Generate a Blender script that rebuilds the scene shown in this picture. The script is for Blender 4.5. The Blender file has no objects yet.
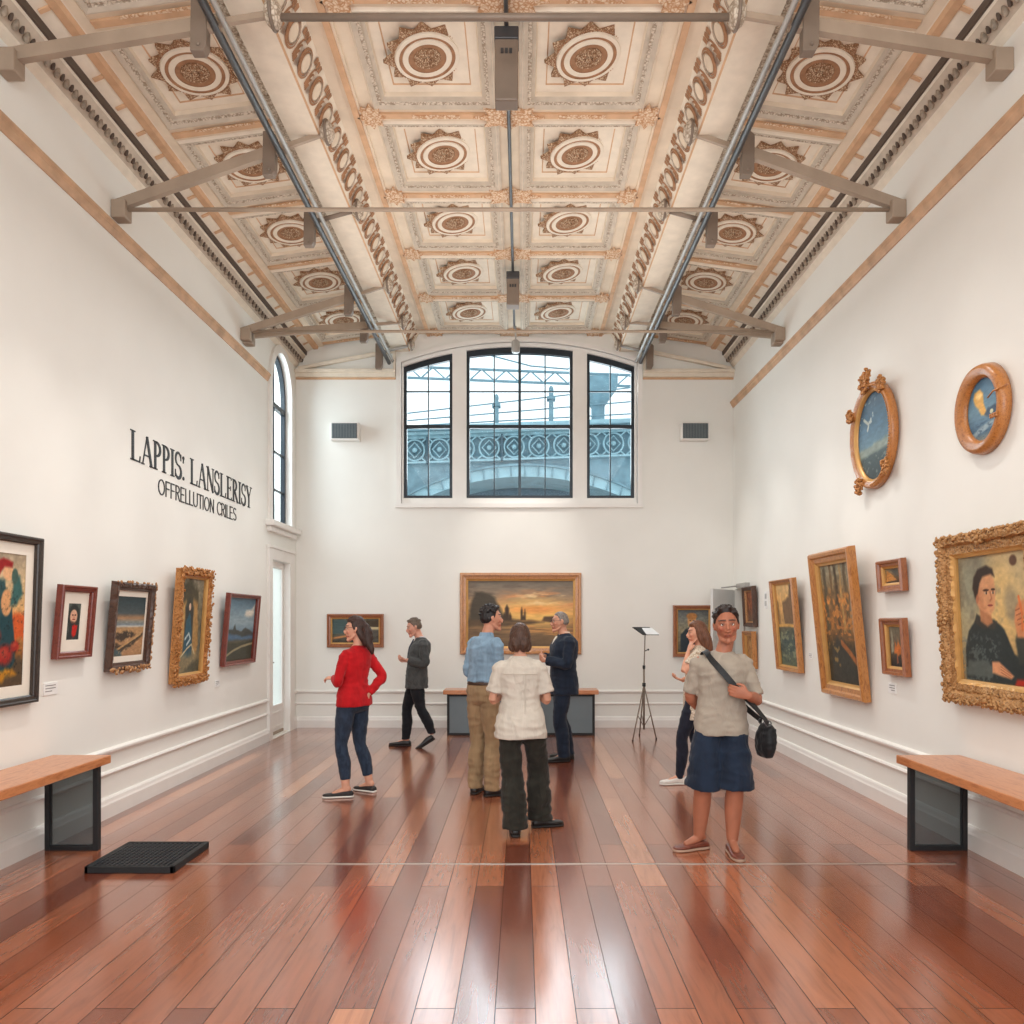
import bpy, math, random
import numpy as np
from mathutils import Vector, Matrix, noise

random.seed(7)
rng = np.random.default_rng(7)
SC = bpy.context.scene
COL = SC.collection
V = Vector
PI = math.pi


# ------------------------------------------------------------------ colour
def lin(c):
    return tuple((x / 12.92 if x <= 0.04045 else ((x + 0.055) / 1.055) ** 2.4) for x in c[:3])


def rgb(r, g, b):
    return lin((r / 255, g / 255, b / 255)) + (1.0,)


# ------------------------------------------------------------------ node materials
class NT:
    def __init__(s, name):
        s.m = bpy.data.materials.new(name)
        s.m.use_nodes = True
        s.t = s.m.node_tree
        s.t.nodes.clear()
        s.out = s.n('ShaderNodeOutputMaterial')

    def n(s, kind, **kw):
        nd = s.t.nodes.new(kind)
        for k, v in kw.items():
            if k in nd.inputs.keys():
                nd.inputs[k].default_value = v
            else:
                setattr(nd, k, v)
        return nd

    def l(s, a, b):
        s.t.links.new(a, b)

    def coords(s, scale=(1, 1, 1), rot=(0, 0, 0), kind='Object'):
        tc = s.n('ShaderNodeTexCoord')
        mp = s.n('ShaderNodeMapping')
        mp.inputs['Scale'].default_value = scale
        mp.inputs['Rotation'].default_value = rot
        s.l(tc.outputs[kind], mp.inputs['Vector'])
        return mp.outputs['Vector']

    def ramp(s, fac, stops):
        r = s.n('ShaderNodeValToRGB')
        e = r.color_ramp.elements
        while len(e) > 1:
            e.remove(e[-1])
        e[0].position, e[0].color = stops[0]
        for p, c in stops[1:]:
            x = e.new(p)
            x.color = c
        s.l(fac, r.inputs['Fac'])
        return r.outputs['Color']

    def principled(s, color=None, rough=0.5, metal=0.0, coat=0.0, spec=0.5, sheen=0.0):
        p = s.n('ShaderNodeBsdfPrincipled')
        if color is not None:
            if isinstance(color, tuple):
                p.inputs['Base Color'].default_value = color
            else:
                s.l(color, p.inputs['Base Color'])
        p.inputs['Roughness'].default_value = rough
        p.inputs['Metallic'].default_value = metal
        p.inputs['Coat Weight'].default_value = coat
        p.inputs['Specular IOR Level'].default_value = spec
        if sheen:
            p.inputs['Sheen Weight'].default_value = sheen
        s.l(p.outputs['BSDF'], s.out.inputs['Surface'])
        return p

    def bump(s, p, height, strength=0.3, dist=0.01):
        b = s.n('ShaderNodeBump')
        b.inputs['Strength'].default_value = strength
        b.inputs['Distance'].default_value = dist
        s.l(height, b.inputs['Height'])
        s.l(b.outputs['Normal'], p.inputs['Normal'])


def m_plain(name, col, rough=0.5, metal=0.0, var=0.06, scale=8.0, bump=0.0, spec=0.5, coat=0.0):
    t = NT(name)
    nz = t.n('ShaderNodeTexNoise', Scale=scale, Detail=4.0)
    t.l(t.coords(), nz.inputs['Vector'])
    d = tuple(max(0, c * (1 - var)) for c in col[:3]) + (1,)
    b = tuple(min(1, c * (1 + var)) for c in col[:3]) + (1,)
    c = t.ramp(nz.outputs['Fac'], [(0.3, d), (0.7, b)])
    p = t.principled(c, rough, metal, coat, spec)
    if bump:
        t.bump(p, nz.outputs['Fac'], bump, 0.004)
    return t.m


def m_wood(name, dark, light, scale=(1, 1, 1), rough=0.35, coat=0.2, spec=0.5):
    t = NT(name)
    v = t.coords(scale)
    nz = t.n('ShaderNodeTexNoise', Scale=6.0, Detail=6.0, Roughness=0.65, Distortion=0.6)
    t.l(v, nz.inputs['Vector'])
    c = t.ramp(nz.outputs['Fac'], [(0.3, dark), (0.52, light), (0.7, dark)])
    p = t.principled(c, rough, 0, coat, spec)
    t.bump(p, nz.outputs['Fac'], 0.12, 0.004)
    return t.m


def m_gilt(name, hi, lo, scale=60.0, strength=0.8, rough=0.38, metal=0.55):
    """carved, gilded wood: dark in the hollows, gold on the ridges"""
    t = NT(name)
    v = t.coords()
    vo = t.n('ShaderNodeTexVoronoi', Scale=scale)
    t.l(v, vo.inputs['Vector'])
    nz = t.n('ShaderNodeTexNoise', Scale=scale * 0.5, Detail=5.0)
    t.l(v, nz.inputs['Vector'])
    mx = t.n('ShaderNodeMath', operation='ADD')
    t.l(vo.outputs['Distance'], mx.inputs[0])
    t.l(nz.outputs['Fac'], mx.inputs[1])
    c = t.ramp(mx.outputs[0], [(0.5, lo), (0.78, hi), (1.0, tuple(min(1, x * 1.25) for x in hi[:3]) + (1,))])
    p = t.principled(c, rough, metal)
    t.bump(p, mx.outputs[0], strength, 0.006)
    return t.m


def m_lace(name, ground, line, scale=45.0, thr=0.5, rough=0.8):
    """painted filigree: small dark scrolls on a light ground"""
    t = NT(name)
    v = t.coords()
    vo = t.n('ShaderNodeTexVoronoi', Scale=scale, feature='DISTANCE_TO_EDGE')
    t.l(v, vo.inputs['Vector'])
    nz = t.n('ShaderNodeTexNoise', Scale=scale * 0.8, Detail=3.0)
    t.l(v, nz.inputs['Vector'])
    mx = t.n('ShaderNodeMath', operation='MULTIPLY_ADD')
    t.l(vo.outputs['Distance'], mx.inputs[0])
    mx.inputs[1].default_value = 1.2
    t.l(nz.outputs['Fac'], mx.inputs[2])
    c = t.ramp(mx.outputs[0], [(thr - 0.03, line), (thr + 0.28, ground)])
    p = t.principled(c, rough, 0, 0, 0.2)
    t.bump(p, mx.outputs[0], 0.5, 0.008)
    return t.m


def m_fabric(name, col, scale=14.0, stretch=(1, 1, 0.35), var=0.25, bump=0.6, dist=0.02, rough=0.85, stripe=0.0, stripe_scale=60, sheen=0.1):
    t = NT(name)
    v = t.coords(stretch)
    nz = t.n('ShaderNodeTexNoise', Scale=scale, Detail=3.0, Distortion=0.8)
    t.l(v, nz.inputs['Vector'])
    d = tuple(c * (1 - var) for c in col[:3]) + (1,)
    b = tuple(min(1, c * (1 + var * 0.6)) for c in col[:3]) + (1,)
    c = t.ramp(nz.outputs['Fac'], [(0.32, d), (0.68, b)])
    if stripe:
        wv = t.n('ShaderNodeTexWave', Scale=stripe_scale, Distortion=0.4, bands_direction='X')
        t.l(t.coords((1, 1, 1)), wv.inputs['Vector'])
        mx = t.n('ShaderNodeMix', data_type='RGBA', blend_type='MULTIPLY')
        mx.inputs['Factor'].default_value = stripe
        t.l(c, mx.inputs['A'])
        t.l(wv.outputs['Color'], mx.inputs['B'])
        c = mx.outputs['Result']
    p = t.principled(c, rough, 0, 0, 0.25, sheen)
    t.bump(p, nz.outputs['Fac'], bump, dist)
    return t.m


def m_glass(name, tint, alpha, gloss=0.12, rough=0.02):
    """thin pane: mostly see-through with a weak reflection"""
    t = NT(name)
    tr = t.n('ShaderNodeBsdfTransparent')
    tr.inputs['Color'].default_value = tint
    gl = t.n('ShaderNodeBsdfGlossy')
    gl.inputs['Roughness'].default_value = rough
    df = t.n('ShaderNodeBsdfDiffuse')
    df.inputs['Color'].default_value = tint
    m1 = t.n('ShaderNodeMixShader')
    m1.inputs['Fac'].default_value = alpha
    t.l(tr.outputs[0], m1.inputs[1])
    t.l(df.outputs[0], m1.inputs[2])
    m2 = t.n('ShaderNodeMixShader')
    m2.inputs['Fac'].default_value = gloss
    t.l(m1.outputs[0], m2.inputs[1])
    t.l(gl.outputs[0], m2.inputs[2])
    t.l(m2.outputs[0], t.out.inputs['Surface'])
    return t.m


def m_vcol(name, rough=0.6, bump=0.0, spec=0.3, coat=0.0, bscale=180):
    t = NT(name)
    a = t.n('ShaderNodeVertexColor', layer_name='Col')
    p = t.principled(a.outputs['Color'], rough, 0, coat, spec)
    if bump:
        nz = t.n('ShaderNodeTexNoise', Scale=bscale, Detail=3.0)
        t.l(t.coords(), nz.inputs['Vector'])
        t.bump(p, nz.outputs['Fac'], bump, 0.002)
    return t.m


# ------------------------------------------------------------------ objects
def tag(o, label=None, cat=None, group=None, kind=None):
    if label: o['label'] = label
    if cat: o['category'] = cat
    if group: o['group'] = group
    if kind: o['kind'] = kind
    return o


def empty(name, loc=(0, 0, 0), rot=(0, 0, 0), label=None, cat=None, group=None):
    o = bpy.data.objects.new(name, None)
    o.empty_display_size = 0.1
    COL.objects.link(o)
    o.location = loc
    o.rotation_euler = rot
    return tag(o, label, cat, group)


def link_mesh(name, me, parent=None):
    o = bpy.data.objects.new(name, me)
    COL.objects.link(o)
    if parent is not None:
        o.parent = parent
    return o


def copy_tree(o, parent=None):
    c = o.copy()
    COL.objects.link(c)
    if parent is not None:
        c.parent = parent
    for ch in list(o.children):
        copy_tree(ch, c)
    return c


class MB:
    """collects polygons and links them as ONE mesh object"""

    def __init__(s):
        s.v, s.f, s.mi, s.sm = [], [], [], []

    def add(s, verts, faces, mi=0, smooth=False, mat=None):
        b = len(s.v)
        for p in verts:
            p = V(p)
            if mat is not None:
                p = mat @ p
            s.v.append(p)
        for i, f in enumerate(faces):
            s.f.append([b + k for k in f])
            s.mi.append(mi[i] if isinstance(mi, list) else mi)
            s.sm.append(smooth)
        return s

    def box(s, x0, y0, z0, x1, y1, z1, mi=0, mat=None):
        if x0 > x1: x0, x1 = x1, x0
        if y0 > y1: y0, y1 = y1, y0
        if z0 > z1: z0, z1 = z1, z0
        v = [(x, y, z) for z in (z0, z1) for y in (y0, y1) for x in (x0, x1)]
        f = [(0, 2, 3, 1), (4, 5, 7, 6), (0, 1, 5, 4), (2, 6, 7, 3), (0, 4, 6, 2), (1, 3, 7, 5)]
        return s.add(v, f, mi, False, mat)

    def bar(s, p, q, w, h, mi=0, up=(0, 0, 1)):
        p, q = V(p), V(q)
        d = (q - p).normalized()
        u = V(up)
        if abs(d.dot(u)) > 0.98: u = V((1, 0, 0))
        a = d.cross(u).normalized()
        b = a.cross(d).normalized()
        vs = []
        for c in (p, q):
            for sa, sb in ((-1, -1), (1, -1), (1, 1), (-1, 1)):
                vs.append(c + a * (sa * w / 2) + b * (sb * h / 2))
        f = [(3, 2, 1, 0), (4, 5, 6, 7), (0, 1, 5, 4), (1, 2, 6, 5), (2, 3, 7, 6), (3, 0, 4, 7)]
        return s.add(vs, f, mi)

    def tube(s, pts, r, n=10, mi=0, smooth=True, closed=False):
        pts = [V(p) for p in pts]
        rs = r if isinstance(r, (list, tuple)) else [r] * len(pts)
        N = len(pts)
        vs = []
        ref = V((0.0, 0.0, 1.0))
        for i, p in enumerate(pts):
            if closed:
                d = pts[(i + 1) % N] - pts[i - 1]
            else:
                d = pts[min(i + 1, N - 1)] - pts[max(i - 1, 0)]
            d.normalize()
            if abs(d.dot(ref)) > 0.95:
                ref = V((1, 0, 0)) if abs(d.x) < 0.9 else V((0, 1, 0))
            a = d.cross(ref).normalized()
            b = a.cross(d).normalized()
            ref = b
            for k in range(n):
                t = 2 * PI * k / n
                vs.append(p + (a * math.cos(t) + b * math.sin(t)) * rs[i])
        fs = []
        for i in range(N if closed else N - 1):
            j = (i + 1) % N
            for k in range(n):
                k2 = (k + 1) % n
                fs.append((i * n + k2, i * n + k, j * n + k, j * n + k2))
        if not closed:
            fs.append(tuple(range(n)))
            fs.append(tuple((N - 1) * n + k for k in range(n - 1, -1, -1)))
        return s.add(vs, fs, mi, smooth)

    def lathe(s, prof, n=32, mi=0, mat=None, smooth=True, sx=1.0, sy=1.0):
        """prof: list of (r, z) turned about local z"""
        vs, fs = [], []
        for r, z in prof:
            for k in range(n):
                t = 2 * PI * k / n
                vs.append((r * math.cos(t) * sx, r * math.sin(t) * sy, z))
        for i in range(len(prof) - 1):
            for k in range(n):
                k2 = (k + 1) % n
                fs.append((i * n + k, i * n + k2, (i + 1) * n + k2, (i + 1) * n + k))
        fs.append(tuple(range(n - 1, -1, -1)))
        fs.append(tuple((len(prof) - 1) * n + k for k in range(n)))
        return s.add(vs, fs, mi, smooth, mat)

    def prism(s, poly, d0, d1, mi=0, mat=None):
        """poly in local xy, thickness along local z from d0 to d1"""
        n = len(poly)
        vs = [(x, y, d0) for x, y in poly] + [(x, y, d1) for x, y in poly]
        fs = [tuple(range(n - 1, -1, -1)), tuple(range(n, 2 * n))]
        for k in range(n):
            k2 = (k + 1) % n
            fs.append((k, k2, n + k2, n + k))
        return s.add(vs, fs, mi, False, mat)

    def strip(s, a, b, mi=0, mat=None):
        """ribbon between two equally long polylines"""
        n = len(a)
        return s.add(list(a) + list(b), [(i, i + 1, n + i + 1, n + i) for i in range(n - 1)], mi, False, mat)

    def ball(s, c, r, mi=0, n=12, m=8, sc=(1, 1, 1), mat=None):
        vs, fs = [], []
        for i in range(m + 1):
            ph = PI * i / m
            for k in range(n):
                t = 2 * PI * k / n
                vs.append(V(c) + V((r * sc[0] * math.sin(ph) * math.cos(t), r * sc[1] * math.sin(ph) * math.sin(t), r * sc[2] * math.cos(ph))))
        for i in range(m):
            for k in range(n):
                k2 = (k + 1) % n
                fs.append((i * n + k, (i + 1) * n + k, (i + 1) * n + k2, i * n + k2))
        return s.add(vs, fs, mi, True, mat)

    def mesh(s, name, mats):
        me = bpy.data.meshes.new(name)
        me.from_pydata([tuple(v) for v in s.v], [], s.f)
        for m in (mats if isinstance(mats, (list, tuple)) else [mats]):
            me.materials.append(m)
        me.polygons.foreach_set('material_index', s.mi)
        me.polygons.foreach_set('use_smooth', s.sm)
        me.validate(verbose=False)
        me.update()
        return me

    def build(s, name, mats, parent=None, bevel=0.0, seg=2):
        o = link_mesh(name, s.mesh(name, mats), parent)
        if bevel:
            b = o.modifiers.new('bevel', 'BEVEL')
            b.width = bevel
            b.segments = seg
            b.limit_method = 'ANGLE'
            b.angle_limit = 0.6
        return o


def plate(outlines, d0, d1, to):
    """flat plate with holes (first outline outside, the rest holes) between d0 and d1;
    `to(u, v, d)` places it in space. Returns verts, faces"""
    cu = bpy.data.curves.new('tmp', 'CURVE')
    cu.dimensions = '2D'
    cu.fill_mode = 'BOTH'
    cu.extrude = abs(d1 - d0) / 2
    for ol in outlines:
        sp = cu.splines.new('POLY')
        sp.points.add(len(ol) - 1)
        for p, (u, v) in zip(sp.points, ol):
            p.co = (u, v, 0, 1)
        sp.use_cyclic_u = True
    ob = bpy.data.objects.new('tmp', cu)
    COL.objects.link(ob)
    dg = bpy.context.evaluated_depsgraph_get()
    me = bpy.data.meshes.new_from_object(ob.evaluated_get(dg))
    c = (d0 + d1) / 2
    vs = [to(v.co.x, v.co.y, v.co.z + c) for v in me.vertices]
    fs = [tuple(p.vertices) for p in me.polygons]
    bpy.data.objects.remove(ob)
    bpy.data.curves.remove(cu)
    bpy.data.meshes.remove(me)
    return vs, fs


def struct(o):
    o['kind'] = 'structure'
    return o


# ------------------------------------------------------------------ palette
M = {}
M['wall'] = m_plain('wall_paint', rgb(238, 237, 231), 0.7, 0, 0.015, 2.0, 0.03, 0.3)
M['trim'] = m_plain('white_trim_paint', rgb(238, 235, 230), 0.45, 0, 0.02, 6.0)
M['cream'] = m_plain('cream_plaster', rgb(226, 211, 190), 0.8, 0, 0.08, 5.0, 0.05, 0.2)
M['cream2'] = m_plain('pale_cream_plaster', rgb(232, 221, 204), 0.8, 0, 0.06, 9.0, 0.05, 0.2)
M['taupe'] = m_plain('taupe_plaster', rgb(200, 188, 172), 0.8, 0, 0.1, 9.0, 0.05, 0.2)
M['orange'] = m_plain('ochre_moulding', rgb(208, 170, 136), 0.7, 0, 0.14, 7.0, 0.05, 0.2)
M['brown'] = m_plain('terracotta_paint', rgb(164, 124, 94), 0.75, 0, 0.22, 16.0, 0.1, 0.2)
M['lace'] = m_lace('brown_filigree', rgb(214, 190, 162), rgb(140, 104, 76), 60.0, 0.62)
M['lace_grey'] = m_lace('grey_filigree', rgb(214, 202, 186), rgb(158, 142, 124), 40.0, 0.52)
M['lace_orange'] = m_lace('ochre_filigree', rgb(228, 206, 180), rgb(190, 144, 106), 38.0, 0.54)
M['steel'] = m_plain('taupe_painted_steel', rgb(166, 148, 130), 0.5, 0.1, 0.1, 5.0)
M['steel_dark'] = m_plain('grey_brown_steel', rgb(128, 113, 100), 0.5, 0.1, 0.1, 5.0)
M['pipe'] = m_plain('dark_grey_pipe', rgb(74, 74, 76), 0.4, 0.4, 0.1, 4.0)
M['pipe_light'] = m_plain('light_grey_pipe', rgb(170, 168, 164), 0.4, 0.2, 0.1, 4.0)
M['black_frame'] = m_plain('black_window_metal', rgb(34, 42, 50), 0.4, 0.2, 0.1, 5.0)
M['dark'] = m_plain('black_rubber', rgb(32, 34, 36), 0.6, 0, 0.15, 30.0)
M['glass'] = m_glass('window_glass', (0.95, 0.985, 0.99, 1), 0.0, 0.025)
M['grey_glass'] = m_glass('grey_tinted_glass', (0.34, 0.38, 0.39, 1), 0.18, 0.10)
# ------------------------------------------------------------------ the room (x across, y into the depth, z up; metres)
HW = 3.26          # half width
YB = 11.4          # back wall
YF = -3.0          # open front end, behind the camera
ZC = 5.86          # flat middle of the ceiling


def floor_material():
    t = NT('cherry_plank_floor')
    v = t.coords((1, 1, 1), (0, 0, PI / 2))
    br = t.n('ShaderNodeTexBrick', offset=0.37, offset_frequency=2, squash=1.0)
    t.l(v, br.inputs['Vector'])
    br.inputs['Scale'].default_value = 1.0
    br.inputs['Brick Width'].default_value = 2.3
    br.inputs['Row Height'].default_value = 0.165
    br.inputs['Mortar Size'].default_value = 0.0023
    br.inputs['Mortar Smooth'].default_value = 0.1
    br.inputs['Bias'].default_value = 0.0
    br.inputs['Color1'].default_value = (0, 0, 0, 1)
    br.inputs['Color2'].default_value = (1, 1, 1, 1)
    br.inputs['Mortar'].default_value = (0.5, 0.5, 0.5, 1)
    tone = t.ramp(br.outputs['Color'], [(0.0, rgb(116, 56, 36)), (0.3, rgb(142, 76, 49)), (0.7, rgb(160, 92, 62)), (0.92, rgb(176, 106, 72)), (1.0, rgb(204, 138, 98))])
    g = t.n('ShaderNodeTexNoise', Scale=4.0, Detail=7.0, Roughness=0.6, Distortion=0.7)
    t.l(t.coords((6.0, 0.55, 1)), g.inputs['Vector'])
    grain = t.ramp(g.outputs['Fac'], [(0.3, (0.42, 0.36, 0.34, 1)), (0.5, (0.95, 0.95, 0.95, 1)), (0.72, (1.25, 1.2, 1.15, 1))])
    mx = t.n('ShaderNodeMix', data_type='RGBA', blend_type='MULTIPLY')
    mx.inputs['Factor'].default_value = 0.5
    t.l(tone, mx.inputs['A'])
    t.l(grain, mx.inputs['B'])
    m2 = t.n('ShaderNodeMix', data_type='RGBA', blend_type='MIX')
    t.l(br.outputs['Fac'], m2.inputs['Factor'])
    t.l(mx.outputs['Result'], m2.inputs['A'])
    m2.inputs['B'].default_value = rgb(60, 30, 20)
    p = t.principled(m2.outputs['Result'], 0.2, 0, 1.0, 0.6)
    p.inputs['Coat IOR'].default_value = 1.65
    p.inputs['Coat Roughness'].default_value = 0.17
    cw = t.n('ShaderNodeMath', operation='MULTIPLY_ADD')
    t.l(br.outputs['Fac'], cw.inputs[0])
    cw.inputs[1].default_value = -0.7
    cw.inputs[2].default_value = 0.95
    t.l(cw.outputs[0], p.inputs['Coat Weight'])
    sw = t.n('ShaderNodeMath', operation='MULTIPLY_ADD')
    t.l(br.outputs['Fac'], sw.inputs[0])
    sw.inputs[1].default_value = -0.35
    sw.inputs[2].default_value = 0.5
    t.l(sw.outputs[0], p.inputs['Specular IOR Level'])
    rn = t.n('ShaderNodeTexNoise', Scale=3.0, Detail=3.0)
    t.l(t.coords((1.5, 0.6, 1)), rn.inputs['Vector'])
    rr = t.n('ShaderNodeMapRange')
    t.l(rn.outputs['Fac'], rr.inputs['Value'])
    rr.inputs['To Min'].default_value = 0.16
    rr.inputs['To Max'].default_value = 0.3
    t.l(rr.outputs['Result'], p.inputs['Roughness'])
    inv = t.n('ShaderNodeMath', operation='MULTIPLY_ADD')
    t.l(br.outputs['Fac'], inv.inputs[0])
    inv.inputs[1].default_value = -1.0
    t.l(g.outputs['Fac'], inv.inputs[2])
    t.bump(p, inv.outputs[0], 0.12, 0.002)
    t.l(p.inputs['Normal'].links[0].from_socket, p.inputs['Coat Normal'])
    return t.m


M['floor'] = floor_material()
fb = MB().box(-HW - 0.3, YF, -0.12, HW + 0.3, YB + 0.3, 0.0)
struct(fb.build('floor', M['floor']))
# thin brass-grey seam set in the boards
sb = MB().box(-2.2, 5.005, 0.0, 2.95, 5.02, 0.004)
struct(sb.build('trim_1', m_plain('seam_metal', rgb(178, 168, 158), 0.35, 0.5)))


# ---- walls
def arch(u0, u1, v0, vs, rise, n=24):
    c, h = (u0 + u1) / 2, (u1 - u0) / 2
    pts = [(u0, v0), (u1, v0)]
    for k in range(n + 1):
        a = PI * k / n
        pts.append((c + h * math.cos(a), vs + rise * math.sin(a)))
    return pts


def segtop(c, half, peak, edge):
    """height of the shallow arch over the back window at u"""
    sag = peak - edge
    R = (half * half + sag * sag) / (2 * sag)
    return lambda u: peak - R + math.sqrt(max(0.0, R * R - (u - c) ** 2))


def rect(u0, v0, u1, v1):
    return [(u0, v0), (u1, v0), (u1, v1), (u0, v1)]


LW = (10.24, 11.10, 2.93, 4.75, 0.56)       # arched side window: y0 y1 sill spring rise
DR = (10.24, 11.02, 0.0, 2.42)              # glazed side door
to_left = lambda u, v, d: V((-HW - d, u, v))
to_right = lambda u, v, d: V((HW + d, u, v))
to_back = lambda u, v, d: V((u, YB + d, v))

wl = MB().add(*plate([rect(YF, 0, YB + 0.3, 6.1), arch(*LW), rect(DR[0], 0.02, DR[1], DR[3])], 0, 0.22, to_left))
struct(wl.build('wall_left', M['wall']))
RD = (10.72, 11.3, 0.02, 2.06)              # doorway in the right wall
wr = MB().add(*plate([rect(YF, 0, YB + 0.3, 6.1), rect(RD[0], RD[2], RD[1], RD[3])], 0, 0.22, to_right))
struct(wr.build('wall_right', M['wall']))

BC, BH = 0.07, 1.76
top_o = segtop(BC, BH, 5.745, 5.44)


def arch_outline(u0, u1, v0, f, n=20):
    pts = [(u0, v0), (u1, v0)]
    for k in range(n + 1):
        u = u1 + (u0 - u1) * k / n
        pts.append((u, f(u)))
    return pts


wb = MB().add(*plate([rect(-HW - 0.2, 0, HW + 0.2, 6.1), arch_outline(BC - BH, BC + BH, 3.32, top_o)], 0, 0.3, to_back))
struct(wb.build('wall_back', M['wall']))

# casing and piers of the three-part window
lights = [(-1.66, -0.93), (-0.72, 0.87), (1.08, 1.79)]
top_i = lambda u: top_o(u) - 0.06
sur = MB()
holes = [arch_outline(a, b, 3.42, top_i) for a, b in lights]
sur.add(*plate([arch_outline(BC - BH + 0.003, BC + BH - 0.003, 3.323, lambda u: top_o(u) - 0.003)] + holes, 0.02, 0.26, to_back))
out = arch_outline(BC - BH - 0.07, BC + BH + 0.07, 3.30, lambda u: top_o(max(BC - BH, min(BC + BH, u))) + 0.06)
sur.add(*plate([out, arch_outline(BC - BH, BC + BH, 3.32, top_o)], -0.03, 0.03, to_back))
sur.box(BC - BH - 0.08, YB - 0.05, 3.27, BC + BH + 0.08, YB + 0.05, 3.33)
struct(sur.build('trim_2', M['trim']))

M['sash'] = m_plain('slate_sash_metal', rgb(58, 74, 84), 0.45, 0.1, 0.1)
for i, (a, b) in enumerate(lights):
    w = empty('window_%d' % (i + 1), ((a + b) / 2, YB + 0.1, 3.42))
    struct(w)
    f = 0.045
    fr = MB()
    fn = lambda u, c=(a + b) / 2: top_i(u)
    fr.add(*plate([arch_outline(a, b, 3.42, fn), arch_outline(a + f, b - f, 3.42 + f, lambda u: fn(u) - f * 2.0)], 0.06, 0.13, to_back))
    zt = 4.50
    fr.box(a + f, YB + 0.065, zt - 0.025, b - f, YB + 0.125, zt + 0.025)
    fo = fr.build('window_frame', M['black_frame'], w)
    fo.matrix_parent_inverse = Matrix.Translation(w.location).inverted()
    mid = (a + b) / 2
    sb = MB()
    if i == 1:
        sb.box(mid - 0.02, YB + 0.07, 3.45, mid + 0.02, YB + 0.12, fn(mid) - 0.05)
        vs = [a + (b - a) * 0.26, a + (b - a) * 0.74]
    else:
        vs = [mid]
    for u in vs:
        sb.box(u - 0.009, YB + 0.08, 3.45, u + 0.009, YB + 0.11, fn(u) - 0.05)
    sb.box(a + f, YB + 0.08, 5.02, b - f, YB + 0.11, 5.038)
    so = sb.build('sash_bar', M['sash'], w)
    so.matrix_parent_inverse = fo.matrix_parent_inverse
    gm = MB().add(*plate([arch_outline(a + f, b - f, 3.42 + f, lambda u: fn(u) - f * 2.0)], 0.094, 0.098, to_back))
    go = gm.build('pane', M['glass'], w)
    go.matrix_parent_inverse = fo.matrix_parent_inverse


def keep(o, w):
    o.matrix_parent_inverse = Matrix.Translation(w.location).inverted()
    return o


# arched side window
w = struct(empty('window_4', (-HW - 0.1, (LW[0] + LW[1]) / 2, LW[2])))
y0, y1, z0, zs, rise = LW
inner = arch(y0 + 0.05, y1 - 0.05, z0 + 0.05, zs, rise - 0.05)
fr = MB().add(*plate([arch(LW[0] + 0.003, LW[1] - 0.003, LW[2] + 0.003, LW[3], LW[4] - 0.003), inner], 0.06, 0.12, to_left))
fr.box(-HW - 0.12, y0 + 0.04, 4.55, -HW - 0.06, y1 - 0.04, 4.62)
keep(fr.build('window_frame', M['black_frame'], w), w)
sb = MB().box(-HW - 0.105, 10.62, z0 + 0.04, -HW - 0.075, 10.65, zs + rise - 0.05)
for z in (3.42, 3.95):
    sb.box(-HW - 0.105, y0 + 0.04, z - 0.012, -HW - 0.075, y1 - 0.04, z + 0.012)
keep(sb.build('sash_bar', M['black_frame'], w), w)
keep(MB().add(*plate([inner], 0.088, 0.092, to_left)).build('pane', M['glass'], w), w)
cas = MB().add(*plate([arch(y0 - 0.1, y1 + 0.12, z0 - 0.02, zs, rise + 0.11), arch(LW[0] + 0.005, LW[1] - 0.005, LW[2] + 0.005, LW[3], LW[4] - 0.005)], -0.035, 0.055, to_left))
struct(cas.build('trim_3', M['trim'], None, 0.008))
sill = MB().box(-HW - 0.02, y0 - 0.18, z0 - 0.08, -HW + 0.11, y1 + 0.22, z0).box(-HW - 0.02, y0 - 0.13, z0 - 0.15, -HW + 0.06, y1 + 0.17, z0 - 0.08)
struct(sill.build('trim_4', M['trim'], None, 0.015))

# glazed side door
d = struct(empty('door_1', (-HW - 0.08, (DR[0] + DR[1]) / 2, 0.0)))
dl = MB()
x0, x1 = -HW - 0.10, -HW - 0.055
st = 0.09
dl.box(x0, DR[0] + 0.01, 0.02, x1, DR[0] + st, DR[3] - 0.01).box(x0, DR[1] - st, 0.02, x1, DR[1] - 0.01, DR[3] - 0.01)
dl.box(x0, DR[0] + st, 0.02, x1, DR[1] - st, 0.42).box(x0, DR[0] + st, DR[3] - 0.1, x1, DR[1] - st, DR[3] - 0.01)
dl.box(x1, DR[0] + st + 0.04, 0.1, x1 + 0.012, DR[1] - st - 0.04, 0.13).box(x1, DR[0] + st + 0.04, 0.3, x1 + 0.012, DR[1] - st - 0.04, 0.33)
dl.box(x1, DR[0] + st, 0.02, x1 + 0.02, DR[1] - st, 0.06, 1)
keep(dl.build('door_leaf', [M['trim'], M['steel']], d, 0.005), d)
keep(MB().box(-HW - 0.08, DR[0] + st, 0.42, -HW - 0.075, DR[1] - st, DR[3] - 0.1).build('pane', M['glass'], d), d)
hb = MB().tube([(x1, DR[0] + 0.05, 1.02), (x1 + 0.05, DR[0] + 0.05, 1.02), (x1 + 0.05, DR[0] + 0.16, 1.02)], 0.009)
keep(hb.build('door_handle', M['pipe_light'], d), d)
cas = MB().add(*plate([rect(DR[0] - 0.13, 0.001, DR[1] + 0.2, DR[3] + 0.15), rect(DR[0] + 0.005, 0.004, DR[1] - 0.005, DR[3] - 0.005)], -0.035, 0.05, to_left))
cas.box(-HW, DR[0] - 0.15, DR[3] + 0.14, -HW + 0.055, DR[1] + 0.22, DR[3] + 0.18)
struct(cas.build('trim_5', M['trim'], None, 0.008))

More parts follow.
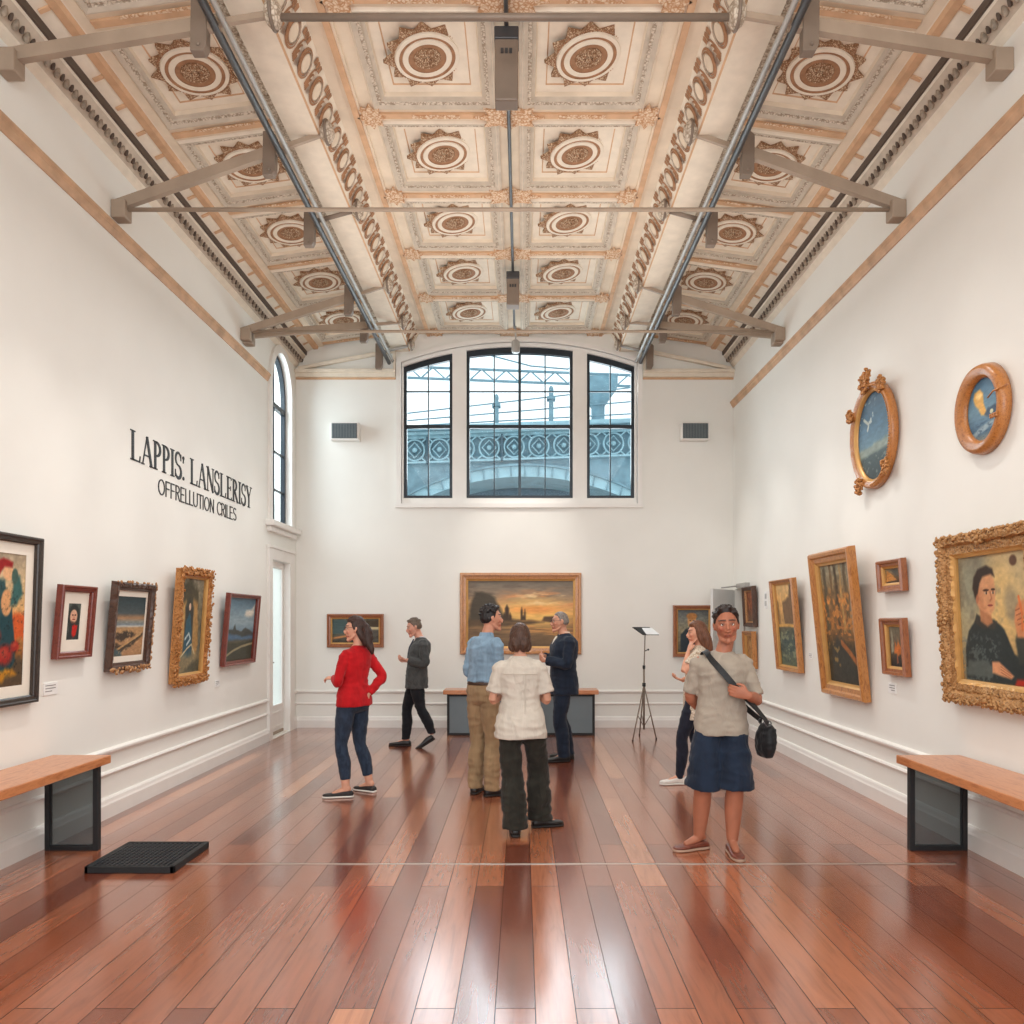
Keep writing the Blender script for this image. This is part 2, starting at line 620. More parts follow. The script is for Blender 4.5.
# white door standing open in the back right corner
d = struct(empty('door_2', (HW, RD[1], 0)))
ang = math.atan2(-0.60, -0.485)
dm = Matrix.Translation((HW - 0.03, RD[1] - 0.02, 0)) @ Matrix.Rotation(ang, 4, 'Z')
leafm = m_plain('pale_grey_door_paint', rgb(216, 216, 214), 0.35, 0, 0.02)
lf = MB().box(0, -0.02, 0.02, 0.74, 0.02, 2.04, 0, dm)
keep(lf.build('door_leaf', leafm, d, 0.004), d)
cl = MB().box(HW - 0.07, RD[0] - 0.15, 2.06, HW - 0.005, RD[0] + 0.3, 2.12).bar((HW - 0.04, RD[0] + 0.28, 2.09), (HW - 0.30, RD[1] - 0.36, 2.06), 0.02, 0.02)
keep(cl.build('door_closer', M['pipe_light'], d, 0.004), d)
ha = MB().tube([(HW - 0.005, RD[0] - 0.06, 1.05), (HW - 0.05, RD[0] - 0.06, 1.05), (HW - 0.05, RD[0] - 0.06, 1.75), (HW - 0.005, RD[0] - 0.06, 1.75)], 0.011)
keep(ha.build('door_handle', M['pipe_light'], d), d)
rv = MB().box(HW + 0.23, RD[0] - 0.3, 0, HW + 0.26, RD[1] + 0.3, 2.3)
struct(rv.build('wall_passage', M['wall']))

# ---- baseboards, chair rails, picture rails
def rail(name, segs, prof, mat):
    """prof: list of (out, z) ; segs: (axis, fixed, a, b, sign)"""
    mb = MB()
    for ax, fx, a, b, sg in segs:
        vs = []
        for t in (a, b):
            for o, z in prof:
                vs.append((fx + sg * o, t, z) if ax == 'x' else (t, fx + sg * o, z))
        n = len(prof)
        fs = [(k, (k + 1) % n, n + (k + 1) % n, n + k) for k in range(n)] + [tuple(range(n)), tuple(range(2 * n - 1, n - 1, -1))]
        mb.add(vs, fs)
    return struct(mb.build(name, mat))


base = [(0, 0), (0.035, 0), (0.035, 0.11), (0.028, 0.125), (0.022, 0.15), (0.012, 0.165), (0, 0.165)]
segL = [('x', -HW, YF, DR[0] - 0.15, 1), ('x', -HW, DR[1] + 0.22, YB, 1)]
segR = [('x', HW, YF, RD[0] - 0.1, -1)]
segB = [('y', YB, -HW, HW, -1)]
for nm, sg in (('left', segL), ('right', segR), ('back', segB)):
    rail('baseboard_' + nm, sg, base, M['trim'])
cr1 = [(0, 0.505), (0.022, 0.515), (0.032, 0.53), (0.032, 0.545), (0.018, 0.555), (0, 0.56)]
cr2 = [(0, 0.335), (0.014, 0.34), (0.022, 0.355), (0.014, 0.37), (0, 0.375)]
k = 6
for nm, sg in (('l', segL), ('r', segR), ('b', segB)):
    rail('trim_%d' % k, sg, cr1, M['trim'])
    rail('trim_%d' % (k + 1), sg, cr2, M['trim'])
    k += 2
pr = [(0, 4.76), (0.012, 4.76), (0.02, 4.78), (0.035, 4.80), (0.035, 4.815), (0.05, 4.83), (0.05, 4.85), (0, 4.86)]
M['rail'] = m_plain('picture_rail_paint', rgb(203, 166, 132), 0.6, 0, 0.2, 6.0)
rail('trim_12', [('x', -HW, YF, LW[0] - 0.12, 1)], pr, M['rail'])
rail('trim_13', [('x', HW, YF, YB, -1)], pr, M['rail'])
# entablature on the back wall either side of the window
ent = MB()
for a, b in ((-HW, BC - BH - 0.08), (BC + BH + 0.08, HW)):
    ent.box(a, YB - 0.09, 5.27, b, YB, 5.32).box(a, YB - 0.06, 5.21, b, YB, 5.27)
    ent.box(a, YB - 0.02, 5.18, b, YB, 5.21, 1)
    s = -1 if a < 0 else 1
    e_in = b if a < 0 else a
    ent.box(e_in + s * 0.04, YB - 0.04, 5.32, e_in + s * 0.0, YB, 5.62)
    ent.bar((s * (HW - 0.05), YB - 0.05, 5.33), (e_in, YB - 0.05, 5.60), 0.06, 0.05)
struct(ent.build('trim_14', [M['cream2'], M['orange']], None, 0.006))

# ---- ceiling
ce = MB().box(-HW - 0.3, YF, 6.0, HW + 0.3, YB + 0.3, 6.1)
struct(ce.build('ceiling', M['cream']))

PITCH = 1.21
ROWS = [3.42 + PITCH * k for k in range(7)]          # coffer centres in depth
Y0, Y1 = ROWS[0] - PITCH / 2, YB
SX0, SZ0, SX1, SZ1 = 1.88, 5.82, 2.88, 5.68           # sloping side bays
s_ang = math.atan2(SZ0 - SZ1, SX1 - SX0)
s_len = math.hypot(SX1 - SX0, SZ0 - SZ1)


def side_mat(sg):
    """local frame of a side bay: x runs outwards along the slope, z up"""
    m = Matrix.Translation((sg * (SX0 + SX1) / 2, 0, (SZ0 + SZ1) / 2)) @ Matrix.Rotation(sg * s_ang, 4, 'Y')
    if sg < 0:
        m = m @ Matrix.Scale(-1, 4, (1, 0, 0))
    return m


# flat ribs between the coffers (continuous ground), coffered bays
FLD = [(0.0, 0.0, 0), (0.018, -0.022, 0), (0.03, -0.022, 1), (0.055, -0.010, 1), (0.06, -0.004, 2), (0.085, -0.004, 2), (0.09, 0.012, 1), (0.115, 0.02, 1), (0.125, 0.05, 3), (0.20, 0.055, 0), (0.21, 0.062, 4), (0.218, 0.062, 0)]


def coffer(mb, cx, cy, hw, hl, mat, z=0.0):
    rings = []
    for ins, dz, mi in FLD:
        a, b = hw - ins, hl - ins
        rings.append([(cx - a, cy - b, z + dz), (cx + a, cy - b, z + dz), (cx + a, cy + b, z + dz), (cx - a, cy + b, z + dz)])
    for i in range(len(rings) - 1):
        for k in range(4):
            k2 = (k + 1) % 4
            mb.add([rings[i][k], rings[i][k2], rings[i + 1][k2], rings[i + 1][k]], [(3, 2, 1, 0)], FLD[i + 1][2], False, mat)
    mb.add(rings[-1], [(3, 2, 1, 0)], 0, False, mat)


CM = [M['cream2'], M['taupe'], M['lace_grey'], M['cream'], M['orange']]
flatm = Matrix.Translation((0, 0, ZC))
kk = 15
hl = PITCH / 2 - 0.075
for cx, hw, mt in ((-0.615, 0.515, flatm), (0.615, 0.515, flatm), (0.0, s_len / 2 - 0.04, side_mat(-1)), (0.0, s_len / 2 - 0.04, side_mat(1))):
    mb = MB()
    for y in ROWS:
        coffer(mb, cx, y, hw, hl, mt)
    struct(mb.build('trim_%d' % kk, CM))
    kk += 1

# ribs
rb = MB()
for y in [ROWS[0] - PITCH / 2] + [r + PITCH / 2 for r in ROWS]:
    a, b = y - 0.075, min(y + 0.075, YB)
    rb.box(-1.42, a, ZC - 0.002, 1.42, b, ZC + 0.1, 0)
    rb.box(-1.15, y - 0.03, ZC - 0.02, 1.15, y + 0.03, ZC, 1)
    for c in (-0.615, 0.615):
        rb.box(c - 0.2, y - 0.022, ZC - 0.026, c + 0.2, y + 0.022, ZC - 0.018, 2)
    for sg in (-1, 1):
        mt = side_mat(sg)
        rb.box(-s_len / 2 - 0.02, a, -0.002, s_len / 2 + 0.02, b, 0.1, 0, mt)
        rb.box(-s_len / 2 + 0.05, y - 0.03, -0.02, s_len / 2 - 0.05, y + 0.03, 0, 1, mt)
        rb.box(-0.25, y - 0.045, -0.026, 0.25, y - 0.025, -0.018, 2, mt)
    for x in (0, -1.16, 1.16):                         # filigree diamonds where ribs cross
        w_, l_ = (0.30, 0.16) if x == 0 else (0.12, 0.15)
        dm = [(x + w_ * math.cos(t) * (1 if j % 2 == 0 else 0.62), y + l_ * math.sin(t) * (1 if j % 2 == 0 else 0.62)) for j, t in enumerate([2 * PI * q / 16 for q in range(16)])]
        rb.prism([(px, py) for px, py in dm], ZC - 0.035, ZC - 0.005, 2)
rb.box(-0.11, Y0, ZC, 0.11, Y1, ZC + 0.1, 0)
for x in (-0.1, 0.1):
    rb.box(x - 0.012, Y0, ZC - 0.014, x + 0.012, Y1, ZC + 0.01, 3)
for sg in (-1, 1):
    rb.box(sg * 1.12, Y0, ZC, sg * 1.45, Y1, ZC + 0.1, 0)
    rb.box(sg * 1.255, Y0, ZC - 0.035, sg * 1.305, Y1, ZC + 0.02, 1)
    rb.box(sg * 1.235, Y0, ZC - 0.02, sg * 1.255, Y1, ZC + 0.02, 0)
    rb.box(sg * 1.305, Y0, ZC - 0.015, sg * 1.33, Y1, ZC + 0.02, 0)
    mt = side_mat(sg)
    rb.box(-s_len / 2 - 0.08, Y0, -0.005, -s_len / 2 + 0.041, Y1, 0.1, 0, mt)
    rb.box(s_len / 2 - 0.041, Y0, -0.005, s_len / 2 + 0.03, Y1, 0.1, 0, mt)
struct(rb.build('trim_%d' % kk, [M['cream'], M['orange'], M['lace_orange'], M['taupe']]))
kk += 1


# dropped beams with a painted frieze on the inner face
def frieze(mb, fx):
    """fx(s, t, d): s along the beam, t across the face (0 low .. 0.30 high), d proud of the face"""
    def ring(cs, ct, a, b, w, mi, d0, n=20, t0=0.0, t1=2 * PI):
        A, B = [], []
        for k in range(n + 1):
            t = t0 + (t1 - t0) * k / n
            A.append(fx(cs + a * math.cos(t), ct + b * math.sin(t), d0))
            B.append(fx(cs + (a - w) * math.cos(t), ct + (b - w) * math.sin(t), d0 + 0.006))
        mb.strip(A, B, mi)
    P = 0.30
    n = int((Y1 - Y0) / P)
    for i in range(n):
        s0 = Y0 + P * (i + 0.5)
        ring(s0, 0.15, 0.098, 0.112, 0.018, 1, 0.006)
        ring(s0, 0.15, 0.074, 0.088, 0.012, 1, 0.008)
        disc = [fx(s0 + 0.055 * math.cos(2 * PI * k / 16), 0.15 + 0.068 * math.sin(2 * PI * k / 16), 0.012) for k in range(16)]
        mb.add(disc, [tuple(range(16))], 2)
        s1 = s0 + P / 2
        for j, r in enumerate((0.045, 0.07, 0.095, 0.12)):
            ring(s1 + 0.02, 0.03, r * 0.55, r * 1.75, 0.013, 1, 0.005, 12, 0.15, PI - 0.15)
        for j in range(3):
            c = s1 - 0.04 + 0.045 * j
            tip = [fx(c - 0.018, 0.235, 0.005), fx(c + 0.018, 0.235, 0.005), fx(c + 0.03, 0.292, 0.006), fx(c, 0.298, 0.006), fx(c - 0.016, 0.28, 0.006)]
            mb.add(tip, [tuple(range(5))], 1)


BI, BO, BZ = 1.57, 1.82, 5.60
for sg in (-1, 1):
    bm = MB()
    prof = [(1.42, ZC + 0.02), (1.435, ZC - 0.012), (BI - 0.012, BZ + 0.016), (BI, BZ), (BO, BZ), (BO, 5.66), (1.90, 5.66), (1.93, 5.85), (1.5, 6.02)]
    vs = [(sg * x, y, z) for y in (Y0, Y1) for x, z in prof]
    n = len(prof)
    mi = [0, 0, 3, 0, 0, 4, 0, 0, 0]
    fs = [((k + 1) % n, k, n + k, n + (k + 1) % n) for k in range(n)] + [tuple(range(n)), tuple(range(2 * n - 1, n - 1, -1))]
    bm.add(vs, fs, mi + [0, 0])
    # grey filigree blocks on the step outside the beam
    yy = Y0
    while yy < Y1 - 0.5:
        bm.box(sg * 1.825, yy, 5.645, sg * 1.895, yy + 0.42, 5.664, 4)
        yy += 0.62
    o = struct(bm.build('trim_%d' % kk, [M['cream2'], M['brown'], M['cream2'], M['orange'], M['lace_grey']]))
    d_ = V((-sg * (BI - 1.435), 0, ZC - BZ - 0.012)).normalized()
    nn = V((-sg * abs(d_.z), 0, -abs(d_.x)))
    fm = MB()
    frieze(fm, lambda s, t, d, sg=sg, d_=d_, nn=nn: V((sg * BI, s, BZ)) + d_ * (t * 0.96) + nn * (d + 0.001))
    fo = fm.build('painted_frieze', [M['cream2'], M['brown'], M['cream']], o)
    kk += 1

# outer mouldings and the egg-and-dart cornice
for sg in (-1, 1):
    cm = MB()
    def run(p, q, mi):
        (xa, za), (xb, zb) = p, q
        vs = [(sg * xa, Y0, za), (sg * xb, Y0, zb), (sg * xb, Y1, zb), (sg * xa, Y1, za)]
        cm.add(vs, [(0, 1, 2, 3)], mi)
    prof = [((2.86, 5.68), (2.92, 5.67), 0), ((2.92, 5.67), (2.935, 5.635), 1), ((2.935, 5.635), (2.995, 5.63), 1), ((2.995, 5.63), (3.0, 5.64), 0), ((3.0, 5.64), (3.09, 5.60), 0), ((3.09, 5.60), (3.095, 5.545), 2), ((3.095, 5.545), (3.115, 5.545), 2), ((3.115, 5.545), (3.12, 5.52), 0), ((3.12, 5.52), (3.215, 5.42), 3), ((3.215, 5.42), (3.22, 5.40), 0), ((3.22, 5.40), (3.26, 5.36), 0)]
    for p, q, mi in prof:
        run(p, q, mi)
    y = Y0 + 0.05
    while y < Y1:
        # dark dart hollow between pale eggs
        cm.ball((sg * 3.172, y, 5.468), 0.03, 4, 8, 5, (0.9, 0.75, 1.7), None)
        cm.ball((sg * 3.166, y + 0.055, 5.474), 0.018, 2, 6, 4, (1.2, 0.8, 2.2), None)
        y += 0.11
    y = Y0 + 0.3
    while y < Y1:
        cm.bar((sg * 3.0, y, 5.636), (sg * 3.07, y, 5.606), 0.03, 0.02, 1)
        y += 0.32
    struct(cm.build('trim_%d' % kk, [M['cream2'], M['orange'], m_plain('dark_umber_line_%d' % kk, rgb(88, 74, 64), 0.7), M['taupe'], m_plain('umber_egg_%d' % kk, rgb(150, 136, 120), 0.6, 0, 0.3, 40)]))
    kk += 1

# medallions
md = empty('ceiling_medallion', (0, 0, 0))
star = []
for k in range(72):
    t = 2 * PI * k / 72
    ph = (k % 6) / 6.0
    tipw = abs(ph - 0.5) * 2
    r = 0.262 + 0.075 * (tipw ** 1.4) * (1.0 if (k // 6 + (1 if ph > 0.5 else 0)) % 2 == 0 else 0.8)
    star.append((r * math.cos(t), r * math.sin(t)))
sm = MB().add([(0, 0, -0.008)] + [(x, y, -0.008) for x, y in star] + [(x, y, 0.02) for x, y in star], [(0, (k + 1) % 72 + 1, k + 1) for k in range(72)] + [(k + 1, (k + 1) % 72 + 1, (k + 1) % 72 + 73, k + 73) for k in range(72)], 0)
for k in range(72):
    t = 2 * PI * (k + 0.5) / 72
    sm.ball((0.262 * math.cos(t), 0.262 * math.sin(t), -0.008), 0.006, 1, 6, 4)
sm.build('star_rim', [M['lace'], M['brown']], md)
rg = MB()
def annul(r0, r1, z0, z1, mi, n=48):
    A, B = [], []
    for k in range(n + 1):
        t = 2 * PI * k / n
        A.append((r0 * math.cos(t), r0 * math.sin(t), z0))
        B.append((r1 * math.cos(t), r1 * math.sin(t), z1))
    rg.strip(A, B, mi)
for r0, r1, z0, z1, mi in ((0.248, 0.244, -0.008, -0.022, 0), (0.244, 0.216, -0.022, -0.024, 0), (0.216, 0.213, -0.024, -0.018, 1), (0.213, 0.190, -0.018, -0.018, 1), (0.190, 0.187, -0.018, -0.026, 0), (0.187, 0.146, -0.026, -0.024, 0), (0.146, 0.144, -0.024, -0.018, 1), (0.144, 0.0, -0.018, -0.018, 1)):
    annul(r0, r1, z0, z1, mi)
rg.build('ring_moulding', [M['cream2'], M['brown']], md)
ro = MB().lathe([(0.104, -0.018), (0.100, -0.026), (0.09, -0.028), (0.085, -0.024)], 32, 0)
for k in range(8):
    t = 2 * PI * k / 8
    ro.ball((0.05 * math.cos(t), 0.05 * math.sin(t), -0.024), 0.024, 0, 8, 5, (1, 1, 0.5))
ro.ball((0, 0, -0.028), 0.026, 0, 10, 6, (1, 1, 0.6))
ro.build('rosette', [M['lace']], md)
ordn = ['row closest to the viewer', 'second row from the viewer', 'middle row', 'second row from the window', 'row closest to the window wall']
first = True
for j, (cn, pos) in enumerate((('left sloping bay', -1), ('left middle column', -0.615), ('right middle column', 0.615), ('right sloping bay', 1))):
    for i, y in enumerate(ROWS[2:]):
        o = md if first else copy_tree(md)
        first = False
        if abs(pos) < 1:
            o.location = (pos, y, ZC + 0.045)
        else:
            mt = side_mat(pos)
            o.location = mt @ V((0.0, y, 0.045))
            o.rotation_euler = (0, pos * s_ang, 0)
        tag(o, 'brown starburst ceiling medallion in the %s, %s' % (cn, ordn[i]), 'ceiling ornament', 'starburst medallions of the coffered ceiling')

# ---- roof ties, pipes
XN = 1.50
PX, PZ = 1.87, 5.43         # service pipe under each beam


def boss(parent, p, r=0.085):
    b = MB()
    b.ball(p, r, 0, 16, 10, (0.7, 1, 1))
    b.tube([V(p) + V((0.0, r * 1.05 * math.cos(t), r * 1.05 * math.sin(t))) for t in [2 * PI * k / 20 for k in range(20)]], 0.012, 6, 1, True, True)
    b.build('round_boss', [M['lace_grey'], M['steel_dark']], parent)


def hanger(parent, sg, y, strut_z):
    h = MB()
    poly = [(-0.055, -0.17), (0.03, -0.17), (0.05, -0.13), (0.055, 0.16), (0.02, 0.19), (-0.05, 0.19)]
    mt = Matrix.Translation((sg * (PX + 0.10), y, PZ + 0.0)) @ Matrix.Rotation(PI / 2, 4, 'X')
    h.prism(poly, -0.036, 0.036, 0, mt)
    h.tube([(sg * (PX + 0.10), y - 0.05, PZ - 0.13), (sg * (PX + 0.10), y + 0.05, PZ - 0.13)], 0.014, 8, 0)
    h.build('hanger_plate', M['steel_dark'], parent, 0.006)


def truss(name, y, zw, zn, tie_z, tie_to_wall, label, ynode=None):
    t = empty(name, (0, y, 0), label=label, cat='roof truss')
    inv = Matrix.Translation((0, y, 0)).inverted()
    for sg in (-1, 1):
        yn = y if ynode is None else ynode
        a, b = V((sg * (HW - 0.02), y, zw)), V((sg * XN, yn, zn))
        s = MB()
        mid = a.lerp(b, 0.8)
        s.bar(a, mid, 0.05, 0.085).bar(mid, b, 0.03, 0.04)
        s.build('strut', M['steel'], t)
        boss(t, b)
        f = (PX + 0.05 - XN) / (HW - XN)
        hanger(t, sg, y + (yn - y) * (1 - f) * 1.0, zn)
        br = MB().box(sg * (HW - 0.12), y - 0.06, zw - 0.12, sg * HW, y + 0.06, zw + 0.03)
        br.build('wall_bracket', M['steel'], t, 0.01)
    if tie_z is not None:
        x = HW - 0.03 if tie_to_wall else XN
        MB().tube([(-x, y, tie_z), (x, y, tie_z)], 0.017 if tie_to_wall else 0.024, 10).build('tie_rod', M['steel'] if tie_to_wall else M['steel_dark'], t)
    for ch in t.children:
        ch.matrix_parent_inverse = inv
    return t


truss('roof_truss', 4.95, 5.24, 5.52, 5.50, False, 'taupe steel roof truss nearest the viewer, with its tie rod between the two beams')
truss('roof_truss', 6.32, 5.02, 5.63, 4.99, True, 'taupe steel roof truss over the middle of the hall, struts rising from both walls')
truss('roof_truss', 9.2, 5.07, 5.63, 5.07, True, 'taupe steel roof truss with a thin tie rod just in front of the window wall')
t = truss('roof_truss', 9.27, 5.05, 5.63, None, True, 'slanting pair of roof struts running from the far brackets towards the window wall', 10.35)
for sg, nm in ((-1, 'left'), (1, 'right')):
    o = empty('stay_rod', (sg * PX, 7.5, PZ), label='short steel stay between the %s pipe and its beam, over the middle of the hall' % nm, cat='stay rod')
    inv = Matrix.Translation(o.location).inverted()
    MB().tube([(sg * (PX + 0.06), 7.5, PZ + 0.075), (sg * XN, 7.5, 5.62)], 0.022, 8).build('rod', M['steel_dark'], o)
    boss(o, V((sg * XN, 7.5, 5.62)))
    hanger(o, sg, 7.5, 5.6)
    for ch in o.children: ch.matrix_parent_inverse = inv
    o = empty('stay_rod', (sg * PX, 11.15, PZ), label='short steel stay at the window wall end of the %s pipe' % nm, cat='stay rod')
    inv = Matrix.Translation(o.location).inverted()
    MB().tube([(sg * (PX + 0.06), 11.15, PZ + 0.075), (sg * XN, 11.15, 5.61)], 0.022, 8).build('rod', M['pipe_light'], o)
    boss(o, V((sg * XN, 11.15, 5.61)), 0.07)
    hanger(o, sg, 11.15, 5.6)
    for ch in o.children: ch.matrix_parent_inverse = inv
for sg, nm in ((-1, 'left'), (1, 'right')):
    o = empty('service_pipe', (sg * PX, YF, PZ), label='dark service pipe running the length of the hall under the %s beam' % nm, cat='pipe')
    inv = Matrix.Translation(o.location).inverted()
    MB().tube([(sg * PX, YF, PZ), (sg * PX, YB, PZ)], 0.027, 10).build('conduit', M['pipe'], o)
    MB().tube([(sg * (PX - 0.06), YF, PZ + 0.02), (sg * (PX - 0.06), YB, PZ + 0.02)], 0.02, 10).build('cable_tray', M['pipe_light'], o)
    for ch in o.children: ch.matrix_parent_inverse = inv
o = MB().tube([(0, YF, 5.80), (0, 11.0, 5.80)], 0.016, 8).build('ceiling_conduit', M['pipe'])
tag(o, 'thin dark conduit along the centre line of the coffered ceiling', 'conduit')
for y, w_, h_, dp, lab in ((5.42, 0.165, 0.52, 0.10, 'large grey box fixture under the ceiling centre line, nearest the viewer'), (9.25, 0.15, 0.40, 0.10, 'small grey box fixture under the ceiling centre line, nearer the window')):
    o = empty('box_fixture', (0, y, 5.79), label=lab, cat='ceiling fixture')
    b = MB().box(-w_ / 2, -0.02 if y < 7 else -0.06, -h_, w_ / 2, dp, -0.02)
    b.build('housing', M['steel_dark'], o, 0.012)
    c = MB().box(-w_ / 2 - 0.004, -0.03 if y < 7 else -0.07, -0.09, w_ / 2 + 0.004, dp + 0.01, 0.0)
    c.build('cap', M['pipe'], o, 0.008)
    g = MB()
    for q in range(3):
        g.box(-0.04 + 0.03 * q, (-0.026 if y < 7 else -0.066), -0.19, -0.02 + 0.03 * q, (-0.02 if y < 7 else -0.06), -0.155)
    g.build('vent_slot', M['pipe'], o)
o = empty('pendant_spotlight', (0.02, 10.9, 5.79), label='small pale spotlight hanging in front of the middle window', cat='spotlight')
MB().tube([(0, 0, 0), (0, 0, -0.24)], 0.012, 8).build('stem', M['pipe_light'], o)
MB().lathe([(0.03, -0.2), (0.06, -0.23), (0.06, -0.36), (0.05, -0.38)], 16).build('lamp_head', M['pipe_light'], o)

# wall-mounted speakers on the back wall
def speaker(x, lab):
    o = empty('wall_speaker', (x, YB, 4.25), label=lab, cat='speaker', group='louvred boxes on the window wall')
    MB().box(-0.21, -0.16, 0, 0.21, 0, 0.26).build('housing', M['trim'], o, 0.012)
    g = MB().box(-0.185, -0.168, 0.02, 0.185, -0.158, 0.24, 0)
    for k in range(16):
        xx = -0.17 + 0.34 * k / 15
        g.box(xx - 0.006, -0.176, 0.025, xx + 0.006, -0.166, 0.235, 1)
    g.build('grille', [m_plain('speaker_slot', rgb(70, 78, 82), 0.6), m_plain('speaker_louvre', rgb(112, 122, 126), 0.5)], o)
speaker(-2.50, 'grey louvred wall speaker on the left of the big window')
speaker(2.66, 'grey louvred wall speaker on the right of the big window')
# ------------------------------------------------------------------ iron bridge outside the window
def outside(px, py, Y=24.0):
    return ((px - 522) * Y / 765 + 0.11, 1.6 + (620 - py) * Y / 765)


BRY = 24.0
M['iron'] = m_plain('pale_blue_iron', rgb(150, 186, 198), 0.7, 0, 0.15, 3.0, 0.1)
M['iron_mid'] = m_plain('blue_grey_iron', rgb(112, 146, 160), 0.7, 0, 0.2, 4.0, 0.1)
M['iron_and_shade'] = m_plain('dark_iron_and_shade', rgb(74, 100, 114), 0.8, 0, 0.15, 2.0, 0.1)  # dark ironwork, and the painted shade under the arch
br = empty('iron_bridge', (0.1, BRY, 0), label='pale blue iron bridge with an arch and round lattice panels outside the big window', cat='bridge')
binv = Matrix.Translation(br.location).inverted()
ax, az = 0.2, 6.1                     # crown of the arch
AR = 7.6
arcz = lambda x, dz=0.0: az + dz - (AR - math.sqrt(max(0.0, AR * AR - (x - ax) ** 2)))
deck = lambda x: 7.62 + 0.035 * (x - ax)
XS = [ax - 6.4 + 12.8 * k / 60 for k in range(61)]


def span(f0, f1, y0, y1, mi, mb, xs=XS):
    n = len(xs)
    vs = []
    for x in xs:
        vs += [(x, y0, f0(x)), (x, y0, f1(x)), (x, y1, f1(x)), (x, y1, f0(x))]
    fs = []
    for i in range(n - 1):
        for k in range(4):
            k2 = (k + 1) % 4
            fs.append((4 * i + k, 4 * i + k2, 4 * i + 4 + k2, 4 * i + 4 + k))
    mb.add(vs, fs, mi)


mb = MB()
span(lambda x: arcz(x, 0), lambda x: arcz(x, 0.36), BRY, BRY + 2, 0, mb)
for x in XS[::2]:
    mb.bar((x, BRY - 0.03, arcz(x, 0.02)), (x + 0.03 * (x - ax), BRY - 0.03, arcz(x, 0.34)), 0.035, 0.05, 1)
span(lambda x: arcz(x, 0.33), lambda x: arcz(x, 0.40), BRY - 0.08, BRY + 0.1, 1, mb)
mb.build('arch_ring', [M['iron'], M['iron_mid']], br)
mb = MB()
span(lambda x: arcz(x, 0.36), lambda x: deck(x) - 0.15, BRY + 0.15, BRY + 0.3, 0, mb)
mb.build('spandrel', [M['iron_mid']], br)
mb = MB()
span(lambda x: deck(x) - 0.99, lambda x: deck(x) - 0.93, BRY - 0.02, BRY + 0.2, 0, mb)
span(lambda x: deck(x) - 0.22, lambda x: deck(x) - 0.15, BRY - 0.02, BRY + 0.2, 0, mb)
i = 0
x = ax - 5.8
while x < ax + 5.8:
    cz = deck(x) - 0.575
    mb.tube([(x + 0.31 * math.cos(t), BRY, cz + 0.33 * math.sin(t)) for t in [2 * PI * k / 24 for k in range(24)]], 0.032, 6, 0, True, True)
    mb.tube([(x + 0.22 * math.cos(t), BRY, cz + 0.24 * math.sin(t)) for t in [2 * PI * k / 4 for k in range(4)]], 0.028, 6, 0, True, True)
    mb.ball((x, BRY, cz), 0.08, 0, 10, 6)
    for sx in (-1, 1):
        for sz in (-1, 1):
            mb.bar((x + sx * 0.22, BRY, cz + sz * 0.24), (x + sx * 0.38, BRY, cz + sz * 0.38), 0.035, 0.04, 0)
    if i % 3 == 0:
        mb.box(x + 0.37, BRY - 0.05, cz - 0.42, x + 0.43, BRY + 0.1, cz + 0.42, 1)
    x += 0.78
    i += 1
mb.build('lattice_panel', [M['iron'], M['iron_and_shade']], br)
mb = MB()
span(lambda x: deck(x) - 0.15, lambda x: deck(x) - 0.06, BRY - 0.25, BRY + 2, 0, mb)
span(lambda x: deck(x) - 0.06, lambda x: deck(x) - 0.03, BRY - 0.4, BRY + 2, 1, mb)
span(lambda x: deck(x) - 0.03, lambda x: deck(x) + 0.12, BRY - 0.3, BRY + 2, 0, mb)
mb.build('deck', [M['iron'], M['iron_mid']], br)
mb = MB()
for dz, sl in ((0.24, 0.02), (0.52, 0.05), (0.86, 0.08)):
    mb.tube([(x, BRY - 0.1, deck(x) + dz + sl * (x - ax)) for x in XS], 0.022, 6, 0)
for x, hh in ((-0.69, 0.85), (1.02, 1.05), (-4.2, 0.8), (4.6, 1.1)):
    mb.box(x - 0.07, BRY - 0.2, deck(x), x + 0.07, BRY + 0.02, deck(x) + hh, 0)
    mb.box(x - 0.13, BRY - 0.25, deck(x) + hh * 0.78, x + 0.13, BRY + 0.07, deck(x) + hh * 0.86, 0)
    mb.ball((x, BRY - 0.1, deck(x) + hh + 0.09), 0.11, 0, 10, 6, (0.7, 0.7, 1.2))
mb.build('railing', [M['iron_mid']], br)
mb = MB()
for z0 in (9.72, 9.36):
    mb.bar((-6, BRY + 1, z0 + 0.25), (7, BRY + 1, z0 - 0.25), 0.06, 0.07, 0)
x, k = -6.0, 0
while x < 6.8:
    zl, zh = 9.36 - 0.038 * (x - 0.5), 9.72 - 0.038 * (x - 0.5)
    mb.bar((x, BRY + 1, zl if k % 2 else zh), (x + 0.4, BRY + 1, zh if k % 2 else zl), 0.035, 0.04, 0)
    x += 0.4
    k += 1
mb.tube([(-1.5, BRY + 1, 10.4), (0.4, BRY + 1, 9.9), (1.6, BRY + 1, 9.8), (3, BRY + 1, 10.3)], 0.025, 6, 0)
for x in (2.6, -4.9):
    mb.box(x - 0.2, BRY + 0.9, deck(x), x + 0.2, BRY + 1.3, 9.2, 0)
    mb.prism([(x - 0.2, 8.6), (x + 0.2, 8.6), (x + 0.62, 9.2), (x + 0.62, 9.55), (x - 0.62, 9.55), (x - 0.62, 9.2)], -BRY - 1.35, -BRY - 0.85, 0, Matrix.Rotation(PI / 2, 4, 'X'))
mb.build('overhead_truss', [M['iron_mid']], br)
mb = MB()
span(lambda x: -6.0, lambda x: arcz(x, 0.05), BRY + 2, BRY + 2.2, 0, mb)  # dark sheet whose colour stands for the shade beneath the arch
mb.build('arch_shade_sheet', [M['iron_and_shade']], br)
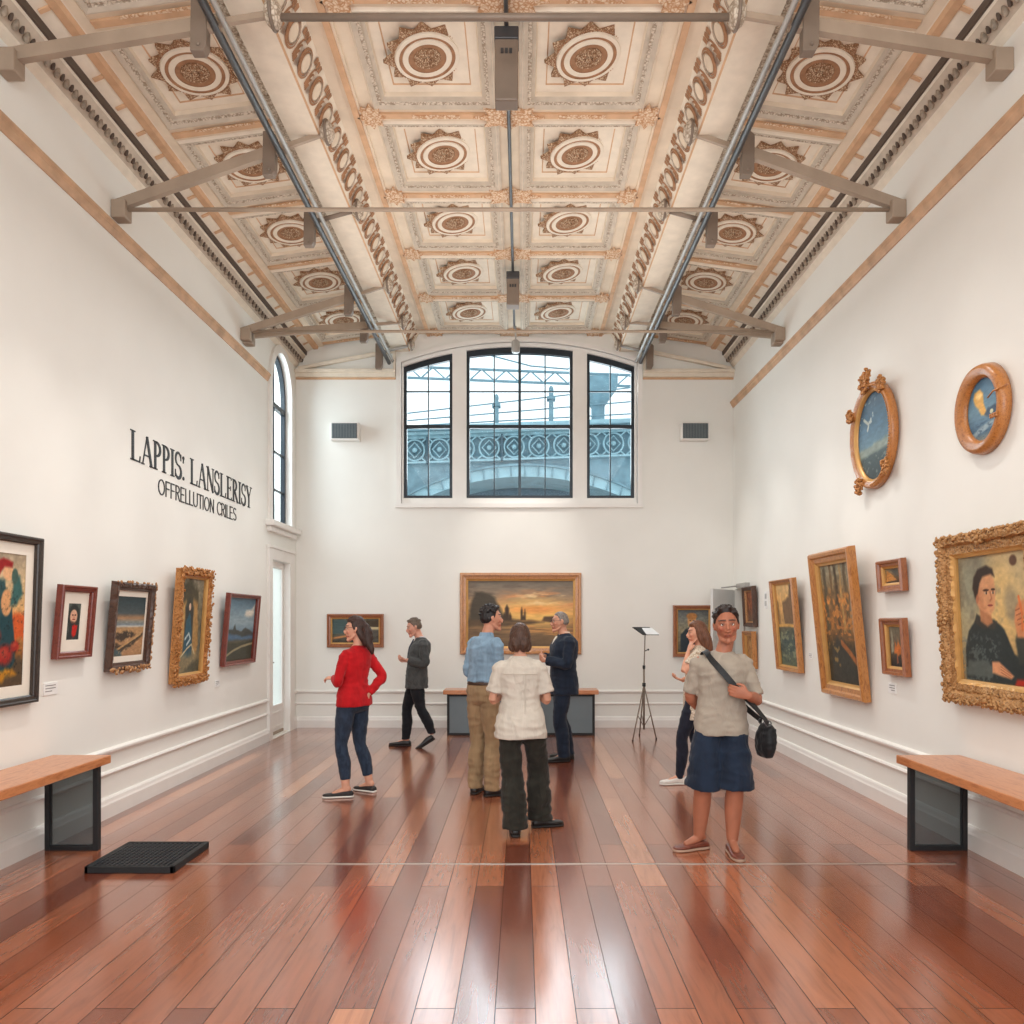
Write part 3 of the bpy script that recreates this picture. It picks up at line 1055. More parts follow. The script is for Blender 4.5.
for ch in br.children:
    ch.matrix_parent_inverse = binv
gr = MB().box(-60, YB + 0.5, -6.2, 60, 90, -6.0)
struct(gr.build('ground_outside', m_plain('grey_ground', rgb(150, 156, 156), 0.9)))
gl = MB().box(-30, -20, -1.0, -HW - 0.6, 40, -0.12)
struct(gl.build('terrace_outside', m_plain('pale_terrace', rgb(200, 198, 192), 0.9)))

# ------------------------------------------------------------------ benches
M['bench_wood'] = m_wood('orange_bench_wood', rgb(170, 98, 54), rgb(206, 136, 86), (5, 0.8, 5), 0.3, 0.3)
M['bench_wood_x'] = m_wood('orange_bench_wood_across', rgb(170, 98, 54), rgb(206, 136, 86), (0.8, 5, 5), 0.3, 0.3)


def bench(name, x0, x1, y0, y1, zt, legs, label, along='y', wood='bench_wood', pane_m='grey_glass'):
    """slab plus two framed panels that stand across its ends"""
    o = empty('bench', ((x0 + x1) / 2, (y0 + y1) / 2, 0), label=label, cat='bench', group='wooden slab benches of the gallery')
    inv = Matrix.Translation(o.location).inverted()
    MB().box(x0, y0, zt - 0.058, x1, y1, zt).build('seat', M[wood], o, 0.006)
    for a, b, c, d in legs:            # x0 x1 y0 y1 of each upright panel
        t = 0.035
        f = MB()
        if along == 'y':
            f.box(a, c, 0, a + t, d, zt - 0.058).box(b - t, c, 0, b, d, zt - 0.058).box(a + t, c, 0, b - t, d, t).box(a + t, c, zt - 0.058 - t * 0.6, b - t, d, zt - 0.058)
            p = MB().box(a + t, (c + d) / 2 - 0.004, t, b - t, (c + d) / 2 + 0.004, zt - 0.058 - t * 0.6)
        else:
            f.box(a, c, 0, a + t, d, zt - 0.058).box(b - t, c, 0, b, d, zt - 0.058).box(a + t, c, 0, b - t, d, t).box(a + t, c, zt - 0.09, b - t, d, zt - 0.058)
            p = MB().box(a + t, c + 0.005, t, b - t, c + 0.015, zt - 0.09)
        lg = f.build('leg', M['dark'], o, 0.003)
        p.build('leg_panel', pane_m if not isinstance(pane_m, str) else M[pane_m], lg)
    for ch in o.children:
        ch.matrix_parent_inverse = inv
    return o


bench('bench', -3.215, -2.80, 3.25, 5.42, 0.645, [(-3.20, -2.83, 5.30, 5.345), (-3.20, -2.83, 3.4, 3.445)], 'wooden slab bench on framed glass legs against the left wall')
bench('bench', 2.76, 3.215, 3.25, 5.42, 0.645, [(2.80, 3.20, 5.30, 5.345), (2.80, 3.20, 3.4, 3.445)], 'wooden slab bench on framed glass legs against the right wall')
M['slate'] = m_plain('slate_blue_panel', rgb(112, 124, 130), 0.4, 0, 0.06, 3)
bench('bench', -0.98, 1.17, 10.55, 10.93, 0.63, [(-0.93, 1.12, 10.6, 10.64), (-0.93, 1.12, 10.86, 10.89)], 'long wooden bench with slate grey panels below the sunset painting', 'x', 'bench_wood_x', M['slate'])

# ------------------------------------------------------------------ black floor grate
o = empty('floor_grate', (-2.37, 5.1, 0), label='square black grate box lying on the floor beside the left bench', cat='floor grate')
b = MB()
a, c, hh = 0.282, 0.275, 0.045
b.box(-a, -c, 0, a, -c + 0.025, hh).box(-a, c - 0.025, 0, a, c, hh).box(-a, -c, 0, -a + 0.025, c, hh).box(a - 0.025, -c, 0, a, c, hh).box(-a + 0.02, -c + 0.02, 0, a - 0.02, c - 0.02, 0.02)
b.build('tray', M['dark'], o, 0.004)
g = MB()
for k in range(17):
    t = -0.25 + 0.5 * k / 16
    g.box(-a + 0.025, t - 0.005, 0.02, a - 0.025, t + 0.005, 0.040)
    g.box(t - 0.005, -c + 0.025, 0.02, t + 0.005, c - 0.025, 0.042)
g.build('grating', m_plain('grate_bars', rgb(44, 48, 54), 0.45, 0.3), o)

# ------------------------------------------------------------------ tripod with a tilted board
o = empty('tripod_stand', (1.76, 10.35, 0), label='slim grey tripod stand holding a small tilted black and white board', cat='tripod')
MB().tube([(0, 0, 0.12), (0, 0, 0.95)], 0.013, 8).tube([(0, 0, 0.9), (0.015, 0, 1.40)], 0.008, 8).build('pole', M['steel_dark'], o)
for k, (dx, dy) in enumerate(((-0.19, -0.26), (0.15, -0.10), (-0.02, 0.26))):
    l = MB().tube([(0, 0, 0.72), (dx, dy, 0.012)], 0.009, 8)
    lg = l.build('leg', M['steel_dark'], o)
    MB().ball((dx, dy, 0.012), 0.014, 0, 8, 6).build('rubber_foot', M['dark'], lg)
    MB().tube([(0, 0, 0.16), (dx * 0.55, dy * 0.55, 0.325)], 0.006, 6).build('brace', M['steel_dark'], o)
MB().lathe([(0.022, 0.70), (0.024, 0.71), (0.024, 0.745), (0.02, 0.75)], 12).build('collar', M['dark'], o)
MB().lathe([(0.017, 0.94), (0.019, 0.95), (0.019, 0.985)], 12).build('collar', M['dark'], o)
MB().tube([(0.01, -0.01, 1.18), (0.05, -0.02, 1.2)], 0.007, 6).ball((0.055, -0.02, 1.2), 0.014, 0, 8, 6).build('knob', M['dark'], o)
bt = Matrix.Translation((0.02, -0.02, 1.455)) @ Matrix.Rotation(math.radians(32), 4, 'X')
bm = MB().prism([(-0.17, 0.085), (-0.05, -0.10), (0.165, -0.10), (0.06, 0.085)], -0.006, 0.006, 0, bt)
bm.build('board', M['dark'], o)
MB().prism([(-0.045, 0.055), (-0.005, -0.105), (0.17, -0.105), (0.09, 0.055)], 0.0065, 0.011, 0, bt).build('white_sheet', m_plain('white_sheet', rgb(240, 244, 246), 0.5), o)
for ch in o.children:
    pass

# ------------------------------------------------------------------ wall lettering (strokes of thick and thin, with serifs)
TK, TN_ = 0.135, 0.05


def sbar(mb, p, q, w, mi=0):
    d = V((q[0] - p[0], q[1] - p[1])).normalized()
    n = V((-d.y, d.x)) * (w / 2)
    poly = [(p[0] + n.x, p[1] + n.y), (p[0] - n.x, p[1] - n.y), (q[0] - n.x, q[1] - n.y), (q[0] + n.x, q[1] + n.y)]
    mb.append(poly)


def sarc(mb, c, rx, ry, a0, a1, w0, w1, n=14):
    """arc ribbon; stroke is w0 at the ends and w1 in the middle of the sweep"""
    A, B = [], []
    for k in range(n + 1):
        t = math.radians(a0 + (a1 - a0) * k / n)
        w = w0 + (w1 - w0) * math.sin(PI * k / n)
        A.append((c[0] + (rx + w / 2) * math.cos(t), c[1] + (ry + w / 2) * math.sin(t)))
        B.append((c[0] + (rx - w / 2) * math.cos(t), c[1] + (ry - w / 2) * math.sin(t)))
    for k in range(n):
        mb.append([A[k], B[k], B[k + 1], A[k + 1]])


def serif(mb, x, y, w):
    mb.append([(x - w / 2, y - 0.02), (x + w / 2, y - 0.02), (x + w / 2, y + 0.02), (x - w / 2, y + 0.02)])


def glyph(ch):
    g = []
    stem = lambda x: (sbar(g, (x, 0), (x, 1), TK), serif(g, x, 0.02, 0.3), serif(g, x, 0.98, 0.3))
    if ch == 'L':
        stem(0.14); sbar(g, (0.14, 0.025), (0.58, 0.025), TN_); sbar(g, (0.56, 0), (0.60, 0.22), 0.05); return g, 0.66
    if ch == 'A':
        sbar(g, (0.08, 0), (0.36, 1), TN_); sbar(g, (0.36, 1), (0.66, 0), TK); sbar(g, (0.17, 0.34), (0.54, 0.34), TN_)
        serif(g, 0.08, 0.02, 0.22); serif(g, 0.66, 0.02, 0.26); return g, 0.76
    if ch == 'P':
        stem(0.14); sarc(g, (0.2, 0.73), 0.28, 0.245, -90, 90, TN_, TK); sbar(g, (0.14, 0.975), (0.22, 0.975), TN_); sbar(g, (0.14, 0.485), (0.22, 0.485), TN_); return g, 0.6
    if ch == 'I':
        stem(0.14); return g, 0.3
    if ch == 'S':
        sarc(g, (0.27, 0.74), 0.2, 0.235, 20, 270, TN_, 0.1); sarc(g, (0.27, 0.26), 0.22, 0.235, 90, -160, TN_, TK)
        sbar(g, (0.47, 0.7), (0.47, 0.95), 0.05); sbar(g, (0.05, 0.05), (0.05, 0.32), 0.05); return g, 0.56
    if ch == 'N':
        sbar(g, (0.1, 0), (0.1, 1), TN_); sbar(g, (0.1, 1), (0.6, 0), TK); sbar(g, (0.6, 0), (0.6, 1), TN_)
        serif(g, 0.1, 0.02, 0.2); serif(g, 0.08, 0.98, 0.2); serif(g, 0.6, 0.98, 0.22); return g, 0.7
    if ch == 'E':
        stem(0.14)
        for y, x in ((0.025, 0.54), (0.51, 0.42), (0.975, 0.5)):
            sbar(g, (0.14, y), (x, y), TN_); sbar(g, (x, y - 0.1 if y > 0.1 else 0), (x, y + (0.1 if y < 0.9 else 0)), 0.04)
        return g, 0.6
    if ch == 'R':
        stem(0.14); sarc(g, (0.2, 0.74), 0.26, 0.235, -90, 90, TN_, TK); sbar(g, (0.14, 0.975), (0.22, 0.975), TN_); sbar(g, (0.14, 0.505), (0.24, 0.505), TN_)
        sbar(g, (0.26, 0.5), (0.6, 0), TK); serif(g, 0.62, 0.02, 0.16); return g, 0.68
    if ch == 'Y':
        sbar(g, (0.08, 1), (0.34, 0.46), TK); sbar(g, (0.62, 1), (0.34, 0.46), TN_); sbar(g, (0.34, 0), (0.34, 0.5), TK)
        serif(g, 0.34, 0.02, 0.3); serif(g, 0.1, 0.98, 0.26); serif(g, 0.6, 0.98, 0.22); return g, 0.7
    if ch == ':':
        sarc(g, (0.1, 0.08), 0.035, 0.035, 0, 360, 0.07, 0.07); sarc(g, (0.1, 0.86), 0.035, 0.035, 0, 360, 0.07, 0.07); sbar(g, (0.12, 0.86), (0.08, 0.66), 0.05); return g, 0.3
    return g, 0.32


def sans(ch):
    g, w = [], 0.075
    b = lambda *pq: sbar(g, pq[:2], pq[2:], w)
    if ch == 'O': sarc(g, (0.33, 0.5), 0.29, 0.46, 0, 360, w, w, 24); return g, 0.7
    if ch == 'C': sarc(g, (0.36, 0.5), 0.31, 0.46, 45, 315, w, w, 20); return g, 0.62
    if ch == 'F': b(0.06, 0, 0.06, 1); b(0.06, 0.96, 0.46, 0.96); b(0.06, 0.52, 0.4, 0.52); return g, 0.5
    if ch == 'E': b(0.06, 0, 0.06, 1); b(0.06, 0.96, 0.46, 0.96); b(0.06, 0.52, 0.4, 0.52); b(0.06, 0.04, 0.46, 0.04); return g, 0.52
    if ch == 'R': b(0.06, 0, 0.06, 1); sarc(g, (0.2, 0.74), 0.22, 0.22, -90, 90, w, w); b(0.06, 0.96, 0.2, 0.96); b(0.06, 0.52, 0.2, 0.52); b(0.22, 0.52, 0.46, 0); return g, 0.52
    if ch == 'L': b(0.06, 0, 0.06, 1); b(0.06, 0.04, 0.42, 0.04); return g, 0.44
    if ch == 'U': b(0.06, 0.3, 0.06, 1); b(0.5, 0.3, 0.5, 1); sarc(g, (0.28, 0.3), 0.22, 0.26, 180, 360, w, w); return g, 0.6
    if ch == 'T': b(0.0, 0.96, 0.5, 0.96); b(0.25, 0, 0.25, 1); return g, 0.52
    if ch == 'I': b(0.06, 0, 0.06, 1); return g, 0.18
    if ch == 'N': b(0.06, 0, 0.06, 1); b(0.06, 1, 0.5, 0); b(0.5, 0, 0.5, 1); return g, 0.62
    if ch == 'S': sarc(g, (0.24, 0.74), 0.19, 0.22, 30, 270, w, w); sarc(g, (0.24, 0.27), 0.2, 0.23, 90, -150, w, w); return g, 0.5
    return g, 0.3


def lettering(text, fn, y0, y1, z, hcap, gap):
    """one mesh per word"""
    items, x = [], 0.0
    for ch in text:
        g, w_ = fn(ch)
        items.append((x, g, ch))
        x += w_ + gap
    sx = (y1 - y0) / (x - gap)
    words, mb = [], MB()
    for x_, g, ch in items:
        if ch == ' ':
            words.append(mb)
            mb = MB()
        for poly in g:
            pts = [(-HW, y0 + (x_ + u) * sx, z + v * hcap) for u, v in poly]
            a = sum(pts[i - 1][1] * pts[i][2] - pts[i][1] * pts[i - 1][2] for i in range(len(pts)))
            if a < 0: pts = pts[::-1]
            n = len(pts)
            vs = [(p[0] + 0.0005, p[1], p[2]) for p in pts] + [(p[0] + 0.006, p[1], p[2]) for p in pts]
            mb.add(vs, [tuple(range(n, 2 * n))] + [(k, (k + 1) % n, n + (k + 1) % n, n + k) for k in range(n)])
    return words + [mb]


M['ink'] = m_plain('black_lettering', rgb(22, 22, 22), 0.6, 0, 0.1)
o = empty('wall_lettering', (-HW, 8.0, 2.9), label='black exhibition title in two lines of capitals on the left wall', cat='lettering')
inv = Matrix.Translation(o.location).inverted()
for nm, mb in [('title_word', q) for q in lettering('LAPPIS: LANSLERISY', glyph, 6.58, 9.53, 2.985, 0.26, 0.02)] + [('subtitle_word', q) for q in lettering('OFFRELLUTION CRILES', sans, 7.08, 9.02, 2.765, 0.15, 0.02)]:
    mb.build(nm, M['ink'], o).matrix_parent_inverse = inv

# ------------------------------------------------------------------ small wall labels
M['card'] = m_plain('white_card', rgb(240, 240, 238), 0.6)


def card(side, y, z, w_, h_, lab):
    s = -1 if side == 'L' else 1
    o = empty('wall_label', (s * HW, y, z), label=lab, cat='label')
    MB().box(-s * 0.0, -w_ / 2, -h_ / 2, -s * 0.006, w_ / 2, h_ / 2).build('card', M['card'], o)
    b = MB()
    for k in range(3):
        zz = h_ * (0.28 - 0.24 * k)
        b.box(-s * 0.0062, -w_ * 0.38, zz - h_ * 0.035, -s * 0.0072, w_ * (0.36 if k < 2 else 0.1), zz + h_ * 0.035)
    b.build('print_line', m_plain('grey_print', rgb(130, 128, 126), 0.7), o)


card('L', 5.46, 1.11, 0.16, 0.085, 'small white label card below the red framed portrait print')
card('L', 8.45, 0.90, 0.13, 0.075, 'small white label card between the ornate gold picture and the red-brown landscape')
card('R', 6.5, 1.02, 0.13, 0.085, 'small white label card below the two little pictures on the right wall')
card('R', 8.34, 1.21, 0.1, 0.07, 'small white label card beside the tall gold framed forest picture')
o = empty('light_switch', (HW, 9.86, 1.86), label='white double switch plate beside the gold framed cliff and sea picture', cat='switch')
MB().box(-0.008, -0.07, -0.11, 0, 0.07, 0.11).build('plate', M['card'], o, 0.003)
MB().box(-0.014, -0.03, 0.015, -0.006, 0.03, 0.08).box(-0.014, -0.03, -0.08, -0.006, 0.03, -0.015).build('rocker', m_plain('grey_rocker', rgb(190, 190, 188), 0.5), o, 0.002)
# ------------------------------------------------------------------ paintings: colour fields brushed on a fine grid
def vnoise(W, H, fx, fy, seed, octv=4):
    r = np.random.default_rng(seed)
    out = np.zeros((H, W))
    amp, tot = 1.0, 0.0
    for o in range(octv):
        nx, ny = max(2, int(fx * 2 ** o) + 2), max(2, int(fy * 2 ** o) + 2)
        g = r.random((ny, nx))
        xs = np.linspace(0, nx - 1.001, W)
        ys = np.linspace(0, ny - 1.001, H)
        xi, yi = xs.astype(int), ys.astype(int)
        xf, yf = xs - xi, ys - yi
        xf, yf = xf * xf * (3 - 2 * xf), yf * yf * (3 - 2 * yf)
        a = g[np.ix_(yi, xi)] * (1 - xf) + g[np.ix_(yi, xi + 1)] * xf
        b = g[np.ix_(yi + 1, xi)] * (1 - xf) + g[np.ix_(yi + 1, xi + 1)] * xf
        out += amp * (a * (1 - yf)[:, None] + b * yf[:, None])
        tot += amp
        amp *= 0.55
    return out / tot


class Paint:
    def __init__(s, W, H, seed=1):
        s.W, s.H, s.seed = W, H, seed
        s.u, s.v = np.meshgrid(np.linspace(0, 1, W), np.linspace(0, 1, H))
        s.c = np.zeros((H, W, 3))
        s.k = 0

    def nz(s, fx, fy, octv=4):
        s.k += 1
        return vnoise(s.W, s.H, fx, fy, s.seed * 100 + s.k, octv)

    def grad(s, stops):
        vs = [p for p, _ in stops]
        for i in range(3):
            s.c[:, :, i] = np.interp(s.v, vs, [c[i] / 255 for _, c in stops])
        return s

    def mix(s, mask, col, amt=1.0):
        m = np.clip(mask, 0, 1)[:, :, None] * amt
        s.c = s.c * (1 - m) + np.array(col)[None, None, :] / 255 * m
        return s

    def poly(s, pts, col, soft=0.008, wob=0.0, amt=1.0):
        u, v = s.u.copy(), s.v.copy()
        if wob:
            u += (s.nz(9, 9) - 0.5) * wob
            v += (s.nz(9, 9) - 0.5) * wob
        ins = np.zeros(u.shape, bool)
        d = np.full(u.shape, 9.0)
        n = len(pts)
        for i in range(n):
            x0, y0 = pts[i]
            x1, y1 = pts[(i + 1) % n]
            if y0 != y1:
                cr = ((y0 > v) != (y1 > v)) & (u < (x1 - x0) * (v - y0) / (y1 - y0) + x0)
                ins ^= cr
            dx, dy = x1 - x0, y1 - y0
            t = np.clip(((u - x0) * dx + (v - y0) * dy) / (dx * dx + dy * dy + 1e-9), 0, 1)
            d = np.minimum(d, np.hypot(u - x0 - t * dx, v - y0 - t * dy))
        sd = np.where(ins, d, -d)
        return s.mix(0.5 + sd / (2 * soft), col, amt)

    def ell(s, cx, cy, rx, ry, col, soft=0.1, amt=1.0, rot=0.0):
        a, b = s.u - cx, s.v - cy
        if rot:
            r = math.radians(rot)
            a, b = a * math.cos(r) + b * math.sin(r), -a * math.sin(r) + b * math.cos(r)
        q = np.hypot(a / rx, b / ry)
        return s.mix((1 - q) / soft + 0.5, col, amt)

    def line(s, pts, w, col, amt=1.0):
        d = np.full(s.u.shape, 9.0)
        for (x0, y0), (x1, y1) in zip(pts[:-1], pts[1:]):
            dx, dy = x1 - x0, y1 - y0
            t = np.clip(((s.u - x0) * dx + (s.v - y0) * dy) / (dx * dx + dy * dy + 1e-9), 0, 1)
            d = np.minimum(d, np.hypot(s.u - x0 - t * dx, s.v - y0 - t * dy))
        return s.mix((w - d) / (w * 0.5) + 0.3, col, amt)

    def speck(s, fx, fy, lo, hi, col, amt, region=None):
        n = s.nz(fx, fy)
        m = (n - lo) / (hi - lo)
        if region is not None:
            m = np.clip(m, 0, 1) * region
        return s.mix(m, col, amt)

    def brush(s, a=0.12, fx=10, fy=24):
        n = (s.nz(fx, fy) - 0.5) * 2 * a
        s.c = np.clip(s.c * (1 + n[:, :, None]), 0, 1)
        return s

    def reg(s, v0, v1, soft=0.05):
        return np.clip((s.v - v0) / soft, 0, 1) * np.clip((v1 - s.v) / soft, 0, 1)


M['paint'] = m_vcol('oil_paint', 0.5, 0.25, 0.3)
M['print'] = m_vcol('printed_paper', 0.7, 0.05, 0.2)
M['mat_board'] = m_plain('cream_mat_board', rgb(240, 232, 218), 0.8, 0, 0.02)


def canvas_mesh(P, w, h, name, oval=False):
    W, H = P.W, P.H
    cl = P.c
    cl = np.where(cl <= 0.04045, cl / 12.92, ((cl + 0.055) / 1.055) ** 2.4)
    vs = [((P.u[j, i] - 0.5) * w, 0.0, (P.v[j, i] - 0.5) * h) for j in range(H) for i in range(W)]
    fs = []
    for j in range(H - 1):
        for i in range(W - 1):
            if oval:
                u, v = P.u[j, i] * 2 - 1, P.v[j, i] * 2 - 1
                if u * u + v * v > 1.06: continue
            a = j * W + i
            fs.append((a, a + 1, a + W + 1, a + W))
    me = bpy.data.meshes.new(name)
    me.from_pydata(vs, [], fs)
    ca = me.color_attributes.new('Col', 'FLOAT_COLOR', 'POINT')
    buf = np.ones((H * W, 4), np.float32)
    buf[:, :3] = cl.reshape(-1, 3)
    ca.data.foreach_set('color', buf.ravel())
    me.update()
    return me


def frame_mesh(w, h, prof, seg=1, rough=0.0, seed=3, fn=None):
    """mitred frame around an opening w x h (local x/z, wall at y=0, viewer at -y).
    prof: (outward from the opening, forward off the wall, material); closed loop"""
    mb = MB()
    cs = [(-w / 2, -h / 2), (w / 2, -h / 2), (w / 2, h / 2), (-w / 2, h / 2)]
    dirs = [(-1, -1), (1, -1), (1, 1), (-1, 1)]
    loops = []
    n = len(prof)
    for k in range(4):
        (ax, az), (bx, bz) = cs[k], cs[(k + 1) % 4]
        (dax, daz), (dbx, dbz) = dirs[k], dirs[(k + 1) % 4]
        for i in range(seg):
            t = i / seg
            lp = []
            for q, (o, f, mi) in enumerate(prof):
                p0 = (ax + dax * o, az + daz * o)
                p1 = (bx + dbx * o, bz + dbz * o)
                x, z = p0[0] + (p1[0] - p0[0]) * t, p0[1] + (p1[1] - p0[1]) * t
                ff = f
                if rough and o > 0.02 and f > 0.004:
                    e = noise.noise(V((x * 26, z * 26, seed + q * 0.6))) * rough
                    e2 = noise.noise(V((x * 34, z * 34, seed + 9 + q))) * rough
                    nx, nz_ = (0, -1) if k == 0 else (1, 0) if k == 1 else (0, 1) if k == 2 else (-1, 0)
                    x += nx * e * (o / prof_max(prof)); z += nz_ * e * (o / prof_max(prof))
                    ff = max(0.004, f + e2 * 0.6)
                lp.append(V((x, -ff, z)))
            loops.append(lp)
    N = len(loops)
    vs = [p for lp in loops for p in lp]
    fs, ms = [], []
    for i in range(N):
        j = (i + 1) % N
        for q in range(n):
            q2 = (q + 1) % n
            fs.append((i * n + q, j * n + q, j * n + q2, i * n + q2))
            ms.append(prof[q][2])
    mb.add(vs, fs, ms, False)
    return mb


def prof_max(p):
    return max(o for o, _, _ in p)


def oval_mesh(w, h, prof, seg=64, rough=0.0, grooves=0):
    mb = MB()
    n = len(prof)
    vs = []
    for i in range(seg):
        t = 2 * PI * i / seg
        for q, (o, f, mi) in enumerate(prof):
            e = noise.noise(V((math.cos(t) * 9, math.sin(t) * 9, q * 0.7))) * rough if (o > 0.02 and f > 0.01) else 0
            vs.append(V(((w / 2 + o + e) * math.cos(t), -(f + e * 0.5), (h / 2 + o + e) * math.sin(t))))
    fs, ms = [], []
    for i in range(seg):
        j = (i + 1) % seg
        for q in range(n):
            q2 = (q + 1) % n
            fs.append((i * n + q, j * n + q, j * n + q2, i * n + q2))
            ms.append(prof[q][2])
    mb.add(vs, fs, ms, True)
    return mb


def plain_prof(wd, th, mi=0, m2=None):
    m2 = mi if m2 is None else m2
    return [(0, 0.0, mi), (0, th * 0.55, m2), (wd * 0.14, th * 0.62, m2), (wd * 0.2, th * 0.8, mi), (wd * 0.55, th * 0.86, mi), (wd * 0.7, th, mi), (wd * 0.92, th, mi), (wd, th * 0.85, mi), (wd, 0.0, mi)]


def scrolls(mb, pts, r, mi=0, seed=1):
    """little leafy knobs along a line of points"""
    rr = random.Random(seed)
    for p in pts:
        q = V(p)
        s_ = r * rr.uniform(0.7, 1.25)
        mb.ball(q, s_, mi, 7, 5, (rr.uniform(0.7, 1.4), 0.8, rr.uniform(0.7, 1.4)))


def picture(side, c, z0, z1, w, P, mats, prof, label, cat='painting', tilt=0.0, mat=0.0, oval=False, seg=1, rough=0.0, group=None, orn=None, canvas_mat='paint', off=0.006, wd=None, roll=0.0):
    """side L/R/B; c: centre along the wall; z0..z1 outer heights; w outer width"""
    wd = wd if wd is not None else prof_max(prof)
    H = z1 - z0
    rot = {'L': PI / 2, 'R': -PI / 2, 'B': 0.0}[side]
    lean = math.sin(tilt) * 0
    loc = {'L': (-HW + off, c, z0), 'R': (HW - off, c, z0), 'B': (c, YB - off, z0)}[side]
    o = empty('framed_painting', loc, (0, 0, rot), label=label, cat=cat, group=group)
    o.rotation_euler = (tilt, 0, rot)
    iw, ih = w - 2 * wd, H - 2 * wd
    loc0 = Matrix.Translation((0, 0, H / 2))
    fm = (oval_mesh(iw, ih, prof, 72, rough) if oval else frame_mesh(iw, ih, prof, seg, rough, int(abs(c) * 10)))
    if orn: orn(fm, w, H)
    fo = fm.build('frame', mats, o)
    fo.matrix_local = loc0
    d = 0.012
    if mat:
        cw, chh = iw - 2 * mat[0], ih - 2 * mat[1]
        b = MB().add(*plate([rect(-iw / 2, -ih / 2, iw / 2, ih / 2), rect(-cw / 2, -chh / 2, cw / 2, chh / 2)], 0.010, 0.014, lambda u, v, q: V((u, -q, v))))
        b.build('mat_board', M['mat_board'], o).matrix_local = loc0
        d = 0.009
    else:
        cw, chh = iw + 0.004, ih + 0.004
    me = canvas_mesh(P, cw + 0.002, chh + 0.002, 'canvas', oval)
    me.materials.append(M[canvas_mat])
    cv = link_mesh('canvas', me, o)
    cv.matrix_local = loc0 @ Matrix.Translation((0, -d, 0))
    return o


# ---- what each picture shows
def p_redscarf():
    P = Paint(110, 180, 11).grad([(0, (92, 70, 52)), (0.25, (150, 96, 48)), (0.5, (214, 160, 96)), (0.8, (206, 180, 140)), (1, (168, 152, 128))]).brush(0.15)
    P.poly([(0.55, 0.30), (1.0, 0.36), (1.0, 0.55), (0.8, 0.56), (0.62, 0.48)], (206, 92, 44), 0.02, 0.06)
    P.poly([(0, 0), (1, 0), (1, 0.2), (0.5, 0.24), (0, 0.2)], (86, 70, 52), 0.03, 0.08)
    P.poly([(0.28, 0.1), (0.32, 0.62), (0.52, 0.80), (0.74, 0.70), (0.86, 0.2), (0.72, 0.08)], (38, 70, 76), 0.015, 0.04)
    P.poly([(0.3, 0.55), (0.4, 0.78), (0.6, 0.80), (0.66, 0.62), (0.5, 0.5)], (52, 84, 86), 0.02, 0.06)
    P.ell(0.66, 0.63, 0.10, 0.10, (216, 160, 110), 0.2)
    P.poly([(0.72, 0.6), (0.80, 0.84), (0.90, 0.84), (0.96, 0.7), (0.86, 0.62)], (60, 100, 96), 0.02, 0.04)
    P.ell(0.68, 0.85, 0.1, 0.055, (226, 176, 130), 0.15)
    P.poly([(0.36, 0.78), (0.44, 0.92), (0.58, 0.965), (0.76, 0.93), (0.74, 0.89), (0.6, 0.90), (0.52, 0.84), (0.46, 0.76)], (150, 34, 34), 0.012, 0.02)
    P.ell(0.8, 0.83, 0.06, 0.06, (70, 96, 86), 0.3)
    for x, y, r in ((0.45, 0.38, 0.12), (0.66, 0.24, 0.14), (0.28, 0.28, 0.1), (0.84, 0.3, 0.08), (0.5, 0.2, 0.08)):
        P.ell(x, y, r, r * 0.55, (168, 44, 36), 0.6, 0.9); P.ell(x - 0.02, y + 0.015, r * 0.5, r * 0.25, (198, 84, 62), 1.0, 0.6)
    P.poly([(0.1, 0.06), (0.6, 0.05), (0.9, 0.09), (0.8, 0.13), (0.3, 0.12)], (190, 130, 40), 0.02, 0.05)
    P.speck(26, 40, 0.6, 0.75, (30, 34, 36), 0.5, P.reg(0.05, 0.8))
    return P.brush(0.12, 30, 50)


def p_smallprint():
    P = Paint(60, 120, 12).grad([(0, (60, 66, 62)), (1, (96, 104, 96))]).brush(0.25)
    P.ell(0.5, 0.62, 0.46, 0.36, (52, 56, 54), 0.2)
    P.ell(0.5, 0.64, 0.28, 0.19, (214, 168, 140), 0.2)
    P.ell(0.42, 0.68, 0.07, 0.02, (80, 40, 34), 0.4); P.ell(0.62, 0.68, 0.07, 0.02, (80, 40, 34), 0.4)
    P.ell(0.52, 0.56, 0.12, 0.018, (150, 60, 50), 0.4); P.ell(0.52, 0.63, 0.04, 0.05, (190, 130, 104), 0.5)
    P.poly([(0.3, 0.52), (0.4, 0.44), (0.7, 0.44), (0.76, 0.52), (0.6, 0.48)], (96, 64, 52), 0.03)
    P.poly([(0.1, 0.0), (0.28, 0.4), (0.5, 0.44), (0.9, 0.36), (0.98, 0.0)], (54, 58, 58), 0.02)
    P.poly([(0.46, 0.12), (0.42, 0.40), (0.86, 0.40), (0.76, 0.12), (0.58, 0.08)], (196, 44, 36), 0.03, 0.08)
    return P.brush(0.15, 20, 40)


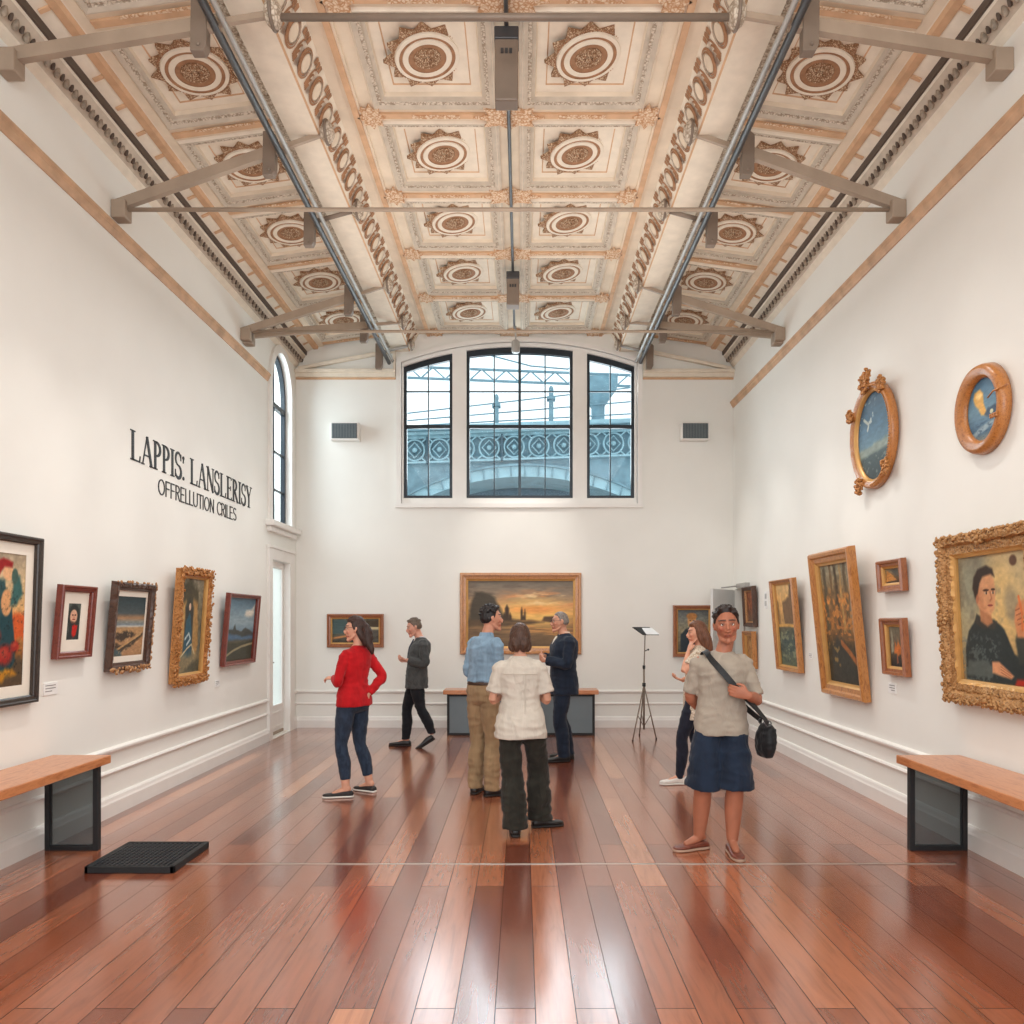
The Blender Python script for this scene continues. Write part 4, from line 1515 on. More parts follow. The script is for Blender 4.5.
def p_beach():
    P = Paint(110, 150, 13).grad([(0, (168, 128, 92)), (0.28, (186, 142, 100)), (0.47, (176, 140, 96)), (0.5, (190, 190, 184)), (0.53, (120, 134, 140)), (0.58, (140, 140, 130)), (0.64, (168, 128, 92)), (0.72, (72, 82, 84)), (1, (42, 60, 66))])
    P.poly([(0.02, 0.30), (0.1, 0.38), (0.5, 0.44), (0.75, 0.38), (0.5, 0.3), (0.2, 0.26)], (66, 54, 44), 0.02, 0.1)
    P.poly([(0, 0.02), (0, 0.22), (0.3, 0.18), (0.55, 0.24), (0.95, 0.38), (1, 0.34), (0.6, 0.16), (0.3, 0.06)], (74, 62, 50), 0.02, 0.1)
    P.line([(0.1, 0.1), (0.4, 0.2), (0.9, 0.36)], 0.02, (190, 150, 100))
    P.poly([(0.0, 0.0), (0.0, 0.14), (0.25, 0.1), (0.3, 0.0)], (72, 92, 98), 0.03, 0.1)
    P.speck(14, 30, 0.55, 0.7, (214, 178, 130), 0.5, P.reg(0.02, 0.48))
    return P.brush(0.14, 12, 40)


def p_grotto():
    P = Paint(100, 170, 14).grad([(0, (110, 100, 80)), (0.3, (96, 100, 90)), (0.6, (110, 104, 84)), (1, (150, 144, 124))]).brush(0.2)
    P.poly([(0.0, 0.5), (0.05, 0.95), (0.4, 1.0), (0.75, 0.9), (0.8, 0.72), (0.5, 0.66), (0.2, 0.7)], (72, 66, 46), 0.04, 0.14)
    P.poly([(0.12, 0.1), (0.18, 0.72), (0.3, 0.76), (0.34, 0.5), (0.24, 0.1)], (186, 144, 84), 0.03, 0.06)
    P.poly([(0.62, 0.2), (0.58, 0.78), (0.78, 0.74), (0.9, 0.3), (0.84, 0.18)], (170, 132, 80), 0.03, 0.06)
    P.poly([(0.3, 0.25), (0.28, 0.68), (0.44, 0.78), (0.6, 0.7), (0.64, 0.25)], (48, 52, 48), 0.03, 0.05)
    P.poly([(0.26, 0.12), (0.34, 0.56), (0.46, 0.64), (0.56, 0.52), (0.66, 0.14)], (44, 84, 100), 0.02, 0.05)
    P.ell(0.46, 0.70, 0.045, 0.04, (214, 180, 150), 0.2)
    P.line([(0.34, 0.36), (0.48, 0.42), (0.56, 0.36), (0.42, 0.3)], 0.016, (190, 206, 206))
    P.poly([(0.0, 0.0), (0.0, 0.16), (0.5, 0.2), (1.0, 0.22), (1, 0)], (140, 128, 98), 0.04, 0.08)
    P.poly([(0.3, 0.0), (0.9, 0.16), (1, 0.12), (1, 0)], (84, 84, 70), 0.03, 0.06)
    P.line([(0.1, 0.14), (0.45, 0.26), (0.62, 0.3), (0.76, 0.2)], 0.012, (200, 186, 150))
    return P.brush(0.2, 20, 40)


def p_hills():
    P = Paint(120, 120, 15).grad([(0, (78, 76, 60)), (0.3, (92, 88, 70)), (0.36, (72, 92, 112)), (0.45, (110, 134, 150)), (0.62, (150, 170, 178)), (1, (84, 116, 136))])
    P.poly([(0, 0.40), (0.1, 0.5), (0.24, 0.5), (0.3, 0.58), (0.36, 0.5), (0.55, 0.46), (0.68, 0.52), (0.82, 0.5), (1, 0.42), (1, 0.36), (0, 0.36)], (70, 74, 70), 0.012, 0.03)
    P.poly([(0, 0.34), (0, 0.48), (0.2, 0.42), (0.6, 0.38), (1, 0.4), (1, 0.33)], (82, 110, 136), 0.02, 0.04)
    P.poly([(0.6, 0.72), (0.7, 0.80), (0.86, 0.80), (0.98, 0.9), (0.98, 0.74), (0.8, 0.70)], (216, 210, 196), 0.03, 0.08)
    P.poly([(0, 0), (0.0, 0.3), (0.4, 0.28), (1, 0.3), (1, 0.0)], (66, 66, 52), 0.02, 0.04)
    P.line([(0.0, 0.06), (0.3, 0.16), (0.6, 0.22), (1, 0.26)], 0.02, (150, 140, 108))
    return P.brush(0.12, 10, 40)


def p_sunset():
    P = Paint(190, 130, 16).grad([(0, (104, 86, 66)), (0.25, (136, 108, 78)), (0.42, (150, 116, 78)), (0.5, (224, 170, 102)), (0.62, (204, 160, 112)), (0.8, (146, 128, 108)), (1, (118, 110, 98))])
    P.ell(0.62, 0.5, 0.32, 0.20, (246, 196, 112), 1.2, 0.95)
    P.ell(0.64, 0.56, 0.22, 0.06, (236, 150, 80), 1.0, 0.7)
    P.speck(3, 10, 0.48, 0.62, (222, 150, 96), 0.75, P.reg(0.52, 0.92, 0.15) * np.clip((P.u - 0.25) / 0.2, 0, 1))
    P.speck(4, 12, 0.55, 0.68, (110, 96, 84), 0.7, P.reg(0.66, 1.0, 0.1))
    P.speck(5, 16, 0.6, 0.7, (246, 214, 160), 0.8, P.reg(0.58, 0.9, 0.1) * np.clip((P.u - 0.4) / 0.2, 0, 1))
    P.poly([(0, 0.38), (0.02, 0.62), (0.06, 0.84), (0.12, 0.84), (0.2, 0.80), (0.26, 0.74), (0.32, 0.52), (0.36, 0.42), (0.3, 0.36)], (78, 70, 58), 0.02, 0.03)
    P.poly([(0.0, 0.4), (0.3, 0.44), (0.44, 0.42), (0.6, 0.4), (0.72, 0.36), (0.4, 0.3), (0, 0.3)], (96, 78, 58), 0.02, 0.04)
    for x, h_, w_ in ((0.37, 0.64, 0.02), (0.345, 0.52, 0.014), (0.40, 0.52, 0.014), (0.51, 0.6, 0.01), (0.54, 0.57, 0.008), (0.525, 0.48, 0.02)):
        P.poly([(x - w_, 0.4), (x - w_, h_ - 0.06), (x, h_), (x + w_, h_ - 0.06), (x + w_, 0.4)], (74, 58, 46), 0.008)
    P.poly([(0.7, 0.38), (0.72, 0.45), (0.82, 0.46), (0.9, 0.40), (0.86, 0.36)], (92, 72, 56), 0.012, 0.03)
    P.speck(3, 26, 0.5, 0.62, (214, 152, 90), 0.6, P.reg(0.06, 0.42, 0.1) * np.clip((P.u - 0.3) / 0.25, 0, 1))
    P.speck(4, 30, 0.52, 0.66, (84, 68, 54), 0.5, P.reg(0.0, 0.34, 0.08))
    return P.brush(0.10, 14, 40)


def p_road():
    P = Paint(130, 80, 17).grad([(0, (70, 62, 52)), (0.3, (96, 92, 78)), (0.55, (140, 134, 112)), (0.7, (86, 92, 84)), (1, (112, 112, 96))])
    P.poly([(0, 0.35), (0, 0.95), (0.25, 1.0), (0.4, 0.7), (0.44, 0.4)], (72, 92, 92), 0.03, 0.06)
    P.poly([(0.7, 0.62), (0.72, 0.95), (1, 0.95), (1, 0.6)], (74, 62, 46), 0.03, 0.08)
    P.poly([(0.3, 0.58), (1, 0.56), (1, 0.66), (0.5, 0.68)], (206, 190, 150), 0.02, 0.04)
    P.poly([(0.5, 0.05), (0.6, 0.55), (1, 0.52), (1, 0.05)], (84, 80, 72), 0.03)
    P.poly([(0, 0.22), (0.5, 0.38), (0.5, 0.3), (0, 0.14)], (190, 130, 80), 0.02, 0.03)
    P.speck(6, 20, 0.56, 0.7, (60, 52, 42), 0.5, P.reg(0, 0.4))
    return P.brush(0.15, 10, 30)


def p_darkcoat():
    P = Paint(90, 120, 18).grad([(0, (90, 82, 68)), (0.5, (150, 140, 112)), (0.8, (120, 122, 114)), (1, (84, 90, 92))]).brush(0.2)
    P.poly([(0.1, 0), (0.1, 0.42), (0.24, 0.54), (0.44, 0.6), (0.7, 0.54), (0.9, 0.4), (0.92, 0)], (46, 54, 60), 0.02, 0.03)
    P.ell(0.46, 0.73, 0.14, 0.15, (204, 152, 100), 0.2); P.ell(0.46, 0.85, 0.17, 0.08, (176, 120, 66), 0.3)
    P.ell(0.41, 0.75, 0.03, 0.012, (70, 50, 40), 0.5); P.ell(0.52, 0.75, 0.03, 0.012, (70, 50, 40), 0.5)
    P.ell(0.46, 0.66, 0.05, 0.012, (140, 80, 60), 0.5)
    P.poly([(0.42, 0.3), (0.4, 0.58), (0.56, 0.58), (0.54, 0.3)], (188, 150, 110), 0.02, 0.04)
    return P.brush(0.15, 20, 30)


def p_nightsea():
    P = Paint(90, 120, 19).grad([(0, (34, 48, 52)), (0.3, (58, 74, 74)), (0.36, (150, 158, 146)), (0.4, (92, 124, 140)), (0.6, (70, 104, 126)), (1, (44, 72, 92))])
    P.poly([(0, 0.28), (0.0, 0.38), (0.5, 0.42), (1, 0.44), (1, 0.36), (0.5, 0.32)], (128, 140, 130), 0.02, 0.05)
    P.speck(16, 30, 0.58, 0.7, (150, 160, 150), 0.5, P.reg(0, 0.32))
    P.speck(12, 12, 0.66, 0.72, (200, 206, 196), 0.8, P.reg(0.62, 0.95) * (P.u < 0.6))
    P.line([(0.2, 0.74), (0.34, 0.66), (0.3, 0.6)], 0.02, (220, 214, 190), 0.7)
    return P.brush(0.16, 10, 30)


def p_shellcloud():
    P = Paint(90, 120, 20).grad([(0, (150, 146, 130)), (0.15, (60, 92, 116)), (0.3, (86, 118, 140)), (0.5, (104, 138, 156)), (1, (70, 108, 136))])
    P.poly([(0.2, 0.72), (0.24, 0.82), (0.4, 0.84), (0.5, 0.76), (0.5, 0.6), (0.56, 0.48), (0.66, 0.42), (0.58, 0.38), (0.42, 0.42), (0.34, 0.54), (0.24, 0.62)], (220, 168, 84), 0.02, 0.03)
    P.ell(0.36, 0.74, 0.1, 0.05, (240, 204, 130), 0.5)
    P.poly([(0.5, 0.4), (0.62, 0.5), (0.9, 0.5), (1, 0.44), (1, 0.3), (0.7, 0.32)], (56, 78, 100), 0.02, 0.04)
    P.ell(0.72, 0.42, 0.05, 0.035, (206, 206, 170), 0.3)
    P.poly([(0, 0.14), (0.5, 0.26), (1, 0.34), (1, 0.26), (0.5, 0.16), (0, 0.06)], (140, 160, 168), 0.02, 0.05)
    P.speck(10, 26, 0.56, 0.7, (44, 70, 96), 0.6, P.reg(0.02, 0.34))
    return P.brush(0.12, 10, 30)


def p_portrait():
    P = Paint(150, 180, 21).grad([(0, (150, 120, 80)), (0.5, (206, 176, 120)), (1, (190, 172, 132))])
    P.ell(0.28, 0.80, 0.3, 0.24, (128, 126, 108), 0.9, 0.9)
    P.ell(0.6, 0.62, 0.22, 0.34, (222, 186, 120), 0.9, 0.8)
    P.ell(0.78, 0.6, 0.1, 0.14, (140, 130, 108), 0.7, 0.7, 20)
    P.ell(0.12, 0.5, 0.14, 0.4, (150, 150, 126), 0.8, 0.7)
    P.speck(5, 5, 0.5, 0.64, (120, 112, 94), 0.6, P.reg(0.45, 1.0))
    P.ell(0.82, 0.93, 0.05, 0.04, (96, 66, 46), 0.4)
    # coat
    P.poly([(0.05, 0), (0.06, 0.26), (0.12, 0.40), (0.26, 0.50), (0.52, 0.50), (0.66, 0.42), (0.78, 0.24), (0.9, 0.2), (1, 0.22), (1, 0)], (44, 52, 52), 0.012, 0.015)
    P.poly([(0.22, 0.47), (0.26, 0.54), (0.32, 0.52), (0.42, 0.47), (0.56, 0.48), (0.52, 0.42), (0.34, 0.42)], (58, 56, 50), 0.01)
    P.speck(24, 34, 0.52, 0.66, (104, 116, 112), 0.6, np.clip((0.42 - P.v) / 0.1, 0, 1) * np.clip((0.62 - P.u) / 0.1, 0, 1))
    # neck, head (turned to the right)
    P.poly([(0.32, 0.48), (0.31, 0.60), (0.47, 0.56), (0.50, 0.47), (0.42, 0.44)], (176, 120, 82), 0.012)
    P.poly([(0.28, 0.62), (0.26, 0.72), (0.28, 0.80), (0.36, 0.86), (0.48, 0.86), (0.545, 0.80), (0.555, 0.72), (0.55, 0.64), (0.53, 0.57), (0.47, 0.525), (0.40, 0.545), (0.32, 0.58)], (208, 150, 106), 0.012)
    P.poly([(0.28, 0.62), (0.27, 0.72), (0.34, 0.76), (0.37, 0.62), (0.42, 0.55), (0.34, 0.57)], (184, 122, 84), 0.03, 0, 0.7)
    P.ell(0.285, 0.665, 0.022, 0.045, (176, 112, 78), 0.3)
    P.poly([(0.255, 0.66), (0.22, 0.74), (0.24, 0.83), (0.31, 0.89), (0.44, 0.915), (0.53, 0.885), (0.555, 0.82), (0.5, 0.845), (0.38, 0.83), (0.33, 0.78), (0.30, 0.70)], (52, 38, 30), 0.012, 0.015)
    P.ell(0.42, 0.722, 0.045, 0.010, (66, 40, 30), 0.5); P.ell(0.525, 0.725, 0.03, 0.010, (66, 40, 30), 0.5)
    P.ell(0.42, 0.70, 0.024, 0.008, (214, 190, 160), 0.6); P.ell(0.52, 0.70, 0.019, 0.008, (214, 190, 160), 0.6)
    P.ell(0.426, 0.70, 0.011, 0.012, (40, 28, 24), 0.4); P.ell(0.524, 0.70, 0.010, 0.012, (40, 28, 24), 0.4)
    P.line([(0.48, 0.71), (0.5, 0.655), (0.475, 0.64)], 0.010, (170, 106, 74), 0.8)
    P.ell(0.475, 0.603, 0.035, 0.010, (166, 78, 66), 0.4); P.line([(0.44, 0.604), (0.51, 0.604)], 0.004, (110, 50, 44))
    # raised hand holding something, and folded hand
    P.poly([(0.84, 0.16), (0.80, 0.34), (0.86, 0.44), (0.98, 0.44), (1, 0.2)], (60, 64, 58), 0.015, 0.02)
    P.poly([(0.83, 0.36), (0.80, 0.48), (0.82, 0.58), (0.86, 0.62), (0.93, 0.64), (0.97, 0.54), (0.93, 0.44), (0.94, 0.36)], (206, 138, 92), 0.012, 0.015)
    for k in range(4):
        P.line([(0.82 + 0.01 * k, 0.56 - 0.035 * k), (0.90 + 0.01 * k, 0.58 - 0.035 * k)], 0.006, (150, 86, 58), 0.8)
    P.line([(0.87, 0.66), (0.91, 0.52), (0.90, 0.42)], 0.016, (214, 120, 66))
    P.poly([(0.06, 0.04), (0.1, 0.16), (0.36, 0.17), (0.5, 0.12), (0.46, 0.04)], (84, 92, 88), 0.015, 0.03)
    P.poly([(0.46, 0.08), (0.46, 0.165), (0.56, 0.17), (0.66, 0.12), (0.76, 0.07), (0.72, 0.045), (0.6, 0.06)], (214, 152, 110), 0.01, 0.01)
    for k in range(3):
        P.line([(0.58, 0.135 - 0.022 * k), (0.72, 0.085 - 0.016 * k)], 0.004, (150, 92, 64), 0.8)
    P.poly([(0.76, 0.0), (0.8, 0.05), (1.0, 0.06), (1, 0)], (170, 44, 30), 0.015)
    return P.brush(0.10, 24, 40)


def p_forest():
    P = Paint(110, 170, 22).grad([(0, (60, 56, 46)), (0.3, (70, 60, 44)), (0.5, (150, 100, 54)), (0.75, (120, 94, 60)), (1, (150, 146, 124))]).brush(0.25)
    for x, w_, c in ((0.12, 0.06, (84, 76, 60)), (0.34, 0.04, (110, 84, 52)), (0.5, 0.05, (74, 60, 42)), (0.66, 0.03, (176, 140, 84)), (0.8, 0.05, (96, 80, 56)), (0.92, 0.04, (132, 128, 112))):
        P.poly([(x - w_, 0.42), (x - w_ * 0.7, 1), (x + w_ * 0.7, 1), (x + w_, 0.42)], c, 0.02, 0.08)
    P.speck(10, 18, 0.52, 0.64, (216, 140, 66), 0.8, P.reg(0.4, 0.85, 0.15))
    P.speck(8, 40, 0.54, 0.64, (196, 126, 62), 0.8, P.reg(0.34, 0.56, 0.06))
    P.poly([(0.1, 0.0), (0.16, 0.28), (0.36, 0.38), (0.6, 0.34), (0.72, 0.2), (1, 0.08), (1, 0)], (58, 58, 52), 0.03, 0.08)
    P.line([(0.5, 0.34), (0.74, 0.26), (0.98, 0.16)], 0.03, (176, 104, 54), 0.8)
    P.speck(12, 20, 0.62, 0.72, (190, 150, 80), 0.6, P.reg(0.1, 0.4) * (P.u < 0.4))
    return P.brush(0.2, 30, 40)


def p_cliff():
    P = Paint(110, 140, 23).grad([(0, (96, 106, 84)), (0.3, (72, 88, 84)), (0.46, (92, 92, 76)), (0.5, (190, 150, 96)), (0.75, (222, 172, 106)), (1, (226, 190, 132))])
    P.poly([(0.34, 0.5), (0.3, 0.78), (0.4, 0.8), (0.66, 0.84), (0.72, 0.98), (1.0, 1.0), (1.0, 0.5)], (122, 96, 70), 0.02, 0.06)
    P.poly([(0.0, 0.5), (0.0, 0.82), (0.08, 0.78), (0.12, 0.66), (0.16, 0.5)], (150, 116, 78), 0.02, 0.05)
    P.line([(0, 0.49), (0.5, 0.5), (1, 0.48)], 0.018, (206, 160, 90))
    P.speck(6, 16, 0.5, 0.62, (150, 156, 124), 0.7, P.reg(0.02, 0.46))
    P.speck(6, 20, 0.54, 0.66, (44, 62, 64), 0.7, P.reg(0.02, 0.46))
    return P.brush(0.15, 12, 26)


def p_plain(seed, cols, sp=None):
    P = Paint(50, 60, seed).grad(cols).brush(0.25, 6, 10)
    if sp: P.speck(6, 8, 0.5, 0.62, sp, 0.8)
    return P


# ---- frame materials
M['fr_black'] = m_wood('black_brown_frame', rgb(34, 28, 24), rgb(56, 46, 40), (4, 4, 4), 0.35)
M['fr_red'] = m_wood('mahogany_frame', rgb(92, 34, 26), rgb(124, 54, 40), (4, 4, 4), 0.3)
M['fr_dark'] = m_wood('dark_walnut_frame', rgb(54, 34, 26), rgb(84, 56, 42), (4, 4, 4), 0.35)
M['fr_gold'] = m_wood('honey_gold_frame', rgb(142, 84, 38), rgb(194, 132, 72), (6, 6, 2), 0.3, 0.25)
M['fr_brown'] = m_wood('chestnut_frame', rgb(116, 62, 32), rgb(160, 96, 56), (6, 6, 2), 0.3, 0.3)
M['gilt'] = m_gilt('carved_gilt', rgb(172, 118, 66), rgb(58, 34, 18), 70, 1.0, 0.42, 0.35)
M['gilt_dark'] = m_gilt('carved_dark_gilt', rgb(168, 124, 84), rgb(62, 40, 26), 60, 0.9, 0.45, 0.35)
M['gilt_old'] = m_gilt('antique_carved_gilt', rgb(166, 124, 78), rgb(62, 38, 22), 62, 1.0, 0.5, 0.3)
M['gilt_smooth'] = m_wood('burnished_gold', rgb(142, 82, 36), rgb(192, 126, 66), (8, 8, 8), 0.32, 0.2)
M['gilt_line'] = m_plain('pale_gold_slip', rgb(206, 158, 94), 0.35, 0.3, 0.1, 8.0)

T5 = math.radians(5.0)
picture('L', 4.86, 1.04, 2.16, 0.78, p_redscarf(), [M['fr_black']], plain_prof(0.052, 0.05), 'large black framed picture of a woman in a red headscarf', mat=(0.075, 0.075), canvas_mat='print', tilt=math.radians(2))
picture('L', 5.68, 1.32, 1.86, 0.44, p_smallprint(), [M['fr_red']], plain_prof(0.05, 0.05), 'small portrait print in a wide white mat and mahogany red frame', mat=(0.09, 0.085), canvas_mat='print', tilt=T5)


def knobs_bottom(fm, w, H):
    rr = random.Random(5)
    for k in range(46):
        t = -0.5 + k / 45
        scrolls(fm, [(t * w * 0.98, -0.05 - rr.random() * 0.015, -H / 2 + rr.uniform(-0.012, 0.03))], 0.014, 1, k)
    for k in range(46):
        t = -0.5 + k / 45
        scrolls(fm, [(w / 2 + rr.uniform(-0.02, 0.014), -0.045, t * H * 0.98)], 0.013, 1, k + 90)
    for k in range(20):
        scrolls(fm, [((rr.random() - 0.5) * w, -0.05, H / 2 + rr.uniform(-0.01, 0.008))], 0.011, 1, k + 190)


def knobs_all(fm, w, H):
    rr = random.Random(8)
    for k in range(800):
        s_ = k % 4
        t = rr.random() - 0.5
        e = rr.uniform(-0.05, 0.022)
        if s_ == 0: p = (t * w, -rr.uniform(0.05, 0.08), -H / 2 - e)
        elif s_ == 1: p = (t * w, -rr.uniform(0.05, 0.08), H / 2 + e)
        elif s_ == 2: p = (-w / 2 - e, -rr.uniform(0.05, 0.08), t * H)
        else: p = (w / 2 + e, -rr.uniform(0.05, 0.08), t * H)
        scrolls(fm, [p], 0.0115, 0, k)


def knobs_fringe(fm, w, H):
    rr = random.Random(4)
    n = 90
    for k in range(n):
        t = -0.5 + k / (n - 1)
        for sg in (-1, 1):
            scrolls(fm, [(t * w, -0.07 - rr.random() * 0.02, sg * (H / 2 - 0.02) + rr.uniform(-0.016, 0.014))], 0.012, 0, k + 7)
            scrolls(fm, [(sg * (w / 2 - 0.02) + rr.uniform(-0.014, 0.014), -0.07 - rr.random() * 0.02, t * H)], 0.012, 0, k + 77)
    # corner and centre cartouches
    for x, z in ((0, 1), (0, -1), (1, 0), (-1, 0)):
        cx, cz = x * (w / 2 - 0.05), z * (H / 2 - 0.05)
        for k in range(7):
            t = 2 * PI * k / 7
            fm.ball((cx + 0.045 * math.cos(t), -0.082, cz + 0.032 * math.sin(t)), 0.017, 0, 8, 6)
        fm.ball((cx, -0.085, cz), 0.022, 0, 10, 6)


dp = [(0, 0.0, 0), (0, 0.03, 0), (0.02, 0.034, 0), (0.03, 0.05, 0), (0.055, 0.055, 0), (0.065, 0.05, 0), (0.07, 0.0, 0)]
picture('L', 6.48, 1.18, 1.92, 0.66, p_beach(), [M['fr_dark'], M['gilt_dark']], dp, 'beach picture with a white mat in a dark frame edged with carved leaves', mat=(0.022, 0.05), tilt=T5, seg=30, rough=0.012, orn=knobs_bottom)
op = [(0, 0.0, 1), (0, 0.03, 1), (0.014, 0.036, 1), (0.03, 0.05, 2), (0.055, 0.055, 0), (0.085, 0.075, 0), (0.12, 0.07, 0), (0.135, 0.045, 0), (0.14, 0.0, 0)]
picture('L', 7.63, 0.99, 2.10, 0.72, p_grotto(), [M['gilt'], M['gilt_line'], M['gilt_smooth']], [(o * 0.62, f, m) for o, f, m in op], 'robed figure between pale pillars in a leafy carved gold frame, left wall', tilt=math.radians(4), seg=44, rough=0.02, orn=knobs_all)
picture('L', 9.0, 1.08, 1.91, 0.98, p_hills(), [M['fr_red']], plain_prof(0.05, 0.06), 'blue sky landscape in a red-brown wooden frame, last on the left wall before the door', tilt=T5)

gp = [(0, 0.0, 1), (0, 0.03, 1), (0.018, 0.038, 1), (0.03, 0.05, 0), (0.07, 0.055, 0), (0.08, 0.075, 0), (0.105, 0.075, 0), (0.12, 0.05, 0), (0.12, 0.0, 0)]
picture('B', 0.09, 1.09, 2.30, 1.80, p_sunset(), [M['fr_gold'], M['gilt_line']], gp, 'wide golden sunset seascape in a gold frame centred on the window wall')
picture('B', -2.365, 1.19, 1.69, 0.84, p_road(), [M['fr_brown'], M['gilt_line']], [(o * 0.62, f, m) for o, f, m in gp], 'small wide landscape in a brown frame behind the woman in red, window wall')
picture('B', 2.655, 1.05, 1.82, 0.60, p_darkcoat(), [M['fr_brown'], M['gilt_line']], [(o * 0.6, f, m) for o, f, m in gp], 'portrait of a figure in a dark coat on the window wall, beside the tripod')


def crest(fm, w, H):
    rr = random.Random(3)
    def spray(cx, cz, R_, n, seed):
        r2 = random.Random(seed)
        for k in range(n):
            t = r2.random() * 2 * PI
            q = R_ * math.sqrt(r2.random())
            fm.ball((cx + q * math.cos(t), -0.06 - 0.02 * r2.random(), cz + q * math.sin(t)), r2.uniform(0.009, 0.017), 1, 8, 6)
    spray(-0.06, H / 2 + 0.0, 0.09, 90, 1); spray(0.0, H / 2 + 0.06, 0.06, 60, 2)
    spray(w / 2 * 0.62, H / 2 * 0.82, 0.07, 70, 3); spray(-w / 2 * 0.88, H / 2 * 0.55, 0.06, 50, 4)
    spray(-w / 2 * 0.55, -H / 2 * 0.88, 0.07, 60, 5); spray(w / 2 * 0.7, -H / 2 * 0.70, 0.07, 70, 6)
    for k in range(60):
        t = -PI / 2 + PI * k / 59
        fm.ball(((w / 2 - 0.034) * math.cos(t), -0.062, (H / 2 - 0.034) * math.sin(t)), 0.011, 1, 6, 5)


ovp = [(0, 0.0, 2), (0, 0.025, 2), (0.014, 0.03, 2), (0.022, 0.046, 0), (0.030, 0.040, 0), (0.040, 0.056, 0), (0.046, 0.052, 0), (0.062, 0.066, 0), (0.076, 0.058, 0), (0.084, 0.04, 0), (0.088, 0.0, 0)]
picture('R', 6.76, 2.76, 3.70, 0.82, p_nightsea(), [M['gilt_smooth'], M['gilt'], M['gilt_line']], ovp, 'oval night seascape in a gold frame with leafy crests, high on the right wall', oval=True, rough=0.004, orn=crest, tilt=math.radians(2))


def twine(fm, w, H):
    fm.tube([(w / 2 - 0.14, -0.07, 0.04), (w / 2 - 0.06, -0.085, 0.06), (w / 2 + 0.03, -0.04, 0.08)], 0.006, 6, 0)
    fm.tube([(-w / 2 - 0.025, -0.03, -0.06), (-w / 2 + 0.02, -0.05, -0.055)], 0.006, 6, 0)
    for k in range(8):
        fm.ball((w / 2 - 0.10 + 0.02 * (k % 4), -0.08, -0.10 + 0.014 * (k // 4)), 0.009, 0, 6, 5)


ov2 = [(0, 0.0, 0), (0, 0.03, 0), (0.012, 0.036, 0), (0.022, 0.056, 0), (0.028, 0.050, 0), (0.038, 0.066, 0), (0.044, 0.060, 0), (0.056, 0.074, 0), (0.064, 0.066, 0), (0.078, 0.064, 0), (0.09, 0.04, 0), (0.096, 0.0, 0)]
picture('R', 5.17, 2.72, 3.33, 0.56, p_shellcloud(), [M['gilt_smooth']], ov2, 'plain oval gold frame with a yellow cloud shape on blue, high above the large portrait', oval=True, orn=twine, tilt=math.radians(2))

bp = [(0, 0.0, 1), (0, 0.03, 1), (0.016, 0.036, 1), (0.03, 0.05, 0), (0.07, 0.055, 0), (0.085, 0.05, 0), (0.10, 0.08, 0), (0.135, 0.085, 0), (0.155, 0.07, 0), (0.165, 0.03, 0), (0.165, 0.0, 0)]
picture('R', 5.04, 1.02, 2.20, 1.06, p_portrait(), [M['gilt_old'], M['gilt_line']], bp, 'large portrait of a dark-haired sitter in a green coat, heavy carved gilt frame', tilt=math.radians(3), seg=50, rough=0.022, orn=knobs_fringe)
tp = [(0, 0.0, 1), (0, 0.03, 1), (0.02, 0.036, 1), (0.035, 0.05, 0), (0.075, 0.056, 0), (0.09, 0.075, 0), (0.12, 0.08, 0), (0.135, 0.06, 0), (0.135, 0.0, 0)]
picture('R', 7.36, 0.86, 2.28, 0.96, p_forest(), [M['fr_gold'], M['gilt_line']], tp, 'tall golden brown forest pool picture in a broad honey coloured frame, right wall', tilt=math.radians(6))
picture('R', 8.88, 1.01, 2.08, 0.74, p_cliff(), [M['fr_gold'], M['gilt_line']], [(o * 0.45, f * 0.9, m) for o, f, m in tp], 'gold framed picture of a brown cliff above a green sea, right wall', tilt=T5)
sp = [(o * 0.55, f * 0.8, m) for o, f, m in tp]
picture('R', 10.42, 1.51, 2.06, 0.47, p_plain(31, [(0, (120, 100, 84)), (0.5, (140, 82, 56)), (1, (150, 90, 60))], (96, 60, 44)), [M['fr_dark'], M['gilt_dark']], sp, 'small upper picture in a dark frame near the white door, right wall', tilt=math.radians(3))
picture('R', 10.42, 0.95, 1.45, 0.46, p_plain(32, [(0, (150, 104, 62)), (0.5, (176, 126, 78)), (1, (140, 94, 56))], (206, 160, 104)), [M['fr_gold'], M['gilt_line']], sp, 'small lower picture all in honey brown tones near the white door, right wall', tilt=math.radians(3))


def p_tent():
    P = Paint(70, 50, 33).grad([(0, (66, 50, 38)), (0.4, (110, 84, 56)), (1, (140, 134, 112))])
    P.poly([(0, 0.1), (0.1, 0.9), (0.3, 0.7), (0.7, 0.2)], (196, 134, 70), 0.03, 0.08)
    P.poly([(0.3, 0.9), (0.6, 0.5), (0.95, 0.3), (1, 0.5), (0.8, 0.9)], (90, 86, 76), 0.03, 0.06)
    return P.brush(0.2, 12, 16)


def p_campfire():
    P = Paint(60, 80, 34).grad([(0, (44, 44, 46)), (0.3, (70, 62, 54)), (0.6, (110, 96, 80)), (1, (120, 116, 96))])
    P.poly([(0.1, 0.3), (0.16, 0.96), (0.24, 0.9), (0.3, 0.4)], (150, 148, 130), 0.03, 0.05)
    P.poly([(0.3, 0.34), (0.4, 0.62), (0.5, 0.5), (0.62, 0.66), (0.84, 0.44), (0.8, 0.34), (0.55, 0.28)], (196, 112, 54), 0.03, 0.1)
    P.line([(0.48, 0.1), (0.5, 0.28), (0.54, 0.12)], 0.03, (150, 90, 60))
    return P.brush(0.2, 14, 18)


